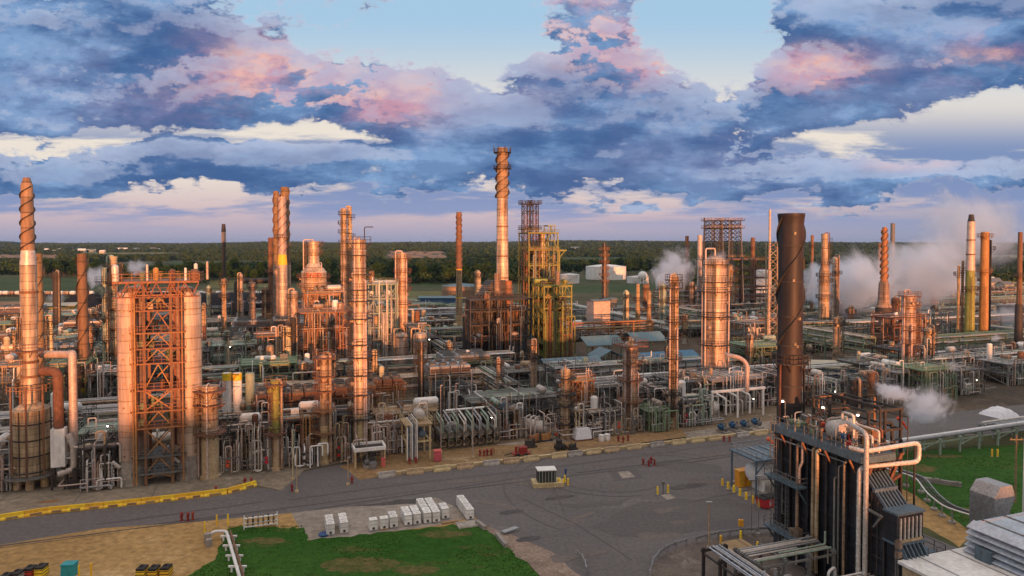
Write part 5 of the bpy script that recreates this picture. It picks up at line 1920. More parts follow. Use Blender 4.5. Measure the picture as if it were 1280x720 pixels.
# dark fired heater under the tallest chimney
D_ = Dn(628, 205)
t = thing('fired_heater', 'huge dark fired heater in grey steel under the tallest chimney', 'heater', SN((Sat(594, 205) + Sat(660, 205)) / 2, 212), GRID)
w = Sat(660, 205) - Sat(594, 205)
zh = [Zat(y, D_) for y in (470, 425, 400, 372)]
MB().box((-w * .08, 1, (zh[0] + zh[2]) / 2), (w * .88, 11, zh[2] - zh[0])).build('firebox', 'dark', t)
zq = Zat(352, D_)
MB().box((-w * .10, .5, (zh[2] + zh[3]) / 2 - .1), (w * .74, 9, zh[3] - zh[2] - .2)).build('convection_box', 'dark', t)
MB().extrude([(-w * .30, zh[3]), (w * .10, zh[3]), (w * .16, zq), (-w * .12, zq)], 'y', -3.2, 4).build('convection_hood', 'dark', t)
for k in range(8):
    MB().beam((-w * .38 + w * .08 * k, -4.2, zh[2]), (-w * .38 + w * .08 * k, -4.2, zh[3] + .4), .26).build('buckstay', 'dark' if k % 3 else 'grey', t)
for y in (393, 384, 376, 369, 362):
    z = Zat(y, D_)
    o = MB().box((-w * .08, -4.9, z), (w * .66, 1.2, .16)).build('walkway', 'dark', t)
    MB().rail([(-w * .40, -5.4, z + .1), (w * .24, -5.4, z + .1)], 1.1, .1, 2).build('railing', 'grey', o)
for k in range(13):
    x = -w * .48 + w * .8 * k / 12
    MB().beam((x, -4.7, 0), (x, -4.7, zh[2]), .3).build('buckstay', 'bluesteel' if k % 2 else 'grey', t)
for i, y in enumerate((462, 446, 430, 416, 402, 386)):
    z = Zat(y, D_)
    o = MB().box((-w * .06, -5.6, z), (w * .92, 1.7, .2)).build('walkway', 'grey' if i != 1 else 'bluesteel', t)
    MB().rail([(-w * .52, -6.4, z + .1), (w * .40, -6.4, z + .1)], 1.1, .09, 2).build('railing', 'grey', o)
MB().box((w * .30, -3.5, (Zat(385, D_) + Zat(410, D_)) / 2), (w * .14, 5, Zat(385, D_) - Zat(410, D_))).build('duct_box', 'rust', t)
MB().lathe([(1.6, Zat(412, D_)), (1.6, Zat(372, D_)), (1.2, Zat(366, D_)), (1.2, Zat(352, D_))], 16, (w * .20, -3, 0)).build('flue_duct', 'orange', t)
MB().lathe([(1.0, Zat(385, D_)), (1.0, Zat(342, D_))], 14, (-w * .05, -4.9, 0)).build('flue_duct', 'clad2', t)
MB().box((w * .28, -3, Zat(440, D_)), (w * .34, 8, Zat(428, D_) - Zat(452, D_))).build('panelled_wall', 'bluesteel', t)
mb = MB()
mb.beam((w * .12, -7.1, Zat(452, D_)), (w * .44, -7.1, Zat(428, D_)), .2).beam((w * .44, -7.12, Zat(452, D_)), (w * .12, -7.12, Zat(428, D_)), .2).build('cross_brace', 'grey', t)
rg = random.Random(8)
for k in range(70):
    mb, pm = rand_pipe(rg, w, 12, zh, ['dark', 'grey', 'bluesteel', 'rust', 'dark'])
    mb.build('pipe', pm, t)

# derrick pair
for px, w_, lab in [(890.5, 21, 'left derrick of the twin lattice derricks in the steam'), (912, 24, 'right derrick of the twin lattice derricks, slightly broader at its foot')]:
    D = 375
    k = mpp(D)
    t = thing('derrick', lab, 'derrick', (Xat(px, D), D, 0), GRID, 'twin lattice derricks')
    za, zb = Zat(322, D), Zat(276, D)
    wa, wb = w_ * k / 2, w_ * k / 2 * .72
    for sx in (-1, 1):
        for sy in (-1, 1):
            MB().beam((sx * wa, sy * wa, 0), (sx * wb, sy * wb, zb), .45).build('leg', 'grey', t)
    lv = 9
    for i in range(lv):
        z0, z1 = za + (zb - za) * i / lv, za + (zb - za) * (i + 1) / lv
        q = lambda z: wa + (wb - wa) * (z / zb)
        mb = MB()
        for sy in (-1, 1):
            a, b = q(z0), q(z1)
            mb.beam((-a, sy * a, z0), (a, sy * a, z0), .3)
            for f in range(3):
                xa, xb = -a + 2 * a * f / 3, -a + 2 * a * (f + 1) / 3
                mb.beam((xa, sy * a, z0), (xb * b / a, sy * b, z1), .22).beam((xb, sy * a, z0), (xa * b / a, sy * b, z1), .22)
            mb.beam((sy * a, -a, z0), (sy * a, a, z0), .3).beam((sy * a, -a, z0), (sy * b, b, z1), .22)
        mb.build('bracing', 'dark', t)
    for z in (zb, za + (zb - za) * .8, za):
        o = MB().box((0, 0, z), (wa * 2, wa * 2, .35)).build('platform', 'dark', t)
        MB().rail([(-wa, -wa, z), (wa, -wa, z), (wa, wa, z), (-wa, wa, z), (-wa, -wa, z)], 1.4, .16, 2.5).build('railing', 'clad2', o)
    tower('coke_drum', 'dark coke drum below the %s lattice derrick' % ('left' if px < 900 else 'right'), 'drum', px, None, 330, w_ * .5, 'clad2', 'dark', 8, (340, 352, 366), 'dome', 2, D=D, seed=px, pm='orange')
t, w, d = frame('orange-decked steel structure carrying the twin lattice derricks', Sat(877, 350), Sat(928, 350), 326, 340, [Zat(y, 372) for y in (375, 362, 350, 338, 325)], 'rust', 4, 2, True, True, name='steel_structure', px=.5)
t = chimney('vent_pole', 'thin black pole on the left edge of the lattice derricks', 879.5, None, [(272, 1.4), (390, 1.8)], [(272, BIG, 'dark', 'pole')], (), (), D=372, cat='pole', lad=False)

# flare pole in its lattice
t = chimney('flare_pole', 'thin pink flare pole standing inside a slim lattice tower', 961, None, [(262, 2.8), (440, 3.4)], [(262, BIG, 'pinkpipe', 'pole')], (), (), D=215, cat='flare', lad=False)
q = 6.2 * mpp(215)
h = Zat(303, 215)
for sx, sy in ((-1, -1), (1, -1), (0, 1)):
    MB().beam((sx * q * 1.3, sy * q, 0), (sx * q, sy * q, h), .3).build('lattice_leg', 'clad2', t)
z = 2.0
while z < h - 2:
    mb = MB()
    mb.beam((-q * 1.1, -q, z), (q * 1.1, -q, z + 2.6), .15).beam((q * 1.1, -q * 1.01, z), (-q * 1.1, -q * 1.01, z + 2.6), .15).beam((-q * 1.1, -q, z), (0, q, z), .15).beam((q * 1.1, -q, z), (0, q, z), .15)
    mb.build('bracing', 'clad2', t)
    z += 2.6
# ------------------------------------------------------------------ process structures, racks, sheds


def up(desc, px0, px1, n, dep, zs, m='grey', **k):
    return unit(desc, Sat(px0, n), Sat(px1, n), n, n + dep, zs, m, px=(px0 + px1) / 2, **k)


WARM = ['pinkpipe', 'orange', 'rust', 'pinkpipe', 'silver', 'redsteel', 'clad2']
COOL = ['silver', 'galv', 'white', 'pgreen', 'grey', 'clad2', 'galv']
GRN = ['green', 'pgreen', 'galv', 'silver', 'clad2', 'green']

# row one and two, by eye from the photo
up('silver-piped grey unit', 268, 333, 139, 8, [3.6, 6.9], 'grey', pipes=51, gear=3, seed=1, nx=4)
up('rust-roofed fan cooler structure', 316, 396, 140, 9, [4.6, 8.6], 'rust', pipes=51, gear=2, fans=5, seed=2, ms=WARM, nx=5)
up('rust-roofed fan cooler structure', 398, 472, 141, 9, [4.6, 8.8], 'rust', pipes=51, gear=2, fans=4, seed=3, ms=WARM, nx=5)
up('orange fan cooler structure', 464, 505, 144, 9, [4.2, 9.2], 'orange', pipes=36, gear=2, fans=3, seed=4, ms=WARM)
up('yellow-beamed structure', 470, 545, 135, 7, [3.5, 6.2], 'tan', pipes=45, gear=3, seed=5, nx=4)
up('brown-topped cooler structure', 536, 590, 150, 10, [4, 7, 10.2], 'grey', pipes=39, gear=3, fans=4, seed=6, nx=4)
up('low pale-topped pipe structure', 590, 700, 141, 10, [3.0, 5.6], 'grey', pipes=66, gear=3, seed=7, nx=6, ms=COOL)
up('reddish open deck structure', 716, 742, 133, 6, [3, 5.5, 8, 10.5], 'orange', pipes=33, gear=5, seed=8, ms=WARM)
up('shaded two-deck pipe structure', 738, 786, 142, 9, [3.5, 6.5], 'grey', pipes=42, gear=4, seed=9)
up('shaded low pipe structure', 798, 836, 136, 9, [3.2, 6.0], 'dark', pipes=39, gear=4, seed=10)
up('grey two-deck pipe structure', 846, 884, 138, 10, [3.2, 7.2], 'grey', pipes=45, gear=4, seed=11, ms=COOL)
up('white-piped open structure', 892, 955, 136, 10, [4.6, 7.4], 'galv', pipes=60, gear=3, seed=12, ms=['white', 'silver', 'pinkpipe', 'galv'], nx=4)
up('dark narrow pipe structure', 956, 985, 138, 10, [3.5, 7], 'dark', pipes=33, gear=4, seed=13)
up('low dark pipe structure', -30, 14, 131, 9, [3.2, 6.0], 'grey', pipes=42, gear=3, seed=14)
up('pale green low structure', 96, 142, 135, 8, [3.5, 7.2], 'pgreen', pipes=39, gear=4, seed=15)
up('grey braced structure', 52, 100, 141, 9, [4, 8], 'dark', pipes=39, gear=4, seed=16)
up('four-deck orange steel structure', 374, 441, 196, 12, [6, 11, 16, 21], 'redsteel', pipes=90, gear=10, seed=17, ms=WARM, nx=5)
up('tall red steel structure', 383, 425, 212, 10, [8, 14, 20, 25], 'orange', pipes=60, gear=8, seed=18, ms=WARM, nx=4)
up('tall grey-green many-decked frame', 461, 497, 214, 12, [5, 9.5, 14, 18.5, 23, 27.5], 'pgreen', pipes=90, gear=14, seed=19, ms=COOL, nx=4)
up('grey frame with silver piping', 508, 530, 216, 12, [5, 9, 13.5], 'grey', pipes=54, gear=6, seed=20, ms=COOL)
up('dark mid-height frame', 322, 350, 196, 10, [5, 10, 15], 'rust', pipes=54, gear=6, seed=21, ms=WARM)
up('reddish pipe frame', 412, 446, 236, 10, [6, 12, 18], 'redsteel', pipes=54, gear=8, seed=22, ms=WARM)
up('low cream-piped frame', 110, 148, 166, 10, [4, 8, 12], 'grey', pipes=45, gear=5, seed=23)
up('grey braced frame', 928, 960, 190, 10, [4, 9, 13], 'grey', pipes=51, gear=6, seed=24)
up('green multi-shelf pipe frame', 940, 1002, 165, 12, [2.4, 4.8, 7.2, 9.5], 'green', pipes=90, gear=2, seed=25, ms=GRN, nx=6)
up('pipe-crowded orange frame', 1118, 1158, 172, 9, [4, 8, 12, 15], 'rust', pipes=60, gear=6, seed=26, ms=WARM, nx=4)
up('pipe-looped frame', 1148, 1186, 196, 10, [4, 8, 12.5], 'grey', pipes=60, gear=9, seed=27, ms=COOL)
up('frame of dark posts', 1186, 1240, 146, 9, [3, 6], 'grey', pipes=51, gear=6, seed=28, ms=COOL, nx=5)
up('low frame with yellow lights', 1246, 1310, 150, 9, [3, 5.5], 'grey', pipes=51, gear=6, seed=29, ms=GRN, nx=5)
up('red-piped frame', 935, 975, 214, 10, [5, 10], 'redsteel', pipes=51, gear=5, seed=30, ms=WARM)

up('low grey structure', 1086, 1118, 128, 9, [3, 6.2], 'grey', pipes=51, gear=5, seed=51, ms=COOL)
up('galvanised two-deck structure', 1122, 1152, 131, 9, [3.2, 7], 'galv', pipes=54, gear=5, seed=52, ms=COOL)
up('green-posted pipe structure', 1154, 1192, 127, 9, [3, 5.5, 8], 'green', pipes=60, gear=5, seed=53, ms=GRN, nx=4)
up('dull two-deck pipe structure', 1196, 1228, 130, 9, [3.2, 6.4], 'grey', pipes=54, gear=5, seed=54, ms=COOL)
up('white-piped low structure', 1262, 1310, 134, 9, [3.2, 6.0], 'galv', pipes=54, gear=5, seed=55, ms=COOL, nx=4)
up('plain grey structure', 1080, 1120, 143, 9, [3.4, 7], 'grey', pipes=51, gear=6, seed=56, ms=COOL)
up('dark three-deck structure', 1124, 1166, 146, 9, [3.2, 6.4, 9.5], 'dark', pipes=51, gear=6, seed=57, ms=PIPE_MS, nx=4)
up('long low pipe structure', 1000, 1060, 134, 8, [3, 5], 'grey', pipes=51, gear=4, seed=58, ms=COOL, nx=5)

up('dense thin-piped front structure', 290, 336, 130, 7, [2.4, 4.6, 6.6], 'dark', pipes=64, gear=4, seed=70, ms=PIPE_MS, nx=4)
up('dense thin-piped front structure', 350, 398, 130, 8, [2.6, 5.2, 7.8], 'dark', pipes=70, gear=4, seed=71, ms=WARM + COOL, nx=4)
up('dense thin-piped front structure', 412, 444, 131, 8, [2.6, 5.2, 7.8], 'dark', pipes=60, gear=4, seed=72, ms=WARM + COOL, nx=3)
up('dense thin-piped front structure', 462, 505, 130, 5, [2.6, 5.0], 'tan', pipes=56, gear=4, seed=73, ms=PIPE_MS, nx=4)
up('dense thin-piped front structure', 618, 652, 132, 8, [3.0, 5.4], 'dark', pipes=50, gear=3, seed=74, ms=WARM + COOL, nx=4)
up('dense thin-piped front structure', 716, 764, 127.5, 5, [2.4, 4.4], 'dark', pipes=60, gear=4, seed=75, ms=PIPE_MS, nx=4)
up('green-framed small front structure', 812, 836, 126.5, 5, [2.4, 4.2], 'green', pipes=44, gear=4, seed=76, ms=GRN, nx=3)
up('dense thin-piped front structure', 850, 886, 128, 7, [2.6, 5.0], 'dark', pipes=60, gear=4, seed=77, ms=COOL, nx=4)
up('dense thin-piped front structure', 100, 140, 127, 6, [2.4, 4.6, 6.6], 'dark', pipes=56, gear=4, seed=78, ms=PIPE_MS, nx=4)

up('thin-piped structure under the blue roofs', 694, 746, 164, 7, [3, 5.6, 7.6], 'grey', pipes=50, gear=6, seed=80, ms=COOL, nx=4)
up('thin-piped structure before the bright blue roof', 800, 838, 162, 7, [3, 5.6, 7.4], 'grey', pipes=50, gear=6, seed=81, ms=COOL, nx=4)

# long racks crossing the plant
RK = [('long grey pipe rack behind the twin silos carrying white pipes', 60, 320, 158, [5.5, 8.0], 9, 'grey', COOL),
      ('long brown pipe rack behind the rust-roofed coolers', 300, 600, 164, [5.0, 7.8], 9, 'tan', WARM),
      ('wide pale pipe rack running past the two silver tanks', 262, 640, 186, [6.0, 8.6], 10, 'grey', COOL),
      ('green-railed pipe rack far left behind the chimneys', -40, 150, 196, [4.0, 7.0], 9, 'pgreen', GRN),
      ('grey pipe rack left of the dark fired heater', 440, 600, 250, [5.0, 8.0], 9, 'grey', COOL),
      ('far pipe rack with silver pipes behind the tan chimney', 500, 640, 290, [4.0, 6.5], 8, 'grey', COOL),
      ('orange-lit elevated pipe bridge right of the yellow-green tower', 714, 812, 236, [7.5, 9.6], 8, 'orange', ['orange', 'rust', 'tan']),
      ('grey rack crossing behind the fattest column', 800, 1000, 250, [4.5, 7.0], 9, 'grey', COOL),
      ('low green pipe rack below the steam, right of the black chimney', 1000, 1140, 212, [4.0, 6.5, 9.0], 9, 'green', GRN),
      ('dull rack under the orange spiral chimney', 1000, 1200, 262, [4.0, 6.5], 8, 'grey', GRN),
      ('green pipe rack in front of the yellow heater box', 1150, 1320, 172, [4.0, 6.2, 8.0], 9, 'green', GRN),
      ('grey multi-pipe rack near the white tarpaulin', 1090, 1330, 160, [5.0], 10, 'grey', COOL),
      ('rear rack with green truss behind the yellow chimney pair', 1110, 1330, 300, [4.5, 7], 8, 'pgreen', GRN),
      ('pale rack on the left edge before the yellow shed', -60, 110, 250, [3.5, 6], 9, 'grey', COOL),
      ('rear rack passing the thin dark mast', 160, 345, 262, [4, 7], 9, 'grey', GRN),
      ('white-piped rack low behind the right front row', 1000, 1330, 148, [4.2, 6.2], 9, 'grey', COOL),
      ('dark double rack behind the squat orange column', 250, 470, 176, [6.0, 8.4, 10.4], 9, 'dark', COOL),
      ('pale rack passing under the bundled chimneys', 250, 460, 207, [5, 7.5, 9.5], 9, 'galv', COOL),
      ('cream-piped rack behind the pipe-wrapped column', 1060, 1330, 206, [4.5, 7.0, 9.5], 9, 'grey', COOL),
      ('long back rack of silver pipes beyond the tan chimney', 440, 720, 330, [5, 8], 9, 'grey', COOL),
      ('back rack under the white dome tank steam', 700, 960, 300, [5, 8], 9, 'grey', COOL),
      ('high back rack beneath the lattice derricks', 820, 1090, 345, [6, 9, 12], 8, 'dark', COOL),
      ('rear dull rack right of the silo group', 150, 420, 235, [5, 7.5], 9, 'grey', COOL),
      ('far right silver rack below the yellow chimney pair', 1120, 1340, 246, [5, 8], 9, 'pgreen', COOL),
      ('left silver rack behind the drum furnace', -60, 160, 150, [5.5, 8], 9, 'grey', COOL),
      ('left rear white-piped rack before the coal', -60, 250, 330, [4, 7], 9, 'grey', COOL),
      ('silver rack in front of the blue-roofed sheds', 690, 880, 165, [5.5, 7.5], 8, 'grey', COOL),
      ('low front pipe rack behind the pumps', 700, 985, 150, [4.5, 6.5], 8, 'grey', COOL)]
for i, (lab, a, b, n, zs, k, m, ms) in enumerate(RK):
    rack(lab, SN(Sat(a, n), n), SN(Sat(b, n), n), 5.5 if i != 6 else 4.5, zs, k, m, ms, seed=i, step=7.0, loops=2 if i % 2 else 0)
for i, (lab, px, n0, n1, zs, m, ms) in enumerate([('pipe rack heading straight away beside the dark fired heater', 568, 150, 250, [5, 7.5], 'grey', COOL),
                                         ('pipe rack heading away left of the tallest column group', 300, 160, 300, [5, 7.5], 'grey', COOL),
                                         ('pale green conveyor-like rack climbing away at the far left', 64, 205, 300, [4, 6], 'pgreen', GRN),
                                         ('green pipe rack heading away right of the fattest column', 925, 170, 300, [5, 7.5, 9.5], 'green', GRN),
                                         ('pipe rack heading away right of the pipe-wrapped column', 1166, 150, 280, [5, 7.5], 'green', GRN),
                                         ('pipe rack heading away behind the crowned column', 762, 240, 340, [5, 7.5], 'grey', COOL)]):
    s = Sat(px, (n0 + n1) / 2)
    rack(lab, SN(s, n0), SN(s, n1), 5, zs, 8, m, ms, seed=40 + i, step=8, loops=1)

up('caged dark heater deck', 588, 664, 199, 5, [Zat(y, Dn(625, 200)) for y in (468, 446, 424, 405, 388, 374)], 'dark', pipes=70, gear=8, seed=61, ms=['dark', 'dark', 'grey', 'bluesteel', 'rust'], nx=7)

# generic rows filling the plant to its back edge
rg = random.Random(77)
ADJ = ['grey', 'dark', 'rusty', 'green', 'pale-green', 'galvanised', 'weathered']
MS = ['grey', 'dark', 'rust', 'green', 'pgreen', 'galv', 'clad2']
skip = [(484, 545, 160, 222), (170, 250, 150, 190), (690, 890, 176, 230), (590, 662, 190, 225), (1186, 1262, 222, 260), (1000, 1075, 148, 175), (655, 716, 205, 240)]
for n, dep, ylo, yhi, st in [(170, 9, 455, 475, 58), (200, 10, 432, 450, 56), (226, 10, 418, 438, 60), (254, 11, 408, 425, 62), (284, 12, 398, 415, 64), (318, 13, 392, 405, 66), (356, 14, 386, 397, 70), (398, 15, 380, 390, 76), (444, 16, 374, 384, 84)]:
    px = -30 + rg.uniform(0, 20)
    while px < 1300:
        w = st * rg.uniform(.7, 1.3)
        mid = px + w / 2
        hit = (n > 390 and (mid < 330 or 640 < mid < 900)) or any(a < px + w and px < b and c <= n + dep and n <= d for a, b, c, d in skip)
        if not hit:
            D = Dn(mid, n)
            top = max(2.6, Zat(rg.uniform(ylo, yhi), D))
            k = 1 if top < 4 else 2 if top < 8 else 3 if top < 13 else 4
            zs = [top * (i + 1) / k for i in range(k)]
            ci = rg.randrange(7)
            up('%s %s-deck pipe structure' % (ADJ[ci], ['one', 'two', 'three', 'four'][k - 1]), px, px + w * .95, n + rg.uniform(-3, 3), dep, zs, MS[ci],
               pipes=int(rg.uniform(26, 40)), gear=int(rg.uniform(3, 8)), seed=int(px), ms=rg.choice([COOL, COOL, WARM, GRN, PIPE_MS]), fans=3 if rg.random() < .12 else 0,
               brace=rg.random() < .8, nx=rg.choice([3, 3, 4]))
        px += w + rg.uniform(0, 3)

# small columns poking out of the rows
VN = [('rust', 'rusty'), ('clad', 'silver'), ('clad2', 'dull'), ('cream', 'cream'), ('tan', 'tan'), ('dark', 'black'), ('pgreen', 'pale green')]
for k in range(120):
    px = 8 + 1264 * (k + rg.random()) / 120
    n = rg.choice([152, 166, 183, 207, 234, 262, 296, 330])
    if any(a - 10 < px < b + 10 and c <= n <= d for a, b, c, d in skip):
        continue
    D = Dn(px, n)
    y = rg.uniform(-52, 0) + {152: 476, 166: 462, 183: 446, 207: 428, 234: 412, 262: 400, 296: 392, 330: 384}[n]
    m, nm = rg.choice(VN)
    tower('process_vessel', auto_label(nm + ' small column', px, n), 'column', px, n, y, rg.uniform(4, 9), m, 'conc', 2.5, (y + 6, y + 22) if rg.random() < .6 else (y + 5,), rg.choice(['dome', 'dome', 'flat', 'cone']), 1, seed=k, nozz=2, wide=.9)

# horizontal drums among the rows
for k in range(34):
    px = 20 + 1240 * (k + rg.random()) / 34
    n = rg.choice([133, 147, 160, 180, 203, 230])
    if any(a - 10 < px < b + 10 and c <= n <= d for a, b, c, d in skip) or (n == 133 and (px < 275 or px > 960)):
        continue
    D = Dn(px, n)
    m, nm = rg.choice([('white', 'white'), ('silver', 'silver'), ('clad2', 'dull'), ('rust', 'rusty'), ('pgreen', 'pale green')])
    drum(auto_label(nm + ' horizontal drum', px, n), (Xat(px, D), D, 0), rg.uniform(.8, 1.5), rg.uniform(4, 9), m, GRID + rg.choice([0, PI / 2]))

# ---- front row, piece by piece
def spool_bundle(label, px, n, k, h, dx, m, depth=3.5, low=1.0, seed=0):
    """bundle of parallel pipes dropping from a rack to grade"""
    rg = random.Random(seed)
    D = Dn(px, n)
    t = thing('pipe_bundle', label, 'pipe bundle', (Xat(px, D), D, 0), GRID)
    for i in range(k + 3):
        x = (i - (k + 2) / 2) * dx * .8 + rg.uniform(-.2, .2)
        hh = h * rg.uniform(.55, 1.05)
        r = rg.choice([.07, .09, .11, .13])
        y = rg.uniform(-.5, .9)
        mm = m if rg.random() < .55 else rg.choice(['galv', 'clad2', 'grey', 'pinkpipe'])
        if rg.random() < .6:
            MB().pipe([(x, depth, hh), (x, y, hh), (x, y, .5), (x + rg.choice([-.9, .9]), y, .5)], r, 8, .4).build('pipe', mm, t)
        else:
            x2 = x + rg.choice([-1, 1]) * rg.uniform(.6, 2.4)
            MB().pipe([(x, y, .2), (x, y, hh), (x2, y, hh), (x2, y, hh * .5), (x2, depth, hh * .5)], r, 8, .35).build('pipe', mm, t)
    MB().beam((-k * dx / 2 - .4, .3, h * .55), (k * dx / 2 + .4, .3, h * .55), .18).beam((-k * dx / 2 - .4, .3, 0), (-k * dx / 2 - .4, .3, h * .9), .2).beam((k * dx / 2 + .4, .3, 0), (k * dx / 2 + .4, .3, h * .9), .2).build('support', 'grey', t)
    for i in range(2):
        x = rg.uniform(-1, 1)
        MB().lathe([(.1, -.3), (.35, -.2), (.35, .2), (.1, .3)], 10, (x, -.1, rg.uniform(1, 2.2))).box((x, -.1, 2.6), (.5, .1, .5)).build('valve', rg.choice(['dark', 'red', 'grey']), t)
    return t


spool_bundle('silver looped pipe bundle at grade right of the squat orange column', 283, 126, 4, 5.6, .75, 'silver', seed=1)
spool_bundle('tall silver pipe bundle left of the yellow column, red valve at foot', 325, 126, 5, 7.6, .45, 'silver', 5, seed=2)
spool_bundle('grey pipe bundle right of the yellow column at grade', 361, 127, 4, 4.8, .9, 'galv', seed=3)
spool_bundle('thin white pipe bundle midway between yellow and slim orange columns', 383, 126, 5, 4.2, .7, 'white', seed=4)
spool_bundle('pink-lit pipe bundle close to the slim orange column', 423, 128, 4, 7.2, .8, 'pinkpipe', seed=5)
spool_bundle('white pipe bundle standing before the dark column', 690, 128, 5, 5.5, .55, 'pinkpipe', seed=6)
spool_bundle('tall silver double-loop pipe bundle left of the crowned column', 770, 126, 4, 7.8, 1.0, 'silver', seed=7)
spool_bundle('short grey pipe bundle right of the thin orange column', 858, 127, 4, 4.8, .8, 'galv', seed=8)
spool_bundle('silver pipe bundle hugging the foot of the crowned column', 799, 126, 3, 5.2, .7, 'silver', seed=9)
spool_bundle('grey pipe bundle at the far left near the drum furnace', 118, 128, 5, 6.0, .6, 'galv', seed=10)
spool_bundle('pale pipe bundle left of the sand-legged catch basin', 437, 126, 4, 5.0, .6, 'pinkpipe', seed=11)
# exchanger bank: a row of portal pipes in pale green and grey
D_ = Dn(588, 129)
for k in range(8):
    px = 553 + 9.5 * k
    D = Dn(px, 129)
    m, nm = [('pgreen', 'pale green'), ('galv', 'grey'), ('pgreen', 'pale green'), ('silver', 'silver')][k % 4]
    t = thing('heat_exchanger', 'stacked exchanger %s of the exchanger bank, with %s portal pipes' % (['first from left', 'second from left', 'third from left', 'fourth from left', 'fourth from right', 'third from right', 'second from right', 'first from right'][k], nm), 'heat exchanger', (Xat(px, D), D, 0), GRID, 'exchanger bank behind the tan blocks')
    for z in (1.3, 2.9):
        MB().lathe([(.01, -.8), (.5, -.8), (.5, -.55), (.42, -.5), (.42, 5), (.36, 5.3), (.01, 5.4)], 14, (0, 0, z), 'y').build('shell', 'dark' if z < 2 else 'grey', t)
        MB().lathe([(.6, -.95), (.6, -.8), (.01, -.79)], 14, (0, 0, z), 'y').build('channel_flange', 'tan', t)
    MB().box((0, 1, .4), (.5, .5, .8)).box((0, 3.6, .4), (.5, .5, .8)).build('saddle', 'conc', t)
    MB().pipe([(.1, .2, 3.3), (.1, .2, 5.4), (.1, 6, 6.1)], .2, 8, .5).pipe([(-.35, -.4, .4), (-.35, -.4, 4.9), (-.35, 4, 5.6)], .13, 8, .4).build('portal_pipe', m, t)
o = MB().pipe([G(557, 513, 6.2), G(605, 509, 6.2)], .2, 10).build('header_pipe', 'white')
o.location.z = -.0
tag(o, 'white header pipe lying across the exchanger bank', 'pipe')
# frame with drum left of the exchanger bank
t, w, d = frame('sand-coloured two-deck frame holding a round drum above a pink tote', Sat(508, 124), Sat(537, 124), 124, 129, [3.6, 6.6], 'sand', 2, 2, False, True, name='steel_structure', px=.32, decks=[1])
for k in range(7):
    MB().pipe([(-w / 2 + .3 * k, -d / 2 - .5, .3), (-w / 2 + .3 * k, -d / 2 - .5, 6.2 + .2 * k), (-w / 2 + .3 * k, d / 2, 6.2 + .2 * k)], .11, 7).build('pipe', ['white', 'bluesteel', 'silver'][k % 3], t)
drum('small round silver drum on top of the sand-coloured frame', SN(Sat(524, 126), 126.5, 6.75), .95, 2.4, 'silver', GRID + PI / 2, .35, 'sand', pipes=1)
drum('grey drum slung in the lower bay of the sand-coloured frame', SN(Sat(526, 126), 126.2, 3.4), .7, 2.2, 'bluesteel', GRID + PI / 2, .35, 'sand', pipes=0)
# elevated basin
t = thing('catch_basin', 'white-rimmed open basin raised on sand-coloured legs beside the road', 'basin', G(461, 580), GRID)
w, d, h = 5.2, 3.4, 3.1
for x in (-w / 2, w / 2):
    for y in (-d / 2, d / 2):
        MB().beam((x, y, 0), (x, y, h), .32).build('leg', 'sand', t)
MB().box((0, -d / 2 - .1, h + .15), (w + .5, .35, .6)).box((0, d / 2 + .1, h + .15), (w + .5, .35, .6)).box((-w / 2 - .1, 0, h + .15), (.35, d - .2, .6)).box((w / 2 + .1, 0, h + .15), (.35, d - .2, .6)).build('rim', 'white', t)
MB().box((0, 0, h - .02), (w, d, .12)).build('floor_plate', 'dark', t)
MB().pipe([(.4, 0, .2), (.4, 0, h - .05)], .2, 8).build('drain', 'grey', t)
pump('dark pump under the raised white-rimmed basin', G(458, 583), 'dark', s=1.1)
pump('second dark pump deeper under the raised white-rimmed basin', G(466, 577), 'dark', s=.9)
t = thing('bucket', 'grey steel bucket standing before the raised basin', 'bucket', G(466.5, 586), 0)
MB().lathe([(.55, 0), (.75, 1.15), (.68, 1.15), (.5, .12), (.01, .1)], 14).build('shell', 'galv', t)
MB().pipe([(-.72, 0, 1.1), (-.5, 0, 1.6), (.5, 0, 1.6), (.72, 0, 1.1)], .04, 6).build('handle', 'dark', t)
# drum and bundles beside the tan ground
drum('shiny silver drum with its round end facing the road', (*G(669, 546)[:2], 0), 1.35, 4.6, 'silver', GRID - R(50), .9, pipes=3)
drum('dull drum above the blue pumps under the fattest column', SN(Sat(880, 141), 141, 0), 1.2, 7, 'clad2', GRID, 1.2)
for k, (px, py) in enumerate([(904, 541), (918, 538.5), (932, 536.5), (946, 534)]):
    pump('blue-motored pump, %s of the four beside the white-piped structure' % ['leftmost', 'second from left', 'second from right', 'rightmost'][k], G(px, py), 'blue', 'blue pumps in a row', s=1.15)
for k in range(4):                                  # white portals above the pumps
    px = 893 + 15 * k
    n = 131.5
    D = Dn(px, n)
    t = thing('pipe_portal', 'white pipe portal over the blue pumps, %s' % ['leftmost of four', 'second of four from left', 'second of four from right', 'rightmost of four'][k], 'pipe portal', (Xat(px, D), D, 0), GRID, 'white pipe portals over the pumps')
    MB().pipe([(0, 0, .3), (0, 0, 4.0 + .2 * k), (0, 3.5, 4.4 + .2 * k)], .26, 9, .5).build('pipe', 'white', t)
    MB().pipe([(1.3, 0, .3), (1.3, 0, 3.4), (1.3, 2.5, 3.4)], .18, 8, .5).build('pipe', 'silver', t)
o = MB().beam(SN(Sat(890, 130), 130, 6.4), SN(Sat(957, 130), 130, 6.4), .5).beam(SN(Sat(891, 130), 130, 0), SN(Sat(891, 130), 130, 6.1), .4).beam(SN(Sat(955, 130), 130, 0), SN(Sat(955, 130), 130, 6.1), .4).beam(SN(Sat(923, 130), 130, 0), SN(Sat(923, 130), 130, 6.1), .35).build('steel_portal', 'white')
tag(o, 'long white steel portal spanning above the blue pumps', 'steel portal')
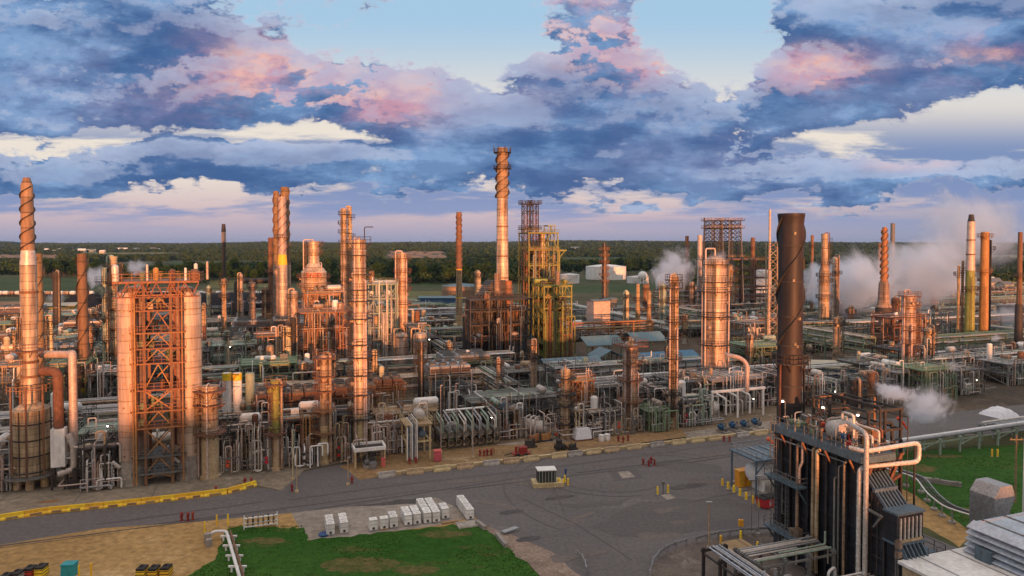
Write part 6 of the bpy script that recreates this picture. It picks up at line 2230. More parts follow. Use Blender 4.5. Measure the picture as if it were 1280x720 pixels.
o = MB().pipe([W(906, 443, 158), W(925, 447, 157), W(934, 455, 156), (*W(934, 455, 156)[:2], 6)], .5, 12, 2).build('overhead_pipe', 'pinkpipe')
tag(o, 'fat pink pipe curving down from the right side of the fattest column', 'pipe')
# white tanks on the low unit, near the squat column
D_ = Dn(288, 143)
for px, m, lab in [(283, 'white', 'left of two white barrel tanks on the deck right of the twin silos'), (296, 'white', 'right of two white barrel tanks on the deck right of the twin silos'), (312, 'pgreen', 'teal tank beside the two white barrel tanks')]:
    D = Dn(px, 143)
    t = thing('upright_tank', lab, 'tank', (Xat(px, D), D, 7.05), GRID)
    h = Zat(466, D) - 7.05
    MB().lathe([(.85, 0), (.85, h - .2), (.7, h), (.01, h + .1)], 18).build('shell', m, t)
    MB().lathe([(.87, h * .82), (.87, h)], 18).build('yellow_band', 'yellow' if m == 'white' else 'pgreen', t)
# sheds with blue-grey roofs
shed('open_shed', 'low shed with pale blue-grey roof right of the yellow-green tower', 'shed', SN(Sat(716, 178), 180), 17, 9, 5.0, 2.0, 'green', 'roof', open_=True)
shed('open_shed', 'blue-grey gabled roof behind the crowned column, left of two', 'shed', SN(Sat(752, 206), 208), 13, 10, 6.4, 2.2, 'green', 'roof', open_=True)
shed('open_shed', 'blue-grey gabled roof behind the crowned column, right of two', 'shed', SN(Sat(812, 206), 210), 12, 10, 6.6, 2.2, 'green', 'roof', open_=True)
shed('open_shed', 'bright blue roofed shed behind the thin orange column', 'shed', SN(Sat(836, 178), 180), 19, 10, 5.0, 2.0, 'grey', 'roofb', open_=True)
shed('open_shed', 'small green-gabled roof nestled under the blue-grey sheds', 'shed', SN(Sat(757, 190), 190), 7, 8, 5.2, 2.0, 'green', 'roof', GRID + PI / 2, open_=True)
shed('control_house', 'blue shed with flat cream roof beside the big black chimney', 'shed', SN(Sat(1037, 152), 154), 21, 13, 5.4, 1.0, 'blue', 'roofc', GRID - R(26), doors=[(-3, 4, 4)])
shed('equipment_house', 'grey metal box house on legs before the short drum column', 'box house', SN(Sat(1162, 176), 178), 6.5, 6, 9.0, .3, 'bluesteel', 'grey')
t = thing('fired_heater', 'yellow-green heater box under the yellow chimney pair', 'heater', SN(Sat(1226, 228), 236), GRID)
w = Sat(1257, 228) - Sat(1193, 228)
z0, z1 = Zat(447, Dn(1224, 228)), Zat(413, Dn(1224, 228))
MB().box((0, 0, (z0 + z1) / 2), (w, 15, z1 - z0)).build('firebox', 'ygreen', t)
for k in range(9):
    MB().box((-w / 2 + w * k / 8, -7.6, (z0 + z1) / 2), (.3, .25, z1 - z0)).build('buckstay', 'dark', t)
MB().box((0, 0, z1 + .2), (w + .8, 15.8, .3)).build('roof', 'rust', t)
for k in range(6):
    MB().beam((-w / 2 + w * k / 5, -7, 0), (-w / 2 + w * k / 5, -7, z0), .5).build('leg', 'dark', t)
drum('white drum below the yellow-green heater box', SN(Sat(1240, 205), 206, 3.0), 1.6, 9, 'clad', GRID, .4)
shed('substation', 'dark blue clad block at the photo edge below the dark chimney', 'building', SN(Sat(1292, 205), 210), 12, 14, 12, .6, 'bluesteel', 'grey')
t = thing('covered_heap', 'white tarpaulin-covered heap by the road on the right', 'tarpaulin heap', G(1249, 519), GRID)
rg2 = random.Random(3)
vs, N_ = [], 18
for j in range(N_):
    for i in range(N_):
        u, v = i / (N_ - 1) * 2 - 1, j / (N_ - 1) * 2 - 1
        r = max(abs(u), abs(v))
        vs.append((u * 3.3, v * 2.7, max(0.01, 1.9 * (1 - r ** 2.2) + (rg2.uniform(-.14, .14) + .12 * math.sin(u * 17 + v * 3)) * (r < .97))))
MB().add(vs, [(j * N_ + i, j * N_ + i + 1, (j + 1) * N_ + i + 1, (j + 1) * N_ + i) for j in range(N_ - 1) for i in range(N_ - 1)], True).build('tarpaulin', 'tarp', t)
shed('shed', 'yellow clad shed far left beyond the brown chimney', 'shed', (*W(77, 400, 340)[:2], 0), 14, 12, 9.5, 1.0, 'ygreen', 'roofc')
shed('shed', 'cream long shed in front of the yellow clad shed', 'shed', (*W(72, 400, 318)[:2], 0), 18, 10, 5, .8, 'cream', 'grey', wins=[(-5, 3, 2, 1), (0, 3, 2, 1), (5, 3, 2, 1)])
shed('shed', 'pale green windowless block house between the silver ducts and brown chimney', 'building', (*W(64, 480, 168)[:2], 0), 8.5, 9, 10.5, .4, 'pgreen', 'grey')
tank('pale green-white round tank behind the left front silo', 141, 172, 447, 18, 'pgreen', 'white', group=None, name='upright_tank', stair=False)
drum('white horizontal tank behind the white-tipped chimney ducts', (*W(84, 440, 200)[:2], 4.0), 2.2, 9, 'white', GRID, .8, 'dark')
drum('dull white horizontal tank right of the short brown chimney', (*W(127, 440, 200)[:2], 4.0), 2.2, 9, 'clad2', GRID, .8, 'dark')
o = shed('equipment_house', 'pink-lit box building right of the yellow-green tower', 'building', (*W(748, 390, 300)[:2], 0), 8, 7, 15, .4, 'pinkpipe', 'grey')
o = shed('equipment_house', 'grey block house at the foot of the dark ringed column', 'building', (*W(760, 390, 372)[:2], 0), 7, 7, 10, .4, 'grey', 'grey')

# ---- beyond the plant
for px, D, top, w, m, rm, lab in [(757, 780, 333, 50, 'white', 'white', 'large white storage tank beyond the dark ringed column'), (712, 700, 343, 24, 'white', 'white', 'white storage tank just right of the yellow-green frame'),
                                  (797, 700, 346, 27, 'white', 'white', 'low white storage tank under the white dome'), (577, 520, 357, 50, 'tan', 'roof', 'broad tan round tank behind the tan chimney'),
                                  (618, 500, 360, 34, 'grey', 'roof', 'grey round tank touching the broad tan tank'), (836, 560, 357, 16, 'clad2', 'grey', 'dull round tank left of the fattest column, first of three'),
                                  (853, 560, 357, 16, 'clad2', 'grey', 'dull round tank left of the fattest column, second of three'), (868, 560, 358, 15, 'clad2', 'grey', 'dull round tank left of the fattest column, third of three'),
                                  (952, 480, 338, 22, 'white', 'white', 'white round tank behind the thin flare pole'), (1196, 520, 352, 20, 'white', 'white', 'white tank in steam left of the cream chimney')]:
    tank(lab, px, D, top, w, m, rm)
for px, D, top, w, lab in [(803, 680, 339, 12, 'small white sphere tank on the low white tank line'), (831, 600, 341, 24, 'big white dome tank wrapped in steam')]:
    x, r = Xat(px, D), w * mpp(D) / 2
    h = Zat(top, D)
    t = thing('sphere_tank', lab, 'sphere tank', (x, D, 0), 0)
    MB().lathe([(r * math.sin(PI * k / 14), h - r - r * math.cos(PI * k / 14)) for k in range(15)], 28).build('shell', 'white', t)
    for k in range(8):
        a = k * PI / 4
        MB().beam((r * .9 * math.cos(a), r * .9 * math.sin(a), 0), (r * .9 * math.cos(a), r * .9 * math.sin(a), h - r), .8).build('leg', 'white', t)
shed('shed', 'long blue shed low in front of the broad tan tank', 'shed', (*W(547, 380, 455)[:2], 0), 24, 10, 4.2, .8, 'blue', 'roof', 0)
# coal yard, its loader house and duct
t = thing('coal_pile', 'long black coal pile behind the silos and thin mast', 'coal pile', (*W(285, 380, 440)[:2], 0), 0)
vs, NX, NY = [], 30, 10
rg2 = random.Random(9)
for j in range(NY):
    for i in range(NX):
        u, v = i / (NX - 1) * 2 - 1, j / (NY - 1) * 2 - 1
        h = 8.5 * (1 - abs(v) ** 1.6) * min(1, (1 - abs(u)) * 5) * rg2.uniform(.85, 1.1)
        vs.append((u * 46, v * 16, max(.02, h)))
MB().add(vs, [(j * NX + i, j * NX + i + 1, (j + 1) * NX + i + 1, (j + 1) * NX + i) for j in range(NY - 1) for i in range(NX - 1)], True).build('heap', GM['coal'], t)
t = thing('coal_pile', 'second black coal pile left of the silos behind the brown chimney', 'coal pile', (*W(118, 385, 440)[:2], 0), 0)
vs = [(x * .36, y * .9, z * .9) for x, y, z in vs]
MB().add(vs, [(j * NX + i, j * NX + i + 1, (j + 1) * NX + i + 1, (j + 1) * NX + i) for j in range(NY - 1) for i in range(NX - 1)], True).build('heap', GM['coal'], t)
t = thing('loader_house', 'dark loader house with an elbow duct left of the bundled chimneys', 'loader house', (*W(300, 380, 330)[:2], 0), 0)
MB().box((0, 0, 6), (6, 6, 12)).build('body', 'dark', t)
MB().pipe([(-1.5, 0, 12), (-1.5, 0, 22.2), (14, 0, 22.2)], 1.3, 12, 2).build('elbow_duct', 'dark', t)
for x in (-2.8, 2.8):
    MB().beam((x, -3.1, 0), (x, -3.1, 12.5), .4).build('post', 'grey', t)
# railway: pale tank wagons
gpw = 'pale railway wagons behind the coal'
for k in range(46):
    px = -8 + 7.6 * k
    if 118 < px < 150:
        continue
    D = 520
    p = W(px, 366, D)
    t = thing('railway_wagon', 'pale railway wagon in the long train behind the coal', 'railway wagon', (p[0], D, 0), 0, gpw)
    MB().lathe([(.01, -1.9), (1.2, -1.8), (1.45, -1.4), (1.45, 1.4), (1.2, 1.8), (.01, 1.9)], 10, (0, 0, 2.8), 'x').build('tank_body', 'white' if k % 3 else 'clad2', t)
    MB().box((0, 0, 1.1), (4.2, 1.6, .4)).build('frame', 'dark', t)
    for x in (-1.4, 1.4):
        MB().lathe([(.01, -.8), (.45, -.8), (.45, .8), (.01, .8)], 8, (x, 0, .5), 'y').build('wheel_set', 'dark', t)
# town houses far away
rg2 = random.Random(21)
spots = [(60 + 70 * rg2.random(), 318 + 2.5 * rg2.random()) for k in range(10)] + [(145 + 55 * rg2.random(), 312 + 2.5 * rg2.random()) for k in range(12)]
spots += [(500 + 110 * rg2.random(), 342 + 12 * rg2.random()) for k in range(8)] + [(1190 + 90 * rg2.random(), 352 + 10 * rg2.random()) for k in range(8)] + [(700 + 60 * rg2.random(), 318 + 6 * rg2.random()) for k in range(2)]
for k, (px, py) in enumerate(spots):
    D = FOC * CAM_H / (py - 305) if py < 325 else FOC * CAM_H / (py - 305)
    D = min(D, 2600)
    x = Xat(px, D)
    h = hill_h(x, D)
    sc = D / 900
    nm = 'town houses far left on the plain' if px < 140 else 'town houses above the silos' if px < 220 else 'sheds below the quarry' if px < 640 else 'sheds right of the steam' if px > 1000 else 'sheds above the white tanks'
    lab = {'town houses far left on the plain': 'tiny pale house of the far-left town', 'town houses above the silos': 'tiny pale house on the plain above the silos', 'sheds below the quarry': 'small pale shed between tan chimney and tallest chimney', 'sheds right of the steam': 'small pale shed behind the yellow chimney pair', 'sheds above the white tanks': 'small pale shed in the wood above the white tanks'}[nm]
    t = thing('house', lab, 'house', (x, D, h - .3), rg2.uniform(-.4, .4), nm)
    w, d, hh = rg2.uniform(9, 20) * sc ** .5, rg2.uniform(8, 12), rg2.uniform(4.5, 7) * sc ** .5
    MB().extrude([(-d / 2, 0), (d / 2, 0), (d / 2, hh), (0, hh * 1.4), (-d / 2, hh)], 'x', -w / 2, w / 2).build('wall', rg2.choice(['white', 'roofc', 'white', 'cream']), t)
    MB().extrude([(-d / 2 - .6, hh - .3), (0, hh * 1.4 + .1), (d / 2 + .6, hh - .3), (d / 2 + .6, hh), (0, hh * 1.4 + .5), (-d / 2 - .6, hh)], 'x', -w / 2 - .5, w / 2 + .5).build('roof', rg2.choice(['roof', 'grey', 'white']), t)
# quarry face on the far slope: the bare earth patch
ctr = [(480, 322), (500, 318), (545, 319), (556, 323), (530, 325), (495, 325)]
# ------------------------------------------------------------------ the black boiler block in the foreground
DS_ = 0.75
BS, BN = 61.0, 58.2                                # its near corner in street-grid metres


def LP(s, n, z=0.0):
    return (s - BS, n - BN, z)


t = thing('boiler_house', 'black steel boiler block with deck of pipework, standing in front of everything on the right', 'boiler block', SN(BS + DS_, BN), GRID)
HZ = 16.0
MB().box(LP(62.9, 64.3, HZ / 2), (3.6, 12.0, HZ)).build('casing', 'navy', t)
for k in range(9):                                 # west face: columns, girts, panels
    n = 58.4 + 12.0 * k / 8
    MB().beam(LP(61.0, n, 0), LP(61.0, n, HZ), .34, .34).build('column', 'navy' if k % 2 else 'dark', t)
for k in range(7):
    MB().beam(LP(61.06, 58.3, 1.5 + 2.2 * k), LP(61.06, 70.4, 1.5 + 2.2 * k), .12, .18).build('girt', 'navy', t)
for k in range(5):
    s = 61.3 + .85 * k
    MB().beam(LP(s, 58.2, 0), LP(s, 58.2, HZ), .26, .26).build('column', 'navy', t)
for k in range(6):
    MB().beam(LP(61, 58.22, 1.2 + 2.6 * k), LP(64.8, 58.22, 1.2 + 2.6 * k), .12, .2).build('girt', 'navy', t)
# breeching under the chimney
MB().box(LP(64.0, 71.9, 7.6), (3.3, 3.0, 15.2)).build('breeching', 'navy', t)
# risers on the west face
for k, (n, z0, z1, r, m) in enumerate([(67.2, 3.5, 15.2, .2, 'clad2'), (66.4, 10.5, 15.6, .2, 'pinkpipe'), (64.6, .6, 15.4, .22, 'clad2'), (64.0, .6, 15.4, .22, 'clad2'), (61.3, 1.5, 13, .12, 'grey'), (60.7, 1.2, 14.5, .12, 'grey'), (59.9, .8, 15.2, .16, 'clad2'), (68.4, 11, 15.6, .16, 'dark')]):
    if k == 1:
        MB().pipe([LP(60.6, 66.4, 15.6), LP(60.6, 66.4, 13.2), LP(60.6, 66.9, 12.4), LP(60.6, 66.9, 10.5)], r, 9, .3).build('riser', m, t)
    else:
        MB().pipe([LP(60.55, n, z0), LP(60.55, n, z1), LP(61.2, n, z1)], r, 9, .4).build('riser', m, t)
for k, (z, n0, n1) in enumerate([(10.2, 65.8, 71.8), (3.6, 65.6, 71.8)]):
    o = MB().box(LP(60.1, (n0 + n1) / 2, z), (1.5, n1 - n0, .22)).build('walkway', 'bluesteel', t)
    MB().rail([LP(60.9, n1, z + .1), LP(59.4, n1, z + .1), LP(59.4, n0, z + .1), LP(60.9, n0, z + .1)], 1.1, .06, 1.3).build('railing', 'grey', o)
    MB().beam(LP(61, n0 + .2, z - 2.2), LP(59.5, n0 + .2, z - .1), .16).beam(LP(61, n1 - .5, z - 2.2), LP(59.5, n1 - .5, z - .1), .16).build('bracket', 'bluesteel', t)
for n, z0, z1 in ((71.0, 0, 10.0), (69.0, 3.8, 10), (69.6, 0, 3.4), (71.2, 10.2, 16.4)):
    mb = MB()
    a = LP(60.55, n)
    ladder(mb, a[0], a[1], z0, z1 + 1.0, PI)
    mb.build('ladder', 'grey', t)
MB().box(LP(60.2, 66.6, 4.4), (.7, .8, 1.2)).lathe([(.3, 0), (.3, .9), (.02, 1.0)], 10, LP(60.2, 67.7, 3.7)).build('valve_cluster', 'clad2', t)
MB().box(LP(60.0, 71.6, 16.0), (.2, .2, .2)).build('bolt', 'grey', t)
# inlet duct stepping down from the near end
MB().extrude([(-.02, 14.3), (-3.2, 11.3), (-3.2, 0), (-.02, 0)][::-1], 'x', .35, 3.55).build('inlet_duct', 'navy', t)
for k in range(7):
    x = .5 + .485 * k
    MB().beam((x, -.15, 14.35), (x, -1.45, 13.13), .16, .34).build('duct_rib', 'bluesteel', t)
    MB().beam((x, -1.85, 12.75), (x, -3.15, 11.53), .16, .34).build('duct_rib', 'bluesteel', t)
MB().beam((.3, -1.65, 12.98), (3.6, -1.65, 12.98), .36, .4).build('duct_collar', 'bluesteel', t)
MB().beam((.3, -3.3, 11.5), (3.6, -3.3, 11.5), .3, .3).build('duct_collar', 'bluesteel', t)
for k in range(4):
    MB().beam((.3, -.5 - .85 * k, 0), (.3, -.5 - .85 * k, 13.6 - .8 * k), .14).build('duct_rib', 'dark', t)
for k in range(5):
    MB().beam((.3, -.1, 1.5 + 2.2 * k), (.3, -3.1, 1.5 + 2.2 * k), .1, .14).build('girt', 'dark', t)
MB().box((1.95, -4.0, 9.95), (3.7, 1.56, 3.3)).build('duct_box', 'navy', t)
for k in range(6):
    MB().box((.55 + .56 * k, -4.86, 9.95), (.17, .14, 2.3)).build('duct_rib', 'silver', t)
for z in (8.35, 11.55):
    MB().box((1.95, -4.05, z), (3.95, 1.9, .22)).build('duct_collar', 'bluesteel', t)
MB().box((1.95, -4.85, 8.62), (3.5, .12, .3)).build('duct_band', 'sand', t)
MB().extrude([(-3.3, 8.2), (-4.75, 8.2), (-7.2, 4.8), (-7.2, 0), (-3.3, 0)][::-1], 'x', .4, 3.5).build('lower_duct', 'navy', t)
for k in range(6):
    x = .55 + .56 * k
    MB().beam((x, -4.85, 8.2), (x, -7.1, 5.08), .14, .34).build('duct_rib', 'bluesteel', t)
for x in (.36, 3.54):
    MB().beam((x, -4.8, 8.1), (x, -7.2, 4.75), .12, .3).build('duct_rib', 'bluesteel', t)
MB().beam((.2, -4.7, 0), (.2, -4.7, 8.2), .2).beam((-.1, -5.2, 4.5), (-.1, -5.2, 9.0), .12).build('post', 'grey', t)
MB().box((-.1, -5.2, 8.6), (.5, .5, .8)).box((-.1, -5.2, 7.5), (.6, .4, .6)).build('valve_cluster', 'clad2', t)
MB().beam((-.3, -1.2, 11.2), (.3, -1.2, 11.4), .2).beam((-.3, -1.2, 11.0), (-.3, -3.3, 10.8), .22).beam((-.3, -2.2, 9.3), (-.3, -3.2, 10.8), .16).build('bracket', 'grey', t)
o = MB().box((5.2, -4.0, 6.4), (2.6, 2.6, .2)).build('walkway', 'bluesteel', t)
MB().rail([(4.0, -5.3, 6.5), (6.5, -5.3, 6.5), (6.5, -2.7, 6.5), (4.0, -2.7, 6.5)], 1.1, .07, 1.1).build('railing', 'grey', o)
MB().beam((6.4, -5.2, 0), (6.4, -5.2, 6.3), .2).beam((6.4, -2.8, 0), (6.4, -2.8, 6.3), .2).build('post', 'dark', t)
# roof deck
o = MB().box(LP(62.75, 64.6, HZ + .5), (4.7, 14.6, .3)).build('roof_deck', 'bluesteel', t)
MB().rail([LP(60.45, 71.8, HZ + .7), LP(60.45, 57.4, HZ + .7), LP(65.0, 57.4, HZ + .7), LP(65.0, 71.8, HZ + .7)], 1.1, .07, 1.4).build('railing', 'grey', o)
MB().beam(LP(60.4, 71.8, HZ + .2), LP(60.4, 57.3, HZ + .2), .25, .75).beam(LP(60.35, 57.25, HZ + .2), LP(65.05, 57.25, HZ + .2), .25, .75).build('edge_beam', 'bluesteel', t)
for k in range(4):
    MB().beam(LP(60.8, 58.6 + 3.6 * k, HZ - 1.6), LP(59.9, 58.6 + 3.6 * k, HZ - .1), .18).build('bracket', 'redsteel', t)
MB().beam(LP(60.9, 60, HZ - .9), LP(60.3, 71, HZ - .9), .18, .1).build('cable_tray', 'galv', t)
rg = random.Random(12)
for k in range(46):
    s, n = rg.uniform(60.8, 64.8), rg.uniform(58, 71)
    h = rg.uniform(.8, 3.2)
    pts = [LP(s, n, HZ + .6), LP(s, n, HZ + h)]
    s2 = min(64.9, max(60.8, s + rg.choice([-1, 1]) * rg.uniform(.8, 2.6)))
    pts += [LP(s2, n, HZ + h)] if rg.random() < .6 else [LP(s, max(57.8, min(71, n + rg.uniform(-4, 4))), HZ + h)]
    if rg.random() < .5:
        pts.append((pts[-1][0], pts[-1][1], HZ + .6))
    MB().pipe(pts, rg.choice([.05, .07, .1, .14]), 8, .3).build('roof_pipe', rg.choice(['silver', 'pinkpipe', 'galv', 'rust', 'clad2', 'silver']), t)
for k in range(16):
    s, n = rg.uniform(61, 64.6), rg.uniform(58.6, 70)
    mb = MB().lathe([(.1, -.35), (.32, -.2), (.32, .2), (.1, .35)], 10, LP(s, n, HZ + rg.uniform(1.0, 2.0))).tube(LP(s, n, HZ + .6), LP(s, n, HZ + 2.4), .06, 6)
    mb.build('valve', rg.choice(['blue', 'red', 'rust', 'grey', 'green']), t)
# red braces right of the roof
for k, (s0, n0, z0, s1, n1, z1) in enumerate([(66.5, 59, 14.2, 69.5, 60, 15.4), (66.5, 63, 14.2, 70, 64, 15.2), (66.2, 59, 12.6, 68.8, 59.6, 13.0), (66.8, 66, 16.8, 70.5, 67, 17.0), (64.9, 58.1, 12.5, 66.8, 57.9, 16.2), (61.6, 58.0, 13.0, 62.6, 57.8, 16.1)]):
    MB().beam(LP(s0, n0, z0), LP(s1, n1, z1), .28, .34).build('strut', 'rust', t)

for s_, n_, lab in ((61.2, 70.2, 'lit lamp at the far corner of the black boiler roof'), (63.6, 66.0, 'lit lamp over the middle of the black boiler roof'), (64.2, 62.0, 'lit lamp near the silver drum on the boiler roof')):
    lamp_post(lab, SN(DS_ + s_, n_, HZ + .65), 3.2, None, .3)
drum('shiny silver drum lying on the roof deck of the black boiler block', SN(DS_ + 62.9, 62.6, HZ + .65), 1.05, 2.9, 'silver', GRID, .5, 'grey', pipes=1)
t2 = thing('cabinet', 'orange-brown cabinet on the boiler roof right of the silver drum', 'cabinet', SN(DS_ + 63.9, 59.6, HZ + .65), GRID)
MB().box((0, 0, 1.1), (1.0, 1.2, 2.2)).build('body', 'orange', t2)
MB().box((0, -.62, 1.1), (.8, .06, 1.9)).build('door', 'rust', t2)
t2 = thing('motor', 'blue motor on the boiler roof beside the orange-brown cabinet', 'motor', SN(DS_ + 64.6, 60.6, HZ + .65), GRID)
MB().lathe([(.42, .4), (.42, 1.5), (.3, 1.6), (.02, 1.62)], 14).box((0, 0, .2), (.9, .9, .4)).build('housing', 'blue', t2)
t2, w, d = frame('dark open steel canopy over the boiler roof pipework', 65.4, 70.4, 60.5, 69.0, [HZ + 2.2, HZ + 4.6], 'dark', 3, 2, False, False, decks=[], name='steel_canopy', cat='canopy', px=.26)
for k in range(12):
    mb, pm = rand_pipe(rg, w, d, [HZ + 2.2, HZ + 4.0], ['redsteel', 'dark', 'silver', 'pinkpipe'])
    mb.build('pipe', 'redsteel' if k % 2 else 'dark', t2)

# the big black chimney standing behind the block
CH = SN(DS_ + 64.0, 72.6)
D_ = CH[1]
t = thing('chimney', 'big black riveted chimney with dark spiral fin rising from the boiler block', 'chimney', CH, GRID)
zt, zpl, k_ = Zat(267, D_), Zat(453, D_), mpp(D_) / 2
MB().lathe([(29.6 * k_, 0), (29.6 * k_, zpl - .2)], 36).build('lower_shaft', 'black', t)
MB().lathe([(29.6 * k_, zpl), (29.6 * k_, zt - 1.6), (31.4 * k_, zt - .5), (32.2 * k_, zt - .4), (32.2 * k_, zt), (28.4 * k_, zt), (28 * k_, zt - 2)], 36).build('upper_shaft', 'black', t)
for y in (308, 353, 396, 432, 443, 482, 505):
    z = Zat(y, D_)
    MB().ring(29.6 * k_ - .02, 29.6 * k_ + (.10 if y != 432 else .14), z, .22, n=36).build('band', 'dark' if y not in (432, 443) else 'dark', t)
for ph in (0.2, PI + .2):
    MB().helix(29.6 * k_, .26, Zat(430, D_), zt - .5, 1.05, ph - GRID, .12, 40).build('strake', 'dark', t)
platform(t, 29.6 * k_, zpl, -PI, PI, .75, 'dark', 24)
for a in (-2.95, -.35):
    q = 29.6 * k_ + .35
    MB().beam((q * math.cos(a), q * math.sin(a), 13), (q * math.cos(a), q * math.sin(a), zpl), .22).build('platform_post', 'rust', t)
mb = MB()
ladder(mb, (29.6 * k_ + .3) * math.cos(-.9), (29.6 * k_ + .3) * math.sin(-.9), 16.5, zpl + 1, -.9)
mb.build('ladder', 'dark', t)
for y, a in ((292, -1.7), (350, -1.75), (397, -1.2), (330, -.6), (428, -1.6), (431, -1.4)):
    z, q = Zat(y, D_), 29.6 * k_
    MB().box((q * math.cos(a - GRID), q * math.sin(a - GRID), z), (.34, .3, .34 if a != -.6 else 1.5), a).build('port', 'clad2' if a != -.6 else 'dark', t)

# large silver bypass pipes on the near face
o = MB().pipe([SN(DS_ + 62.6, 61.5, HZ + 3.2), SN(DS_ + 60.7, 57.0, HZ + 3.2), SN(DS_ + 60.65, 57.0, HZ + 1), SN(DS_ + 60.65, 57.0, 3.2), SN(DS_ + 60.0, 56.6, 1.4)], .26, 14, .9)
for k in range(9):
    o.lathe([(.265, 0), (.285, .02), (.285, .16), (.265, .18)], 14, SN(DS_ + 60.65, 57.0, 3.6 + 1.45 * k))
o = o.build('silver_pipe', 'silver')
tag(o, 'fat silver pipe dropping straight from the boiler roof down its near corner', 'pipe')
o = MB().pipe([SN(DS_ + 60.3, 58.9, 17.2), SN(DS_ + 60.5, 57.0, 17.3), SN(DS_ + 68.4, 57.0, 17.5), SN(DS_ + 68.4, 57.0, 15.3), SN(DS_ + 60.55, 57.8, 15.3), SN(DS_ + 60.55, 57.8, 3.2), SN(DS_ + 59.9, 57.4, 1.6)], .25, 14, .7)
for k in range(8):
    o.lathe([(.255, 0), (.275, .02), (.275, .16), (.255, .18)], 14, SN(DS_ + 60.55, 57.8, 3.8 + 1.4 * k))
o = o.build('silver_pipe', 'silver')
tag(o, 'silver pipe making a wide rectangular loop beside the boiler block before dropping', 'pipe')
# ---- low rack at the block's foot
rack('low foreground rack of bright silver pipes before the boiler block', SN(48.6, 66.4), SN(48.6, 57.0), 3.0, [4.6], 9, 'dark', ['silver', 'pblue', 'galv'], seed=71, step=2.6, rmax=.15)
rack('low foreground rack joining the boiler block foot at right angles', SN(50.2, 62.6), SN(60.6, 62.6), 4.0, [4.9], 12, 'grey', ['silver', 'pblue', 'galv', 'pgreen', 'silver'], seed=72, step=3.4, rmax=.15)
rack('lowest foreground rack cut by the bottom of the photo', SN(50.0, 56.0), SN(62.0, 56.0), 3.0, [3.6], 9, 'grey', ['silver', 'galv', 'white'], seed=73, step=3.0, rmax=.14)
rg = random.Random(31)
for k in range(9):
    s, n = 46.9 + 1.5 * k, 60.2 - rg.uniform(0, 2.8)
    t2 = thing('pipe_hoop', auto_label(['silver', 'grey', 'white'][k % 3] + ' upright pipe hoop in the foreground rack', 880 + 18 * k, None, ('with valve', 'without valve')), 'pipe hoop', SN(s, n), GRID + rg.choice([0, .2, PI / 2]), None)
    MB().pipe([(0, 0, .1), (0, 0, 3.4 + rg.uniform(-.8, .6)), (1.2, 0, 3.4), (1.2, 0, .1)], .16, 9, .4).build('pipe', ['silver', 'galv', 'white'][k % 3], t2)
    MB().lathe([(.1, -.3), (.3, -.2), (.3, .2), (.1, .3)], 10, (0, 0, 1.2)).build('valve', 'dark', t2)
for k in range(14):
    s, n = rg.uniform(48, 60), rg.uniform(58.5, 65)
    t2 = thing('valve_stand', auto_label('dark valve stand in the foreground rack', 872 + 9 * k), 'valve', SN(s, n), rg.uniform(0, 3))
    MB().tube((0, 0, 0), (0, 0, 1.9), .12, 8).build('pipe', 'galv', t2)
    MB().lathe([(.1, -.3), (.36, -.2), (.36, .2), (.1, .3)], 10, (0, 0, 1.1)).build('body', rg.choice(['dark', 'clad2', 'grey']), t2)
    MB().ring(.2, .3, 2.0, .06, n=12).build('handwheel', 'dark', t2)
# ---- turbine building at lower right
t = thing('turbine_hall', 'low white-roofed building with sand-coloured wall at the bottom right', 'building', SN(BS + .5, 40), GRID)
MB().box((14, 6.2, 3.4), (28, 12.4, 6.8)).build('wall', 'sand', t)
MB().box((14, 6.2, 6.95), (28.6, 13.0, .3)).build('roof', 'white', t)
for k in range(6):
    MB().box((2.5 + 4.6 * k, 6.2, 7.14), (.12, 12.8, .08)).build('roof_seam', 'galv', t)
t = thing('intake_filter_house', 'blue-grey louvred filter house stepping up on the low white roof', 'filter house', SN(70.4, 41.0, 7.12), GRID)
MB().box((8, 5.4, 1.5), (15, 10.4, 3.0)).build('body', 'pblue', t)
for k in range(5):
    z = .55 + .62 * k
    MB().extrude([(-.9 + .12 * k, z - .42), (.6, z + .1), (.6, z + .2), (-.9 + .12 * k, z - .34)], 'y', -.2, 10.9).build('louvre', 'pblue', t)
    MB().extrude([(10.4 + .9 - .1 * k, z - .42), (10.3, z + .1), (10.3, z + .2), (11.3 - .1 * k, z - .34)], 'x', .7, 15.4).build('louvre', 'pblue', t)
MB().box((8, 5.4, 3.06), (15.2, 10.7, .14)).build('roof', 'pblue', t)
for k in range(4):
    MB().box((1.6 + 3.4 * k, 5.4, 3.19), (.12, 10.6, .12)).build('roof_seam', 'grey', t)
MB().box((-.6, 8.6, .6), (1.2, 1.6, 1.2)).build('motor_box', 'bluesteel', t)
t = thing('exhaust_hood', 'grey sheet-metal hood with slanted mouth behind the louvred filter house', 'hood', SN(79.2, 55.4), GRID)
MB().extrude([(0, 0), (2.6, 0), (2.6, 8.6), (3.5, 10.0), (2.9, 11.6), (1.0, 11.6), (0, 10.4)], 'y', 0, 3.0).build('body', 'galv', t)
MB().extrude([(2.66, 6.9), (2.75, 6.9), (2.75, 8.55), (2.66, 8.55)], 'y', .15, 2.85).build('mouth_panel', 'sand', t)
for k in range(3):
    MB().beam((2.7 + .28 * k, .1, 8.75 + .4 * k), (2.7 + .28 * k, 2.9, 8.75 + .4 * k), .1).build('slat', 'dark', t)

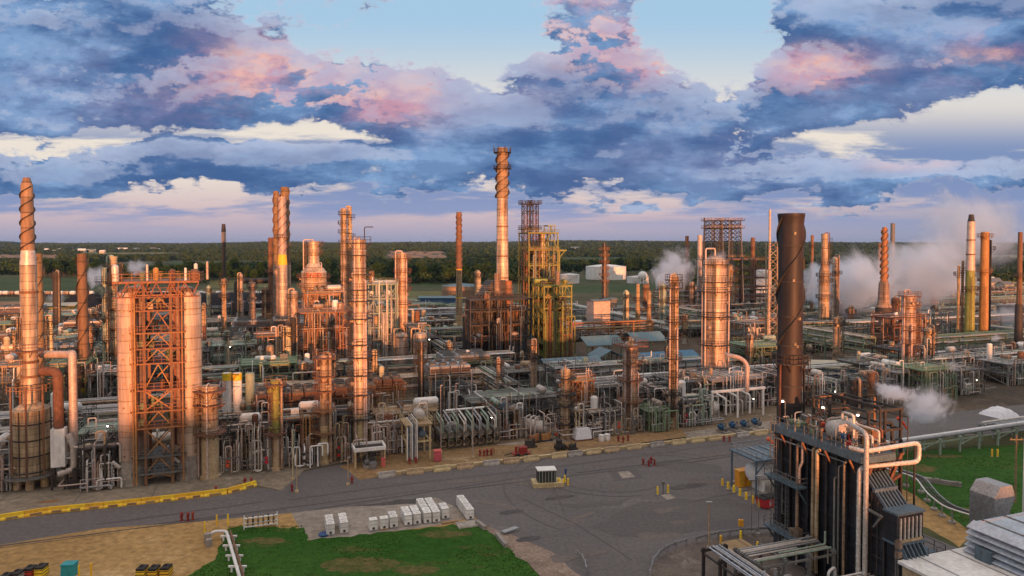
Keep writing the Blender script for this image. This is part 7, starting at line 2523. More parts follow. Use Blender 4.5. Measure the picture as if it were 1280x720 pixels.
# ---- rack and cable tray over the right lawn
rack('long silver pipe rack on pale green trestles along the right lawn', SN(103, 95), SN(168, 97), 3.2, [3.0], 6, 'pgreen', ['white', 'silver', 'galv'], seed=81, step=5.4, rmax=.38)
rack('second silver pipe rack behind the lawn trestles at the photo edge', SN(140, 100), SN(180, 101), 3.0, [2.4], 6, 'galv', ['white', 'silver', 'galv'], seed=82, step=5.4, rmax=.3)
pts = [G(a, b, 2.2) for a, b in ((1108, 584), (1150, 597), (1166, 618), (1186, 634), (1232, 648))]
t = thing('cable_trestle', 'winding twin cable tray on concrete-footed posts across the right lawn', 'cable tray', (pts[0][0], pts[0][1], 0), 0)
loc = [(p[0] - pts[0][0], p[1] - pts[0][1], p[2]) for p in pts]
for k in range(4):
    off = -.75 + .5 * k
    q = []
    for i, p in enumerate(loc):
        a, b = Vector(loc[max(0, i - 1)]), Vector(loc[min(len(loc) - 1, i + 1)])
        d = (b - a).normalized()
        q.append((p[0] - d.y * off, p[1] + d.x * off, p[2] + .1))
    MB().pipe(q, .11, 7, 1.5).build('cable', ['white', 'dark', 'dark', 'galv'][k], t)
for i in range(4):
    a, b = Vector(loc[i]), Vector(loc[i + 1])
    for f in (0.1, .6):
        p = a + (b - a) * f
        MB().beam((p.x, p.y, 0), (p.x, p.y, 2.1), .16).beam((p.x - .8, p.y, 2.12), (p.x + .8, p.y, 2.12), .14).build('post', 'galv', t)
        MB().lathe([(.5, 0), (.5, .35), (.01, .36)], 10, (p.x, p.y, 0)).build('footing', 'conc', t)
for px, py, lab in [(1158, 602, 'pale concrete block lying on the right lawn, nearer the cable tray'), (1183, 606, 'longer pale concrete block lying on the right lawn')]:
    o = MB().box((0, 0, .35), (4.2, .6, .7)).box((-1.5, 0, .75), (.5, .4, .12)).box((1.5, 0, .75), (.5, .4, .12)).build('concrete_block', 'conc', None, G(px, py), -.5)
    tag(o, lab, 'concrete block')


def bollard(label, p, h=1.3, r=.16, group=None, m='yellow'):
    t = thing('bollard', label, 'bollard', p, 0, group)
    MB().lathe([(r, 0), (r, h - .1), (r * .8, h - .03), (.01, h)], 12).build('post', m, t)
    MB().lathe([(r * 1.6, 0), (r * 1.6, .06), (.01, .07)], 12).build('base', 'conc', t)
    return t


bollard('left yellow bollard of the pair standing on the right lawn', G(1240, 571), 1.5)
bollard('right yellow bollard of the pair standing on the right lawn', G(1247, 571), 1.5)
t = thing('utility_pole', 'brown wooden utility pole at the edge of the right lawn', 'utility pole', G(1269, 628), 0)
MB().tube((0, 0, 0), (0, 0, 10.5), .16, 8, .11).build('pole', 'wood', t)
MB().beam((-1, 0, 9.8), (1, 0, 9.8), .14).tube((-.8, 0, 9.85), (-.8, 0, 10.1), .06).tube((.8, 0, 9.85), (.8, 0, 10.1), .06).build('crossarm', 'wood', t)
t = thing('light_mast', 'white steel mast at the right photo edge beside the hood', 'mast', G(1279, 675), 0)
MB().tube((0, 0, 0), (0, 0, 14), .22, 10, .14).build('pole', 'white', t)
MB().lathe([(.4, 0), (.4, .3), (.01, .31)], 12).build('base', 'conc', t)

# ---- fuel island left of the boiler block
t = thing('tank_canopy', 'blue-grey steel canopy over the white fuel tank beside the black boiler block', 'canopy', G(958, 612), GRID)
w, d, h = 9, 6, 6.0
for x in (-w / 2, w / 2):
    for y in (-d / 2, d / 2):
        MB().beam((x, y, 0), (x, y, h), .24).build('post', 'bluesteel' if x < 0 else 'clad2', t)
o = MB().box((0, 0, h + .1), (w + .6, d + .6, .22)).build('roof_deck', 'bluesteel', t)
MB().rail([(-w / 2, -d / 2, h + .2), (w / 2, -d / 2, h + .2), (w / 2, d / 2, h + .2), (-w / 2, d / 2, h + .2), (-w / 2, -d / 2, h + .2)], 1.1, .06, 1.2).build('railing', 'galv', o)
for k in range(4):
    MB().pipe([(-w / 2 + 1 + 2.2 * k, -d / 2, h + .35), (-w / 2 + 1 + 2.2 * k, d / 2, h + .35)], .1, 7).build('pipe', 'galv', t)
MB().beam((-w / 2, -d / 2, h - 2), (-w / 2 + 2, -d / 2, h - .1), .14).build('brace', 'bluesteel', t)
sheet('concrete_slab', gp((905, 606), (935, 592), (985, 600), (985, 642), (948, 633), (925, 621)), 0.030, 'pad')
drum('white horizontal fuel tank under the blue-grey canopy', (*G(960, 610)[:2], 0), 1.5, 6.5, 'white', GRID, 1.5, 'white', pipes=1)
for k, (px, py, m, lab) in enumerate([(925, 608, 'amber', 'left of two amber cabinets at the fuel tank'), (935, 606, 'amber', 'right, broader one of two amber cabinets at the fuel tank')]):
    t = thing('cabinet', lab, 'cabinet', G(px, py), GRID)
    MB().box((0, 0, 1.35), (1.2 + .5 * k, 1.2, 2.6)).build('body', m, t)
    MB().box((0, -.63, 1.35), (.9, .05, 2.3)).build('door', 'yellow', t)
    MB().box((0, 0, 2.72), (1.4 + .5 * k, 1.4, .12)).build('roof', m, t)
for k in range(7):
    p0, p1 = G(903, 607), G(949, 634)
    f = k / 6
    bollard('yellow bollard, %s of the seven along the fuel tank slab edge' % ['farthest', 'second farthest', 'third farthest', 'middle one', 'third nearest', 'second nearest', 'nearest'][k], (p0[0] + (p1[0] - p0[0]) * f, p0[1] + (p1[1] - p0[1]) * f, 0), 1.2, .2, 'bollards along the fuel tank slab')
t = thing('skip', 'bright red open skip with black lid beside the fuel tank slab', 'skip', G(962, 633), GRID)
MB().extrude([(-1.7, .2), (1.5, .2), (1.9, 1.5), (-1.9, 1.5)], 'y', -.9, .9).build('body', 'red', t)
MB().box((0, 0, 1.56), (3.9, 1.9, .1)).box((.2, 0, 1.68), (2.4, 1.5, .14)).build('lid', 'rubber', t)
MB().box((-.6, -.93, .8), (.3, .05, .5)).build('notice', 'white', t)
for x in (-1.2, 1.2):
    MB().lathe([(.01, -.8), (.2, -.8), (.2, .8), (.01, .8)], 8, (x, 0, .2), 'y').build('roller', 'dark', t)


def windsock(label, p, h):
    t = thing('windsock', label, 'windsock', p, 0)
    MB().tube((0, 0, 0), (0, 0, h), .07, 8, .05).build('pole', 'galv', t)
    MB().ring(.32, .36, -.02, .05, n=12, c=(.38, 0)).build('hoop', 'galv', t).location.z = h
    MB().pipe([(.1, 0, h), (1.2, 0, h - 1.0), (2.0, 0, h - 2.3)], .36, 10, .8, .16).build('sock', 'wsock', t)
    return t


windsock('orange windsock on a pole near the fuel tank canopy', G(958, 585), 5.4)
p = G(1121, 553)
windsock('orange windsock seen above the boiler block against the far road', p, 5.0)
for px, py, h, lab in [(886, 686, 6.2, 'sand-coloured lamp post with flat head by the foreground guardrail'), (948, 669, 8.2, 'thin grey pole on a round base near the boiler block'), (939, 668, 7.6, 'thinner grey pole just left of the round-based pole')]:
    t = thing('pole', lab, 'pole', G(px, py), 0)
    MB().tube((0, 0, 0), (0, 0, h), .13 if px < 900 else .07, 8, .1 if px < 900 else .05).build('shaft', 'sand' if px < 900 else 'galv', t)
    MB().box((0, 0, h), (.8, .3, .12)).build('head', 'galv', t)
    MB().lathe([(.35, 0), (.3, .35), (.01, .4)], 12).build('base', 'conc', t)
for px, py, lab in [(901, 682, 'yellow bollard left of the timber deck in the gravel bed'), (926, 676, 'yellow bollard behind the timber deck in the gravel bed'), (947, 690, 'yellow bollard right of the timber deck in the gravel bed')]:
    bollard(lab, G(px, py), 1.4, .17)
t = thing('call_box', 'amber call box on a short post at the guardrail', 'call box', G(926, 667), 0)
MB().tube((0, 0, 0), (0, 0, 2.6), .06).build('post', 'galv', t)
MB().box((0, 0, 1.5), (.6, .4, .9)).build('body', 'amber', t)
t = thing('timber_deck', 'weathered timber deck lying on the gravel bed', 'deck', G(924, 688), GRID)
for k in range(7):
    MB().box((-1.5 + .5 * k, 0, .55), (.47, 3.6, .1)).build('board', 'wood', t)
for y in (-1.5, 1.5):
    MB().box((0, y, .25), (3.4, .2, .5)).build('bearer', 'wood', t)


def guardrail(label, pts):
    P = [Vector(G(*p)) for p in pts]
    t = thing('guardrail', label, 'guardrail', P[0], 0)
    for a, b in zip(P[:-1], P[1:]):
        a, b = a - P[0], b - P[0]
        d = (b - a).normalized()
        n = Vector((-d.y, d.x, 0)) * .06
        MB().beam(a + Vector((0, 0, .75)) - n, b + Vector((0, 0, .75)) - n, .06, .34).beam(a + Vector((0, 0, .75)) - n * 2, b + Vector((0, 0, .75)) - n * 2, .05, .10).build('rail', 'galv', t)
        MB().beam(a, a + Vector((0, 0, .95)), .16).build('post', 'galv', t)
    MB().beam(P[-1] - P[0], P[-1] - P[0] + Vector((0, 0, .95)), .16).build('post', 'galv', t)


guardrail('curved steel guardrail rounding the near left edge of the gravel bed', [(812, 722), (816, 706), (824, 697), (834, 690), (845, 685), (858, 681)])
guardrail('steel guardrail along the far edge of the gravel bed', [(870, 679), (884, 675), (898, 672), (912, 670), (928, 668), (946, 667), (965, 666)])
guardrail('short curved guardrail at the pale gravel corner of the left lawn', [(722, 697), (728, 702), (732, 709), (734, 718)])

# ---- yard furniture
t = thing('waste_container', 'dark ribbed container with white lid on a sand-coloured plinth', 'container', G(684, 606), GRID * .4)
MB().box((0, 0, .35), (5.0, 2.8, .7)).build('plinth', 'sand', t)
MB().box((-.2, 0, 1.7), (3.0, 1.9, 1.9)).build('body', 'dark', t)
for k in range(6):
    MB().box((-1.5 + .52 * k, -.99, 1.7), (.1, .1, 1.8)).build('rib', 'pgreen', t)
MB().box((-.2, 0, 2.72), (3.2, 2.1, .14)).build('lid', 'white', t)
for k, (px, py) in enumerate([(699, 607), (704, 608), (710, 607), (706, 603)]):
    bollard('yellow bollard guarding the ribbed container, %s of four' % ['leftmost', 'nearest', 'rightmost', 'rear one'][k], G(px, py), 1.25, .16)
t = thing('meter_post', 'dark blue standpipe beside the ribbed container bollards', 'standpipe', G(707, 600), 0)
MB().tube((0, 0, 0), (0, 0, 1.9), .1).box((0, 0, 1.6), (.35, .3, .6)).build('post', 'blue', t)
bollard('left yellow bollard at the small post in the middle of the yard', G(822, 618), 1.3)
bollard('right yellow bollard at the small post in the middle of the yard', G(835, 616), 1.3)
t = thing('meter_post', 'grey sampling post between two yellow bollards on a concrete slab', 'post', G(829, 617), 0)
MB().tube((0, 0, 0), (0, 0, 1.9), .1).box((0, 0, 1.75), (.5, .35, .45)).build('post', 'grey', t)
sheet('concrete_slab', gp((826, 619), (836, 617), (845, 622), (834, 625)), 0.016, 'pad')


def hydrant(label, p, group=None, s=1.0, wheel=False):
    t = thing('hydrant', label, 'hydrant', p, rnd.uniform(0, 3), group)
    MB().lathe([(.22 * s, 0), (.22 * s, .1), (.14 * s, .12), (.14 * s, .85 * s), (.2 * s, .88 * s), (.18 * s, 1.0 * s), (.01, 1.15 * s)], 12).build('barrel', 'darkred', t)
    MB().tube((-.32 * s, 0, .65 * s), (.32 * s, 0, .65 * s), .1 * s, 8).build('outlet', 'darkred', t)
    if wheel:
        MB().lathe([(.4, -.05), (.5, -.05), (.5, .05), (.4, .05)], 14, (0, -.4, .9), 'y').build('hose_reel', 'darkred', t)
    return t


HY = [(227, 651, 'left red post of the red trio on the left road edge'), (235, 651, 'middle red post of the red trio on the left road edge'), (241, 650, 'right red post of the red trio on the left road edge'),
      (306, 606, 'red hydrant at the right end of the yellow barrier, left one'), (314, 606, 'red hydrant at the right end of the yellow barrier, right one'), (270, 617, 'red hydrant behind the yellow barrier'),
      (365, 614, 'red hydrant beside the sand-coloured lamp pole'), (440, 604, 'small red hydrant by the thin pole left of the raised basin'), (512, 580, 'left red hydrant below the sand-coloured frame'), (520, 579, 'right red hydrant below the sand-coloured frame'),
      (600, 570, 'left red post of the cluster before the exchanger bank'), (605, 570, 'second red post of the cluster before the exchanger bank'), (609, 569, 'third red post of the cluster before the exchanger bank'),
      (773, 552, 'left red post of the trio near the crowned column'), (779, 553, 'middle red post of the trio near the crowned column'), (785, 551, 'right red post of the trio near the crowned column'),
      (804, 581, 'leftmost red post in the middle of the yard'), (811, 583, 'nearest red post in the middle of the yard'), (814, 579, 'farthest red post in the middle of the yard'), (818, 582, 'rightmost red post in the middle of the yard'),
      (905, 552, 'taller red post at the kerb before the pumps'), (912, 552, 'shorter red post at the kerb before the pumps')]
for k, (px, py, lab) in enumerate(HY):
    hydrant(lab, G(px, py), None, 1.15 if 'post' in lab else 1.1)
hydrant('red hose reel stand right of the red post cluster', G(614, 569), None, 1.2, True)
t = thing('waste_tote', 'faded pink-red square bin before the sand-coloured frame', 'bin', G(547, 576), .2)
MB().box((0, 0, 1.0), (1.3, 1.2, 1.8), 0, .94).build('body', 'pink', t)
MB().box((0, 0, 1.95), (1.4, 1.3, .12)).build('lid', 'pink', t)
t = thing('waste_tote', 'small faded red bin at the right leg of the raised basin', 'bin', G(479, 583), .2)
MB().box((0, 0, .7), (.7, .7, 1.4), 0, .9).build('body', 'pink', t)
MB().box((0, 0, 1.42), (.78, .78, .1)).build('lid', 'pink', t)
for px, py, lab in [(752, 551, 'left white sack bin before the reddish deck structure'), (759, 550, 'right white sack bin before the reddish deck structure')]:
    t = thing('sack_bin', lab, 'bin', G(px, py), .2)
    MB().lathe([(.55, 0), (.65, .6), (.62, 1.2), (.5, 1.25), (.01, 1.1)], 12).build('sack', 'white', t)
    MB().lathe([(.64, 1.1), (.64, 1.2)], 12).build('rim', 'galv', t)
t = thing('covered_skid', 'white sheeted skid beside the dark red-tipped column', 'skid', G(727, 549), GRID)
MB().box((0, 0, 1.3), (3.6, 2.4, 2.2), 0, .8).build('sheet_cover', 'tarp', t)
MB().box((0, 0, .15), (4, 2.6, .3)).build('base_frame', 'rust', t)
t = thing('trailer_pump', 'red trailer-mounted pump on the brown ground before the silver drum', 'trailer pump', G(651, 571), .2)
MB().box((0, 0, .75), (3.4, 1.5, .25)).build('chassis', 'darkred', t)
MB().box((.4, 0, 1.4), (1.5, 1.1, 1.0)).tube((-.9, 0, .9), (-.9, 0, 2.0), .25, 10).build('engine', 'darkred', t)
MB().beam((-1.7, 0, .75), (-3.2, 0, .5), .15).build('drawbar', 'dark', t)
for x, y in ((-.7, -.8), (-.7, .8), (.9, -.8), (.9, .8)):
    MB().lathe([(.01, -.14), (.45, -.14), (.45, .14), (.01, .14)], 14, (x, y, .45), 'y').build('wheel', 'rubber', t)
t = thing('loader', 'black wheeled loader parked on the brown ground near the kerb', 'loader', G(700, 562), .3)
MB().box((0, 0, .8), (1.9, 1.1, .6)).build('body', 'dark', t)
MB().box((-.2, 0, 1.5), (.9, .95, .9)).build('cab', 'dark', t)
MB().box((1.6, 0, .5), (.5, 1.3, .6)).beam((.6, -.4, 1.1), (1.5, -.4, .6), .15).beam((.6, .4, 1.1), (1.5, .4, .6), .15).build('bucket', 'rust', t)
for x in (-.6, .6):
    for y in (-.6, .6):
        MB().lathe([(.01, -.15), (.42, -.15), (.42, .15), (.01, .15)], 14, (x, y, .42), 'y').build('wheel', 'rubber', t)
for k, (px, py, m, lab) in enumerate([(668, 553, 'orange', 'orange-brown compressor skid right of the silver drum, left one'), (683, 551, 'orange', 'orange-brown compressor skid before the white pipe bundle'), (716, 562, 'dark', 'dark red tool box near the black loader'), (663, 559, 'dark', 'dark generator skid in front of the silver drum')]):
    t = thing('skid_unit', lab, 'skid', G(px, py), .4)
    s = .75 if k == 2 else 1.0
    MB().box((0, 0, .2), (2.4 * s, 1.3 * s, .3)).build('base_frame', 'dark', t)
    MB().box((-.3 * s, 0, .9 * s), (1.4 * s, 1.0 * s, 1.1 * s)).tube((.7 * s, 0, .4), (.7 * s, 0, 1.7 * s), .3 * s, 10).build('engine', m, t)
    MB().tube((-.5 * s, 0, 1.4 * s), (-.5 * s, 0, 2.1 * s), .08, 8).build('exhaust', 'dark', t)
t = thing('equipment_box', 'amber cabinet at the left photo edge on the apron', 'cabinet', G(2, 600), .2)
MB().box((0, 0, .8), (1.2, 1.0, 1.6)).build('body', 'amber', t)
MB().box((0, 0, 1.65), (1.3, 1.1, .1)).build('lid', 'yellow', t)
for px, py, h, lab in [(371, 615, 7.2, 'sand-coloured slim lamp pole at the pavement edge'), (366, 600, 8.5, 'pale slim pole behind the sand-coloured lamp pole'), (435, 606, 4.6, 'short slim pole at the dark asphalt corner left of the basin'), (591, 572, 9.5, 'tall pale pole before the exchanger bank'), (551, 566, 13.0, 'tall white vent pole behind the pink-red bin'), (570, 558, 12.5, 'second tall white vent pole left of the exchanger bank')]:
    t = thing('pole', lab, 'pole', G(px, py), 0)
    MB().tube((0, 0, 0), (0, 0, h), .11, 8, .07).build('shaft', 'sand' if px < 440 else 'pinkpipe', t)
    MB().lathe([(.34, 0), (.3, .3), (.01, .32)], 10).build('base', 'sand', t)
    MB().box((.2, 0, h), (.5, .2, .12)).build('head', 'galv', t)

# ---- barriers
P = [(0, 650.5), (60, 641), (130, 634.5), (200, 627), (255, 620.5), (284, 617), (302, 612), (320, 607)]
pts = [Vector(G(*p)) for p in [(-90, 662)] + P]
dist = 0
run = []
for a, b in zip(pts[:-1], pts[1:]):
    k = max(1, int((b - a).length / 2.05))
    for i in range(k):
        run.append((a + (b - a) * ((i + .5) / k), math.atan2((b - a).y, (b - a).x), (b - a).length / k))
for i, (p, a, l) in enumerate(run):
    nb = len(run)
    t = thing('road_barrier', 'yellow plastic barrier block in the long yellow barrier row', 'barrier', p, a, 'yellow barrier row')
    MB().extrude([(-.42, 0), (.42, 0), (.42, .2), (.2, .42), (.17, .85), (-.17, .85), (-.2, .42), (-.42, .2)], 'x', -l / 2 + .02, l / 2 - .02).build('block', 'yellow', t)
    MB().box((0, -.36, .24), (l * .5, .22, .3)).build('recess', 'wood', t)
names = []
for k, px in enumerate([483, 518, 552, 581, 614, 639, 664, 699, 719, 742, 765, 793, 822, 849, 873, 894, 929, 952, 985]):
    D = Dn(px, 116.6)
    x = Xat(px, D)
    t = thing('concrete_barrier', 'sand-coloured concrete barrier block on the kerb, %s' % ['by the dark asphalt corner', 'below the raised basin', 'below the sand-coloured frame', 'below the pink bin', 'below the hose reel', 'left of the trailer pump', 'right of the trailer pump', 'below the black loader', 'next right of the loader block', 'below the white sack bins', 'left of the red post trio', 'right of the red post trio', 'left of the thin orange column', 'below the short grey bundle', 'left of the pale slab', 'left of the kerb red posts', 'below the middle blue pumps', 'right of the blue pumps', 'half hidden by the boiler block'][k], 'barrier', (x, D, 0), GRID, 'concrete kerb barriers')
    m = 'sand' if k % 4 else 'concpad'
    MB().extrude([(-.4, 0), (.4, 0), (.4, .3), (.22, .6), (.18, 1.0), (-.18, 1.0), (-.22, .6), (-.4, .3)], 'x', -1.5, 1.5).build('block', m, t)
    MB().box((-.9, -.1, .06), (.4, .9, .14)).box((.9, -.1, .06), (.4, .9, .14)).build('foot', m, t)
o = MB()
a, b = SN(Sat(470, 117.6), 117.6), SN(Sat(1000, 117.6), 117.6)
o.beam((a[0], a[1], .25), (b[0], b[1], .25), .7, .5)
o = o.build('kerb', 'sand')
o['kind'] = 'structure'

# ---- white liquid totes on the pale slab
def tote(label, p, rz, s=1.0, wood=False):
    t = thing('tote', label, 'tote', p, rz, 'white totes on the pale slab')
    w, d, h = 1.12 * s, 1.08 * s, 1.42 * s
    MB().box((0, 0, .12), (w, d, .2)).build('pallet', 'wood' if wood else 'galv', t)
    MB().box((0, 0, .22 + h / 2), (w * .96, d * .96, h), 0, .98).box((0, 0, .22 + h + .03), (w * .5, d * .5, .08)).build('bottle', 'white', t)
    MB().lathe([(.2, h + .24), (.2, h + .36), (.01, h + .37)], 10).build('cap', 'white', t)
    MB().box((0, -d * .49, .45), (.3, .12, .3)).build('valve', 'dark', t)
    for z in (.75, 1.3):
        MB().box((0, 0, .2 + z * s), (w * .985, d * .985, .04)).build('hoop', 'galv', t)
    return t


rows = [('far left pair row', 413, 668, 3), ('second row from left, beside the blue mat', 430, 666, 3), ('single tote left of the wooden-pallet tote', 466.5, 663, 1), ('wooden-pallet tote', 480, 661, 1), ('row right of the wooden-pallet tote', 492, 659, 2),
        ('two-row block, left row', 510, 656.5, 3), ('two-row block, right row', 521, 655, 3), ('longest block, left row', 534, 653.5, 5), ('longest block, right row', 545, 652.5, 5), ('short row beside the longest block', 556, 648, 2), ('rightmost separate row', 587, 649, 5)]
ORD = ['nearest', 'second', 'third', 'fourth', 'farthest']
for nm, px, py, k in rows:
    p = Vector(G(px, py))
    s, n = toSN(p)
    for i in range(k):
        q = SN(s, n + 1.22 * i + .1 * rnd.random())
        lab = 'white tote, %s of the %s' % (ORD[i] if k > 1 else 'only one', nm) if k > 1 else 'white tote, ' + nm
        tote(lab, q, GRID + rnd.uniform(-.04, .04), 1.0, 'wooden' in nm and k == 1 and 'left' not in nm)
t = thing('mat', 'bright blue round mat at the foot of the left totes', 'mat', G(405, 669), 0)
MB().lathe([(.7, 0), (.75, .25), (.6, .3), (.01, .22)], 16).build('disc', 'blue', t)
o = MB().beam(G(552, 654, .12), G(573, 651, .12), .5, .25).build('timber_baulk', 'wood')
tag(o, 'timber baulk lying below the short tote row', 'timber')
o = MB().box((0, 0, .08), (3.0, 2.2, .14)).box((0, .8, .18), (2.9, .2, .06)).box((0, -.8, .18), (2.9, .2, .06)).build('manhole_cover', 'concpad', None, G(584, 656), GRID)
tag(o, 'square concrete chamber cover beside the rightmost totes', 'cover')
o = MB().beam(G(621, 668, .3), G(633, 682, .3), .5, .6).beam(G(596, 652, .28), G(606, 660, .28), .5, .55).build('lawn_kerb', 'conc')
tag(o, 'low concrete edging at the right corner of the left lawn', 'edging')
t = thing('sheet_stack', 'small stack of pale sheets lying on the asphalt near the lawn corner', 'sheet stack', G(637, 665), .5)
for k in range(3):
    MB().box((.05 * k, 0, .1 + .12 * k), (2.6, .8, .08), .1 * k).build('panel', 'galv', t)
t = thing('manifold_skid', 'white pipe manifold skid at the lawn edge by the road', 'manifold', G(326, 660), GRID)
w = 4.4
for x in (-w / 2, w / 2):
    MB().beam((x, 0, 0), (x, 0, 1.7), .14).beam((x, .9, 0), (x, .9, 1.7), .14).build('post', 'white', t)
for z in (.4, .9, 1.6):
    MB().tube((-w / 2, 0, z), (w / 2, 0, z), .12, 8).build('header', 'white', t)
for k in range(6):
    MB().tube((-w / 2 + .5 + .68 * k, 0, .3), (-w / 2 + .5 + .68 * k, 0, 1.9), .1, 8).lathe([(.22, -.1), (.22, .1)], 10, (-w / 2 + .5 + .68 * k, -.1, 1.2), 'y').build('valve', 'dark' if k % 3 == 1 else 'clad2', t)
# twin pipe in the lawn
a, b = Vector(G(283, 664, 1.0)), Vector(G(302, 730, 1.0))
t = thing('pipe_run', 'white and rust twin pipes crossing the left lawn on low sleepers', 'pipe run', (a.x, a.y, 0), 0)
d = b - a
MB().pipe([(-2.2, -.4, .6), (-1.6, 0, 1.0), (0, 0, 1.0), (d.x, d.y, 1.0)], .2, 10, .5).build('pipe', 'white', t)
MB().pipe([(.5, .1, .95), (d.x + .5, d.y, .95)], .15, 10).pipe([(.5, .1, .95), (.5, .1, .3)], .15, 10).build('pipe', 'rust', t)
for k in range(5):
    p = d * ((k + .3) / 5)
    MB().box((p.x + .2, p.y, .7), (2.2, .25, .2)).box((p.x - .5, p.y, .3), (.2, .2, .6)).box((p.x + .9, p.y, .3), (.2, .2, .6)).build('sleeper', 'white', t)
t = thing('pedestal', 'pair of grey concrete pedestals left of the twin lawn pipes', 'pedestal', G(260, 680), .2)
MB().box((-.2, .6, .6), (.7, .7, 1.2)).build('block', 'conc', t)
MB().box((.3, -.8, .5), (.7, .7, 1.0)).build('block', 'conc', t)
for px, py, lab in [(256, 668, 'tall yellow post left of the twin lawn pipes'), (271, 659, 'yellow post behind the bend of the twin lawn pipes'), (285, 658, 'yellow post right of the twin lawn pipes'), (99, 725, 'left yellow post at the bottom left of the photo'), (114, 722, 'right yellow post at the bottom left of the photo')]:
    bollard(lab, G(px, py), 1.8, .12)
t = thing('storage_box', 'teal plastic box on the bare earth at the bottom left', 'box', G(87, 719), .05)
MB().box((0, 0, .7), (1.5, 1.2, 1.4), 0, .93).build('body', 'teal', t)
MB().box((0, 0, 1.45), (1.5, 1.25, .16)).build('lid', 'teal', t)
for k, (px, py, m) in enumerate([(22, 728, 'silver'), (38, 722, 'red'), (52, 720, 'yellow'), (178, 722, 'yellow'), (193, 722, 'yellow'), (208, 721, 'yellow'), (8, 732, 'yellow')]):
    t = thing('battery_crate', 'black-topped crate with %s, %s' % ({'silver': 'a pale front', 'red': 'a red middle', 'yellow': 'yellow sides'}[m], ['bottom left corner of photo', 'left of the teal box', 'nearest the teal box on its left', 'left of three on bare earth', 'middle of three on bare earth', 'right of three on bare earth', 'in the photo corner'][k]), 'crate', G(px, py), .05)
    MB().box((0, 0, .55), (1.0, 1.3, 1.0)).build('body', m, t)
    for z in (.25, .6, .95):
        MB().box((0, 0, z), (1.04, 1.34, .08)).build('strap', 'rubber', t)
    MB().box((0, 0, 1.2), (.95, 1.25, .25)).box((-.2, .2, 1.38), (.3, .4, .14)).build('lid', 'rubber', t)

# ---- lit lamps through the plant
rg = random.Random(55)
for k in range(58):
    px = 10 + 1260 * (k + rg.random()) / 58
    n = rg.choice([131, 149, 168, 188, 212, 238, 266, 300])
    D = Dn(px, n)
    y = {131: 520, 149: 492, 168: 470, 188: 452, 212: 432, 238: 418, 266: 405, 300: 396}[n] + rg.uniform(-10, 25)
    h = max(3.5, Zat(y, D))
    lamp_post(auto_label('lit pole lamp', px, n), (Xat(px, D), D, 0), h)

# ---- steam


def steam_mat(name, dens, sc):
    m = bpy.data.materials.new(name)
    m.use_nodes = True
    nt = m.node_tree
    N, L = nt.nodes, nt.links
    N.remove(N['Principled BSDF'])
    pv = N.new('ShaderNodeVolumePrincipled')
    pv.inputs['Color'].default_value = (.82, .91, 1, 1)
    pv.inputs['Anisotropy'].default_value = 0.4
    L.new(pv.outputs[0], N['Material Output'].inputs['Volume'])
    tc = N.new('ShaderNodeTexCoord')
    ns = N.new('ShaderNodeTexNoise')
    ns.inputs['Scale'].default_value = sc
    ns.inputs['Detail'].default_value = 7
    ns.inputs['Roughness'].default_value = 0.6
    ns.inputs['Distortion'].default_value = 1.0
    L.new(tc.outputs['Object'], ns.inputs['Vector'])
    sub = N.new('ShaderNodeVectorMath')
    sub.operation = 'SUBTRACT'
    sub.inputs[1].default_value = (.5, .5, .5)
    L.new(tc.outputs['Generated'], sub.inputs[0])
    ln = N.new('ShaderNodeVectorMath')
    ln.operation = 'LENGTH'
    L.new(sub.outputs[0], ln.inputs[0])
    # falloff eats the noise towards the rim
    f = N.new('ShaderNodeMapRange')
    f.inputs[1].default_value, f.inputs[2].default_value = 0.05, 0.5
    f.inputs[3].default_value, f.inputs[4].default_value = 0.22, -0.42
    L.new(ln.outputs['Value'], f.inputs[0])
    a = N.new('ShaderNodeMath')
    L.new(ns.outputs[0], a.inputs[0])
    L.new(f.outputs[0], a.inputs[1])
    r = N.new('ShaderNodeMapRange')
    r.interpolation_type = 'SMOOTHSTEP'
    r.inputs[1].default_value, r.inputs[2].default_value = 0.42, 0.68
    r.inputs[3].default_value, r.inputs[4].default_value = 0, dens
    L.new(a.outputs[0], r.inputs[0])
    L.new(r.outputs[0], pv.inputs['Density'])
    return m


def plume(label, px, py, D, wx, wz, dy, dens, sc, tilt=0.0):
    p = W(px, py, D)
    rx, rz = wx * mpp(D) / 2, wz * mpp(D) / 2
    mb = MB()
    mb.lathe([(math.sin(PI * k / 12), -math.cos(PI * k / 12)) for k in range(13)], 24)
    mb.v = [(x * rx, y * dy, z * rz) for x, y, z in mb.v]
    # weld the lathe seams into one closed skin
    o = mb.build('steam_plume', steam_mat('steam_%d_%d' % (px, py), dens, sc), None, p)
    o.rotation_euler.y = tilt
    return tag(o, label, 'steam plume')


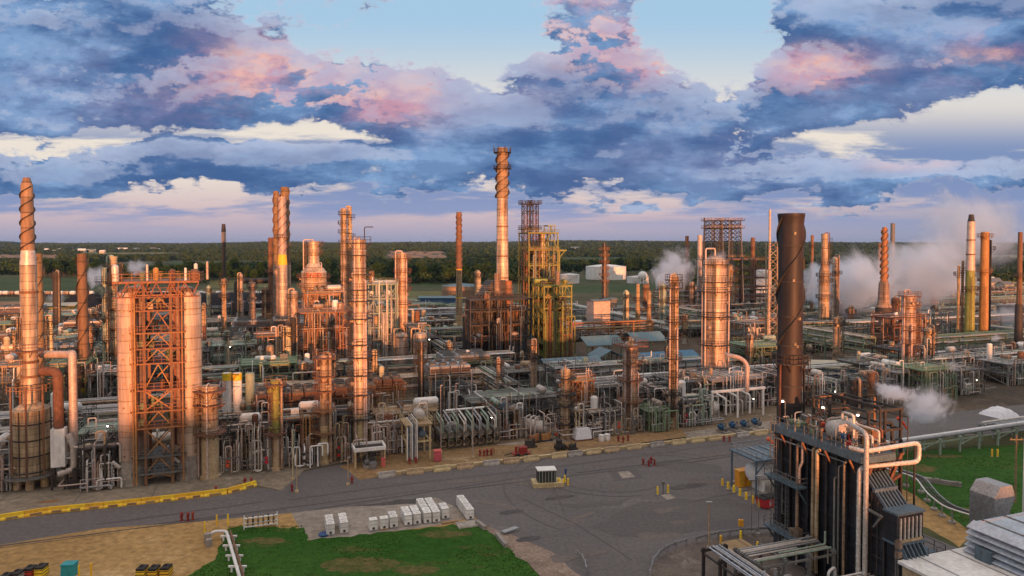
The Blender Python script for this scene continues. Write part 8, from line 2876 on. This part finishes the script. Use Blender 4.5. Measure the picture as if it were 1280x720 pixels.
plume('broad bank of white steam right of the two-stage tower', 1066, 352, 330, 225, 165, 32, 0.30, .05, 0)
plume('wide bank of steam drifting between the orange spiral chimney and cream chimney', 1165, 335, 330, 215, 190, 34, 0.22, .042, .15)
plume('high thin steam veil rising at the right photo edge', 1225, 285, 345, 230, 190, 34, 0.12, .035, .5)
plume('steam drifting over the yellow chimney pair at the photo edge', 1258, 395, 290, 90, 70, 14, 0.102, .08, 0)
plume('steam cloud puffing up left of the fattest column', 842, 335, 380, 110, 110, 18, 0.25, .085, -.5)
plume('small steam puff before the lattice derricks', 900, 322, 355, 45, 45, 8, 0.136, .14, .2)
plume('small steam cloud between the brown chimney and the cream column', 122, 345, 260, 54, 60, 10, 0.3, .2, .3)
plume('grey-pink steam puff behind the silo top', 172, 334, 230, 50, 44, 8, 0.3, .25, .2)
plume('faint steam near the ground right of the white-tipped chimney', 72, 372, 300, 52, 26, 8, 0.119, .16, 0)
plume('white steam jet blowing from the black steam vessel', 1118, 490, 108, 92, 44, 3.5, 1.5, .55, .25)
plume('loose steam puff drifting over the far road by the boiler block', 1160, 506, 122, 100, 104, 6, .7, .33, .25)
plume('thin white steam wisp above the yellow-green heater box', 1245, 422, 200, 26, 18, 2, 0.68, .6, -.4)
plume('little steam leak near the yellow lamps right of the grey box house', 1192, 458, 165, 30, 28, 2, 0.425, .6, .3)

# ---- the air itself
ys0, ys1 = -960, 11100
vs = [(x, y, z) for z in (-1.0, 92.0) for x, y in ((-9100, ys0), (9100, ys0), (9100, ys1), (-9100, ys1))]
hz = MB().add(vs, [(3, 2, 1, 0), (4, 5, 6, 7), (0, 1, 5, 4), (1, 2, 6, 5), (2, 3, 7, 6), (3, 0, 4, 7)])
m = bpy.data.materials.new('evening_haze')
m.use_nodes = True
m.node_tree.nodes.remove(m.node_tree.nodes['Principled BSDF'])
pv = m.node_tree.nodes.new('ShaderNodeVolumePrincipled')
pv.inputs['Color'].default_value = (.66, .80, 1, 1)
pv.inputs['Density'].default_value = 0.00004
pv.inputs['Anisotropy'].default_value = 0.72
m.node_tree.links.new(pv.outputs[0], m.node_tree.nodes['Material Output'].inputs['Volume'])
o = hz.build('haze', m)
o['kind'] = 'stuff'
print('objects', len(bpy.data.objects))
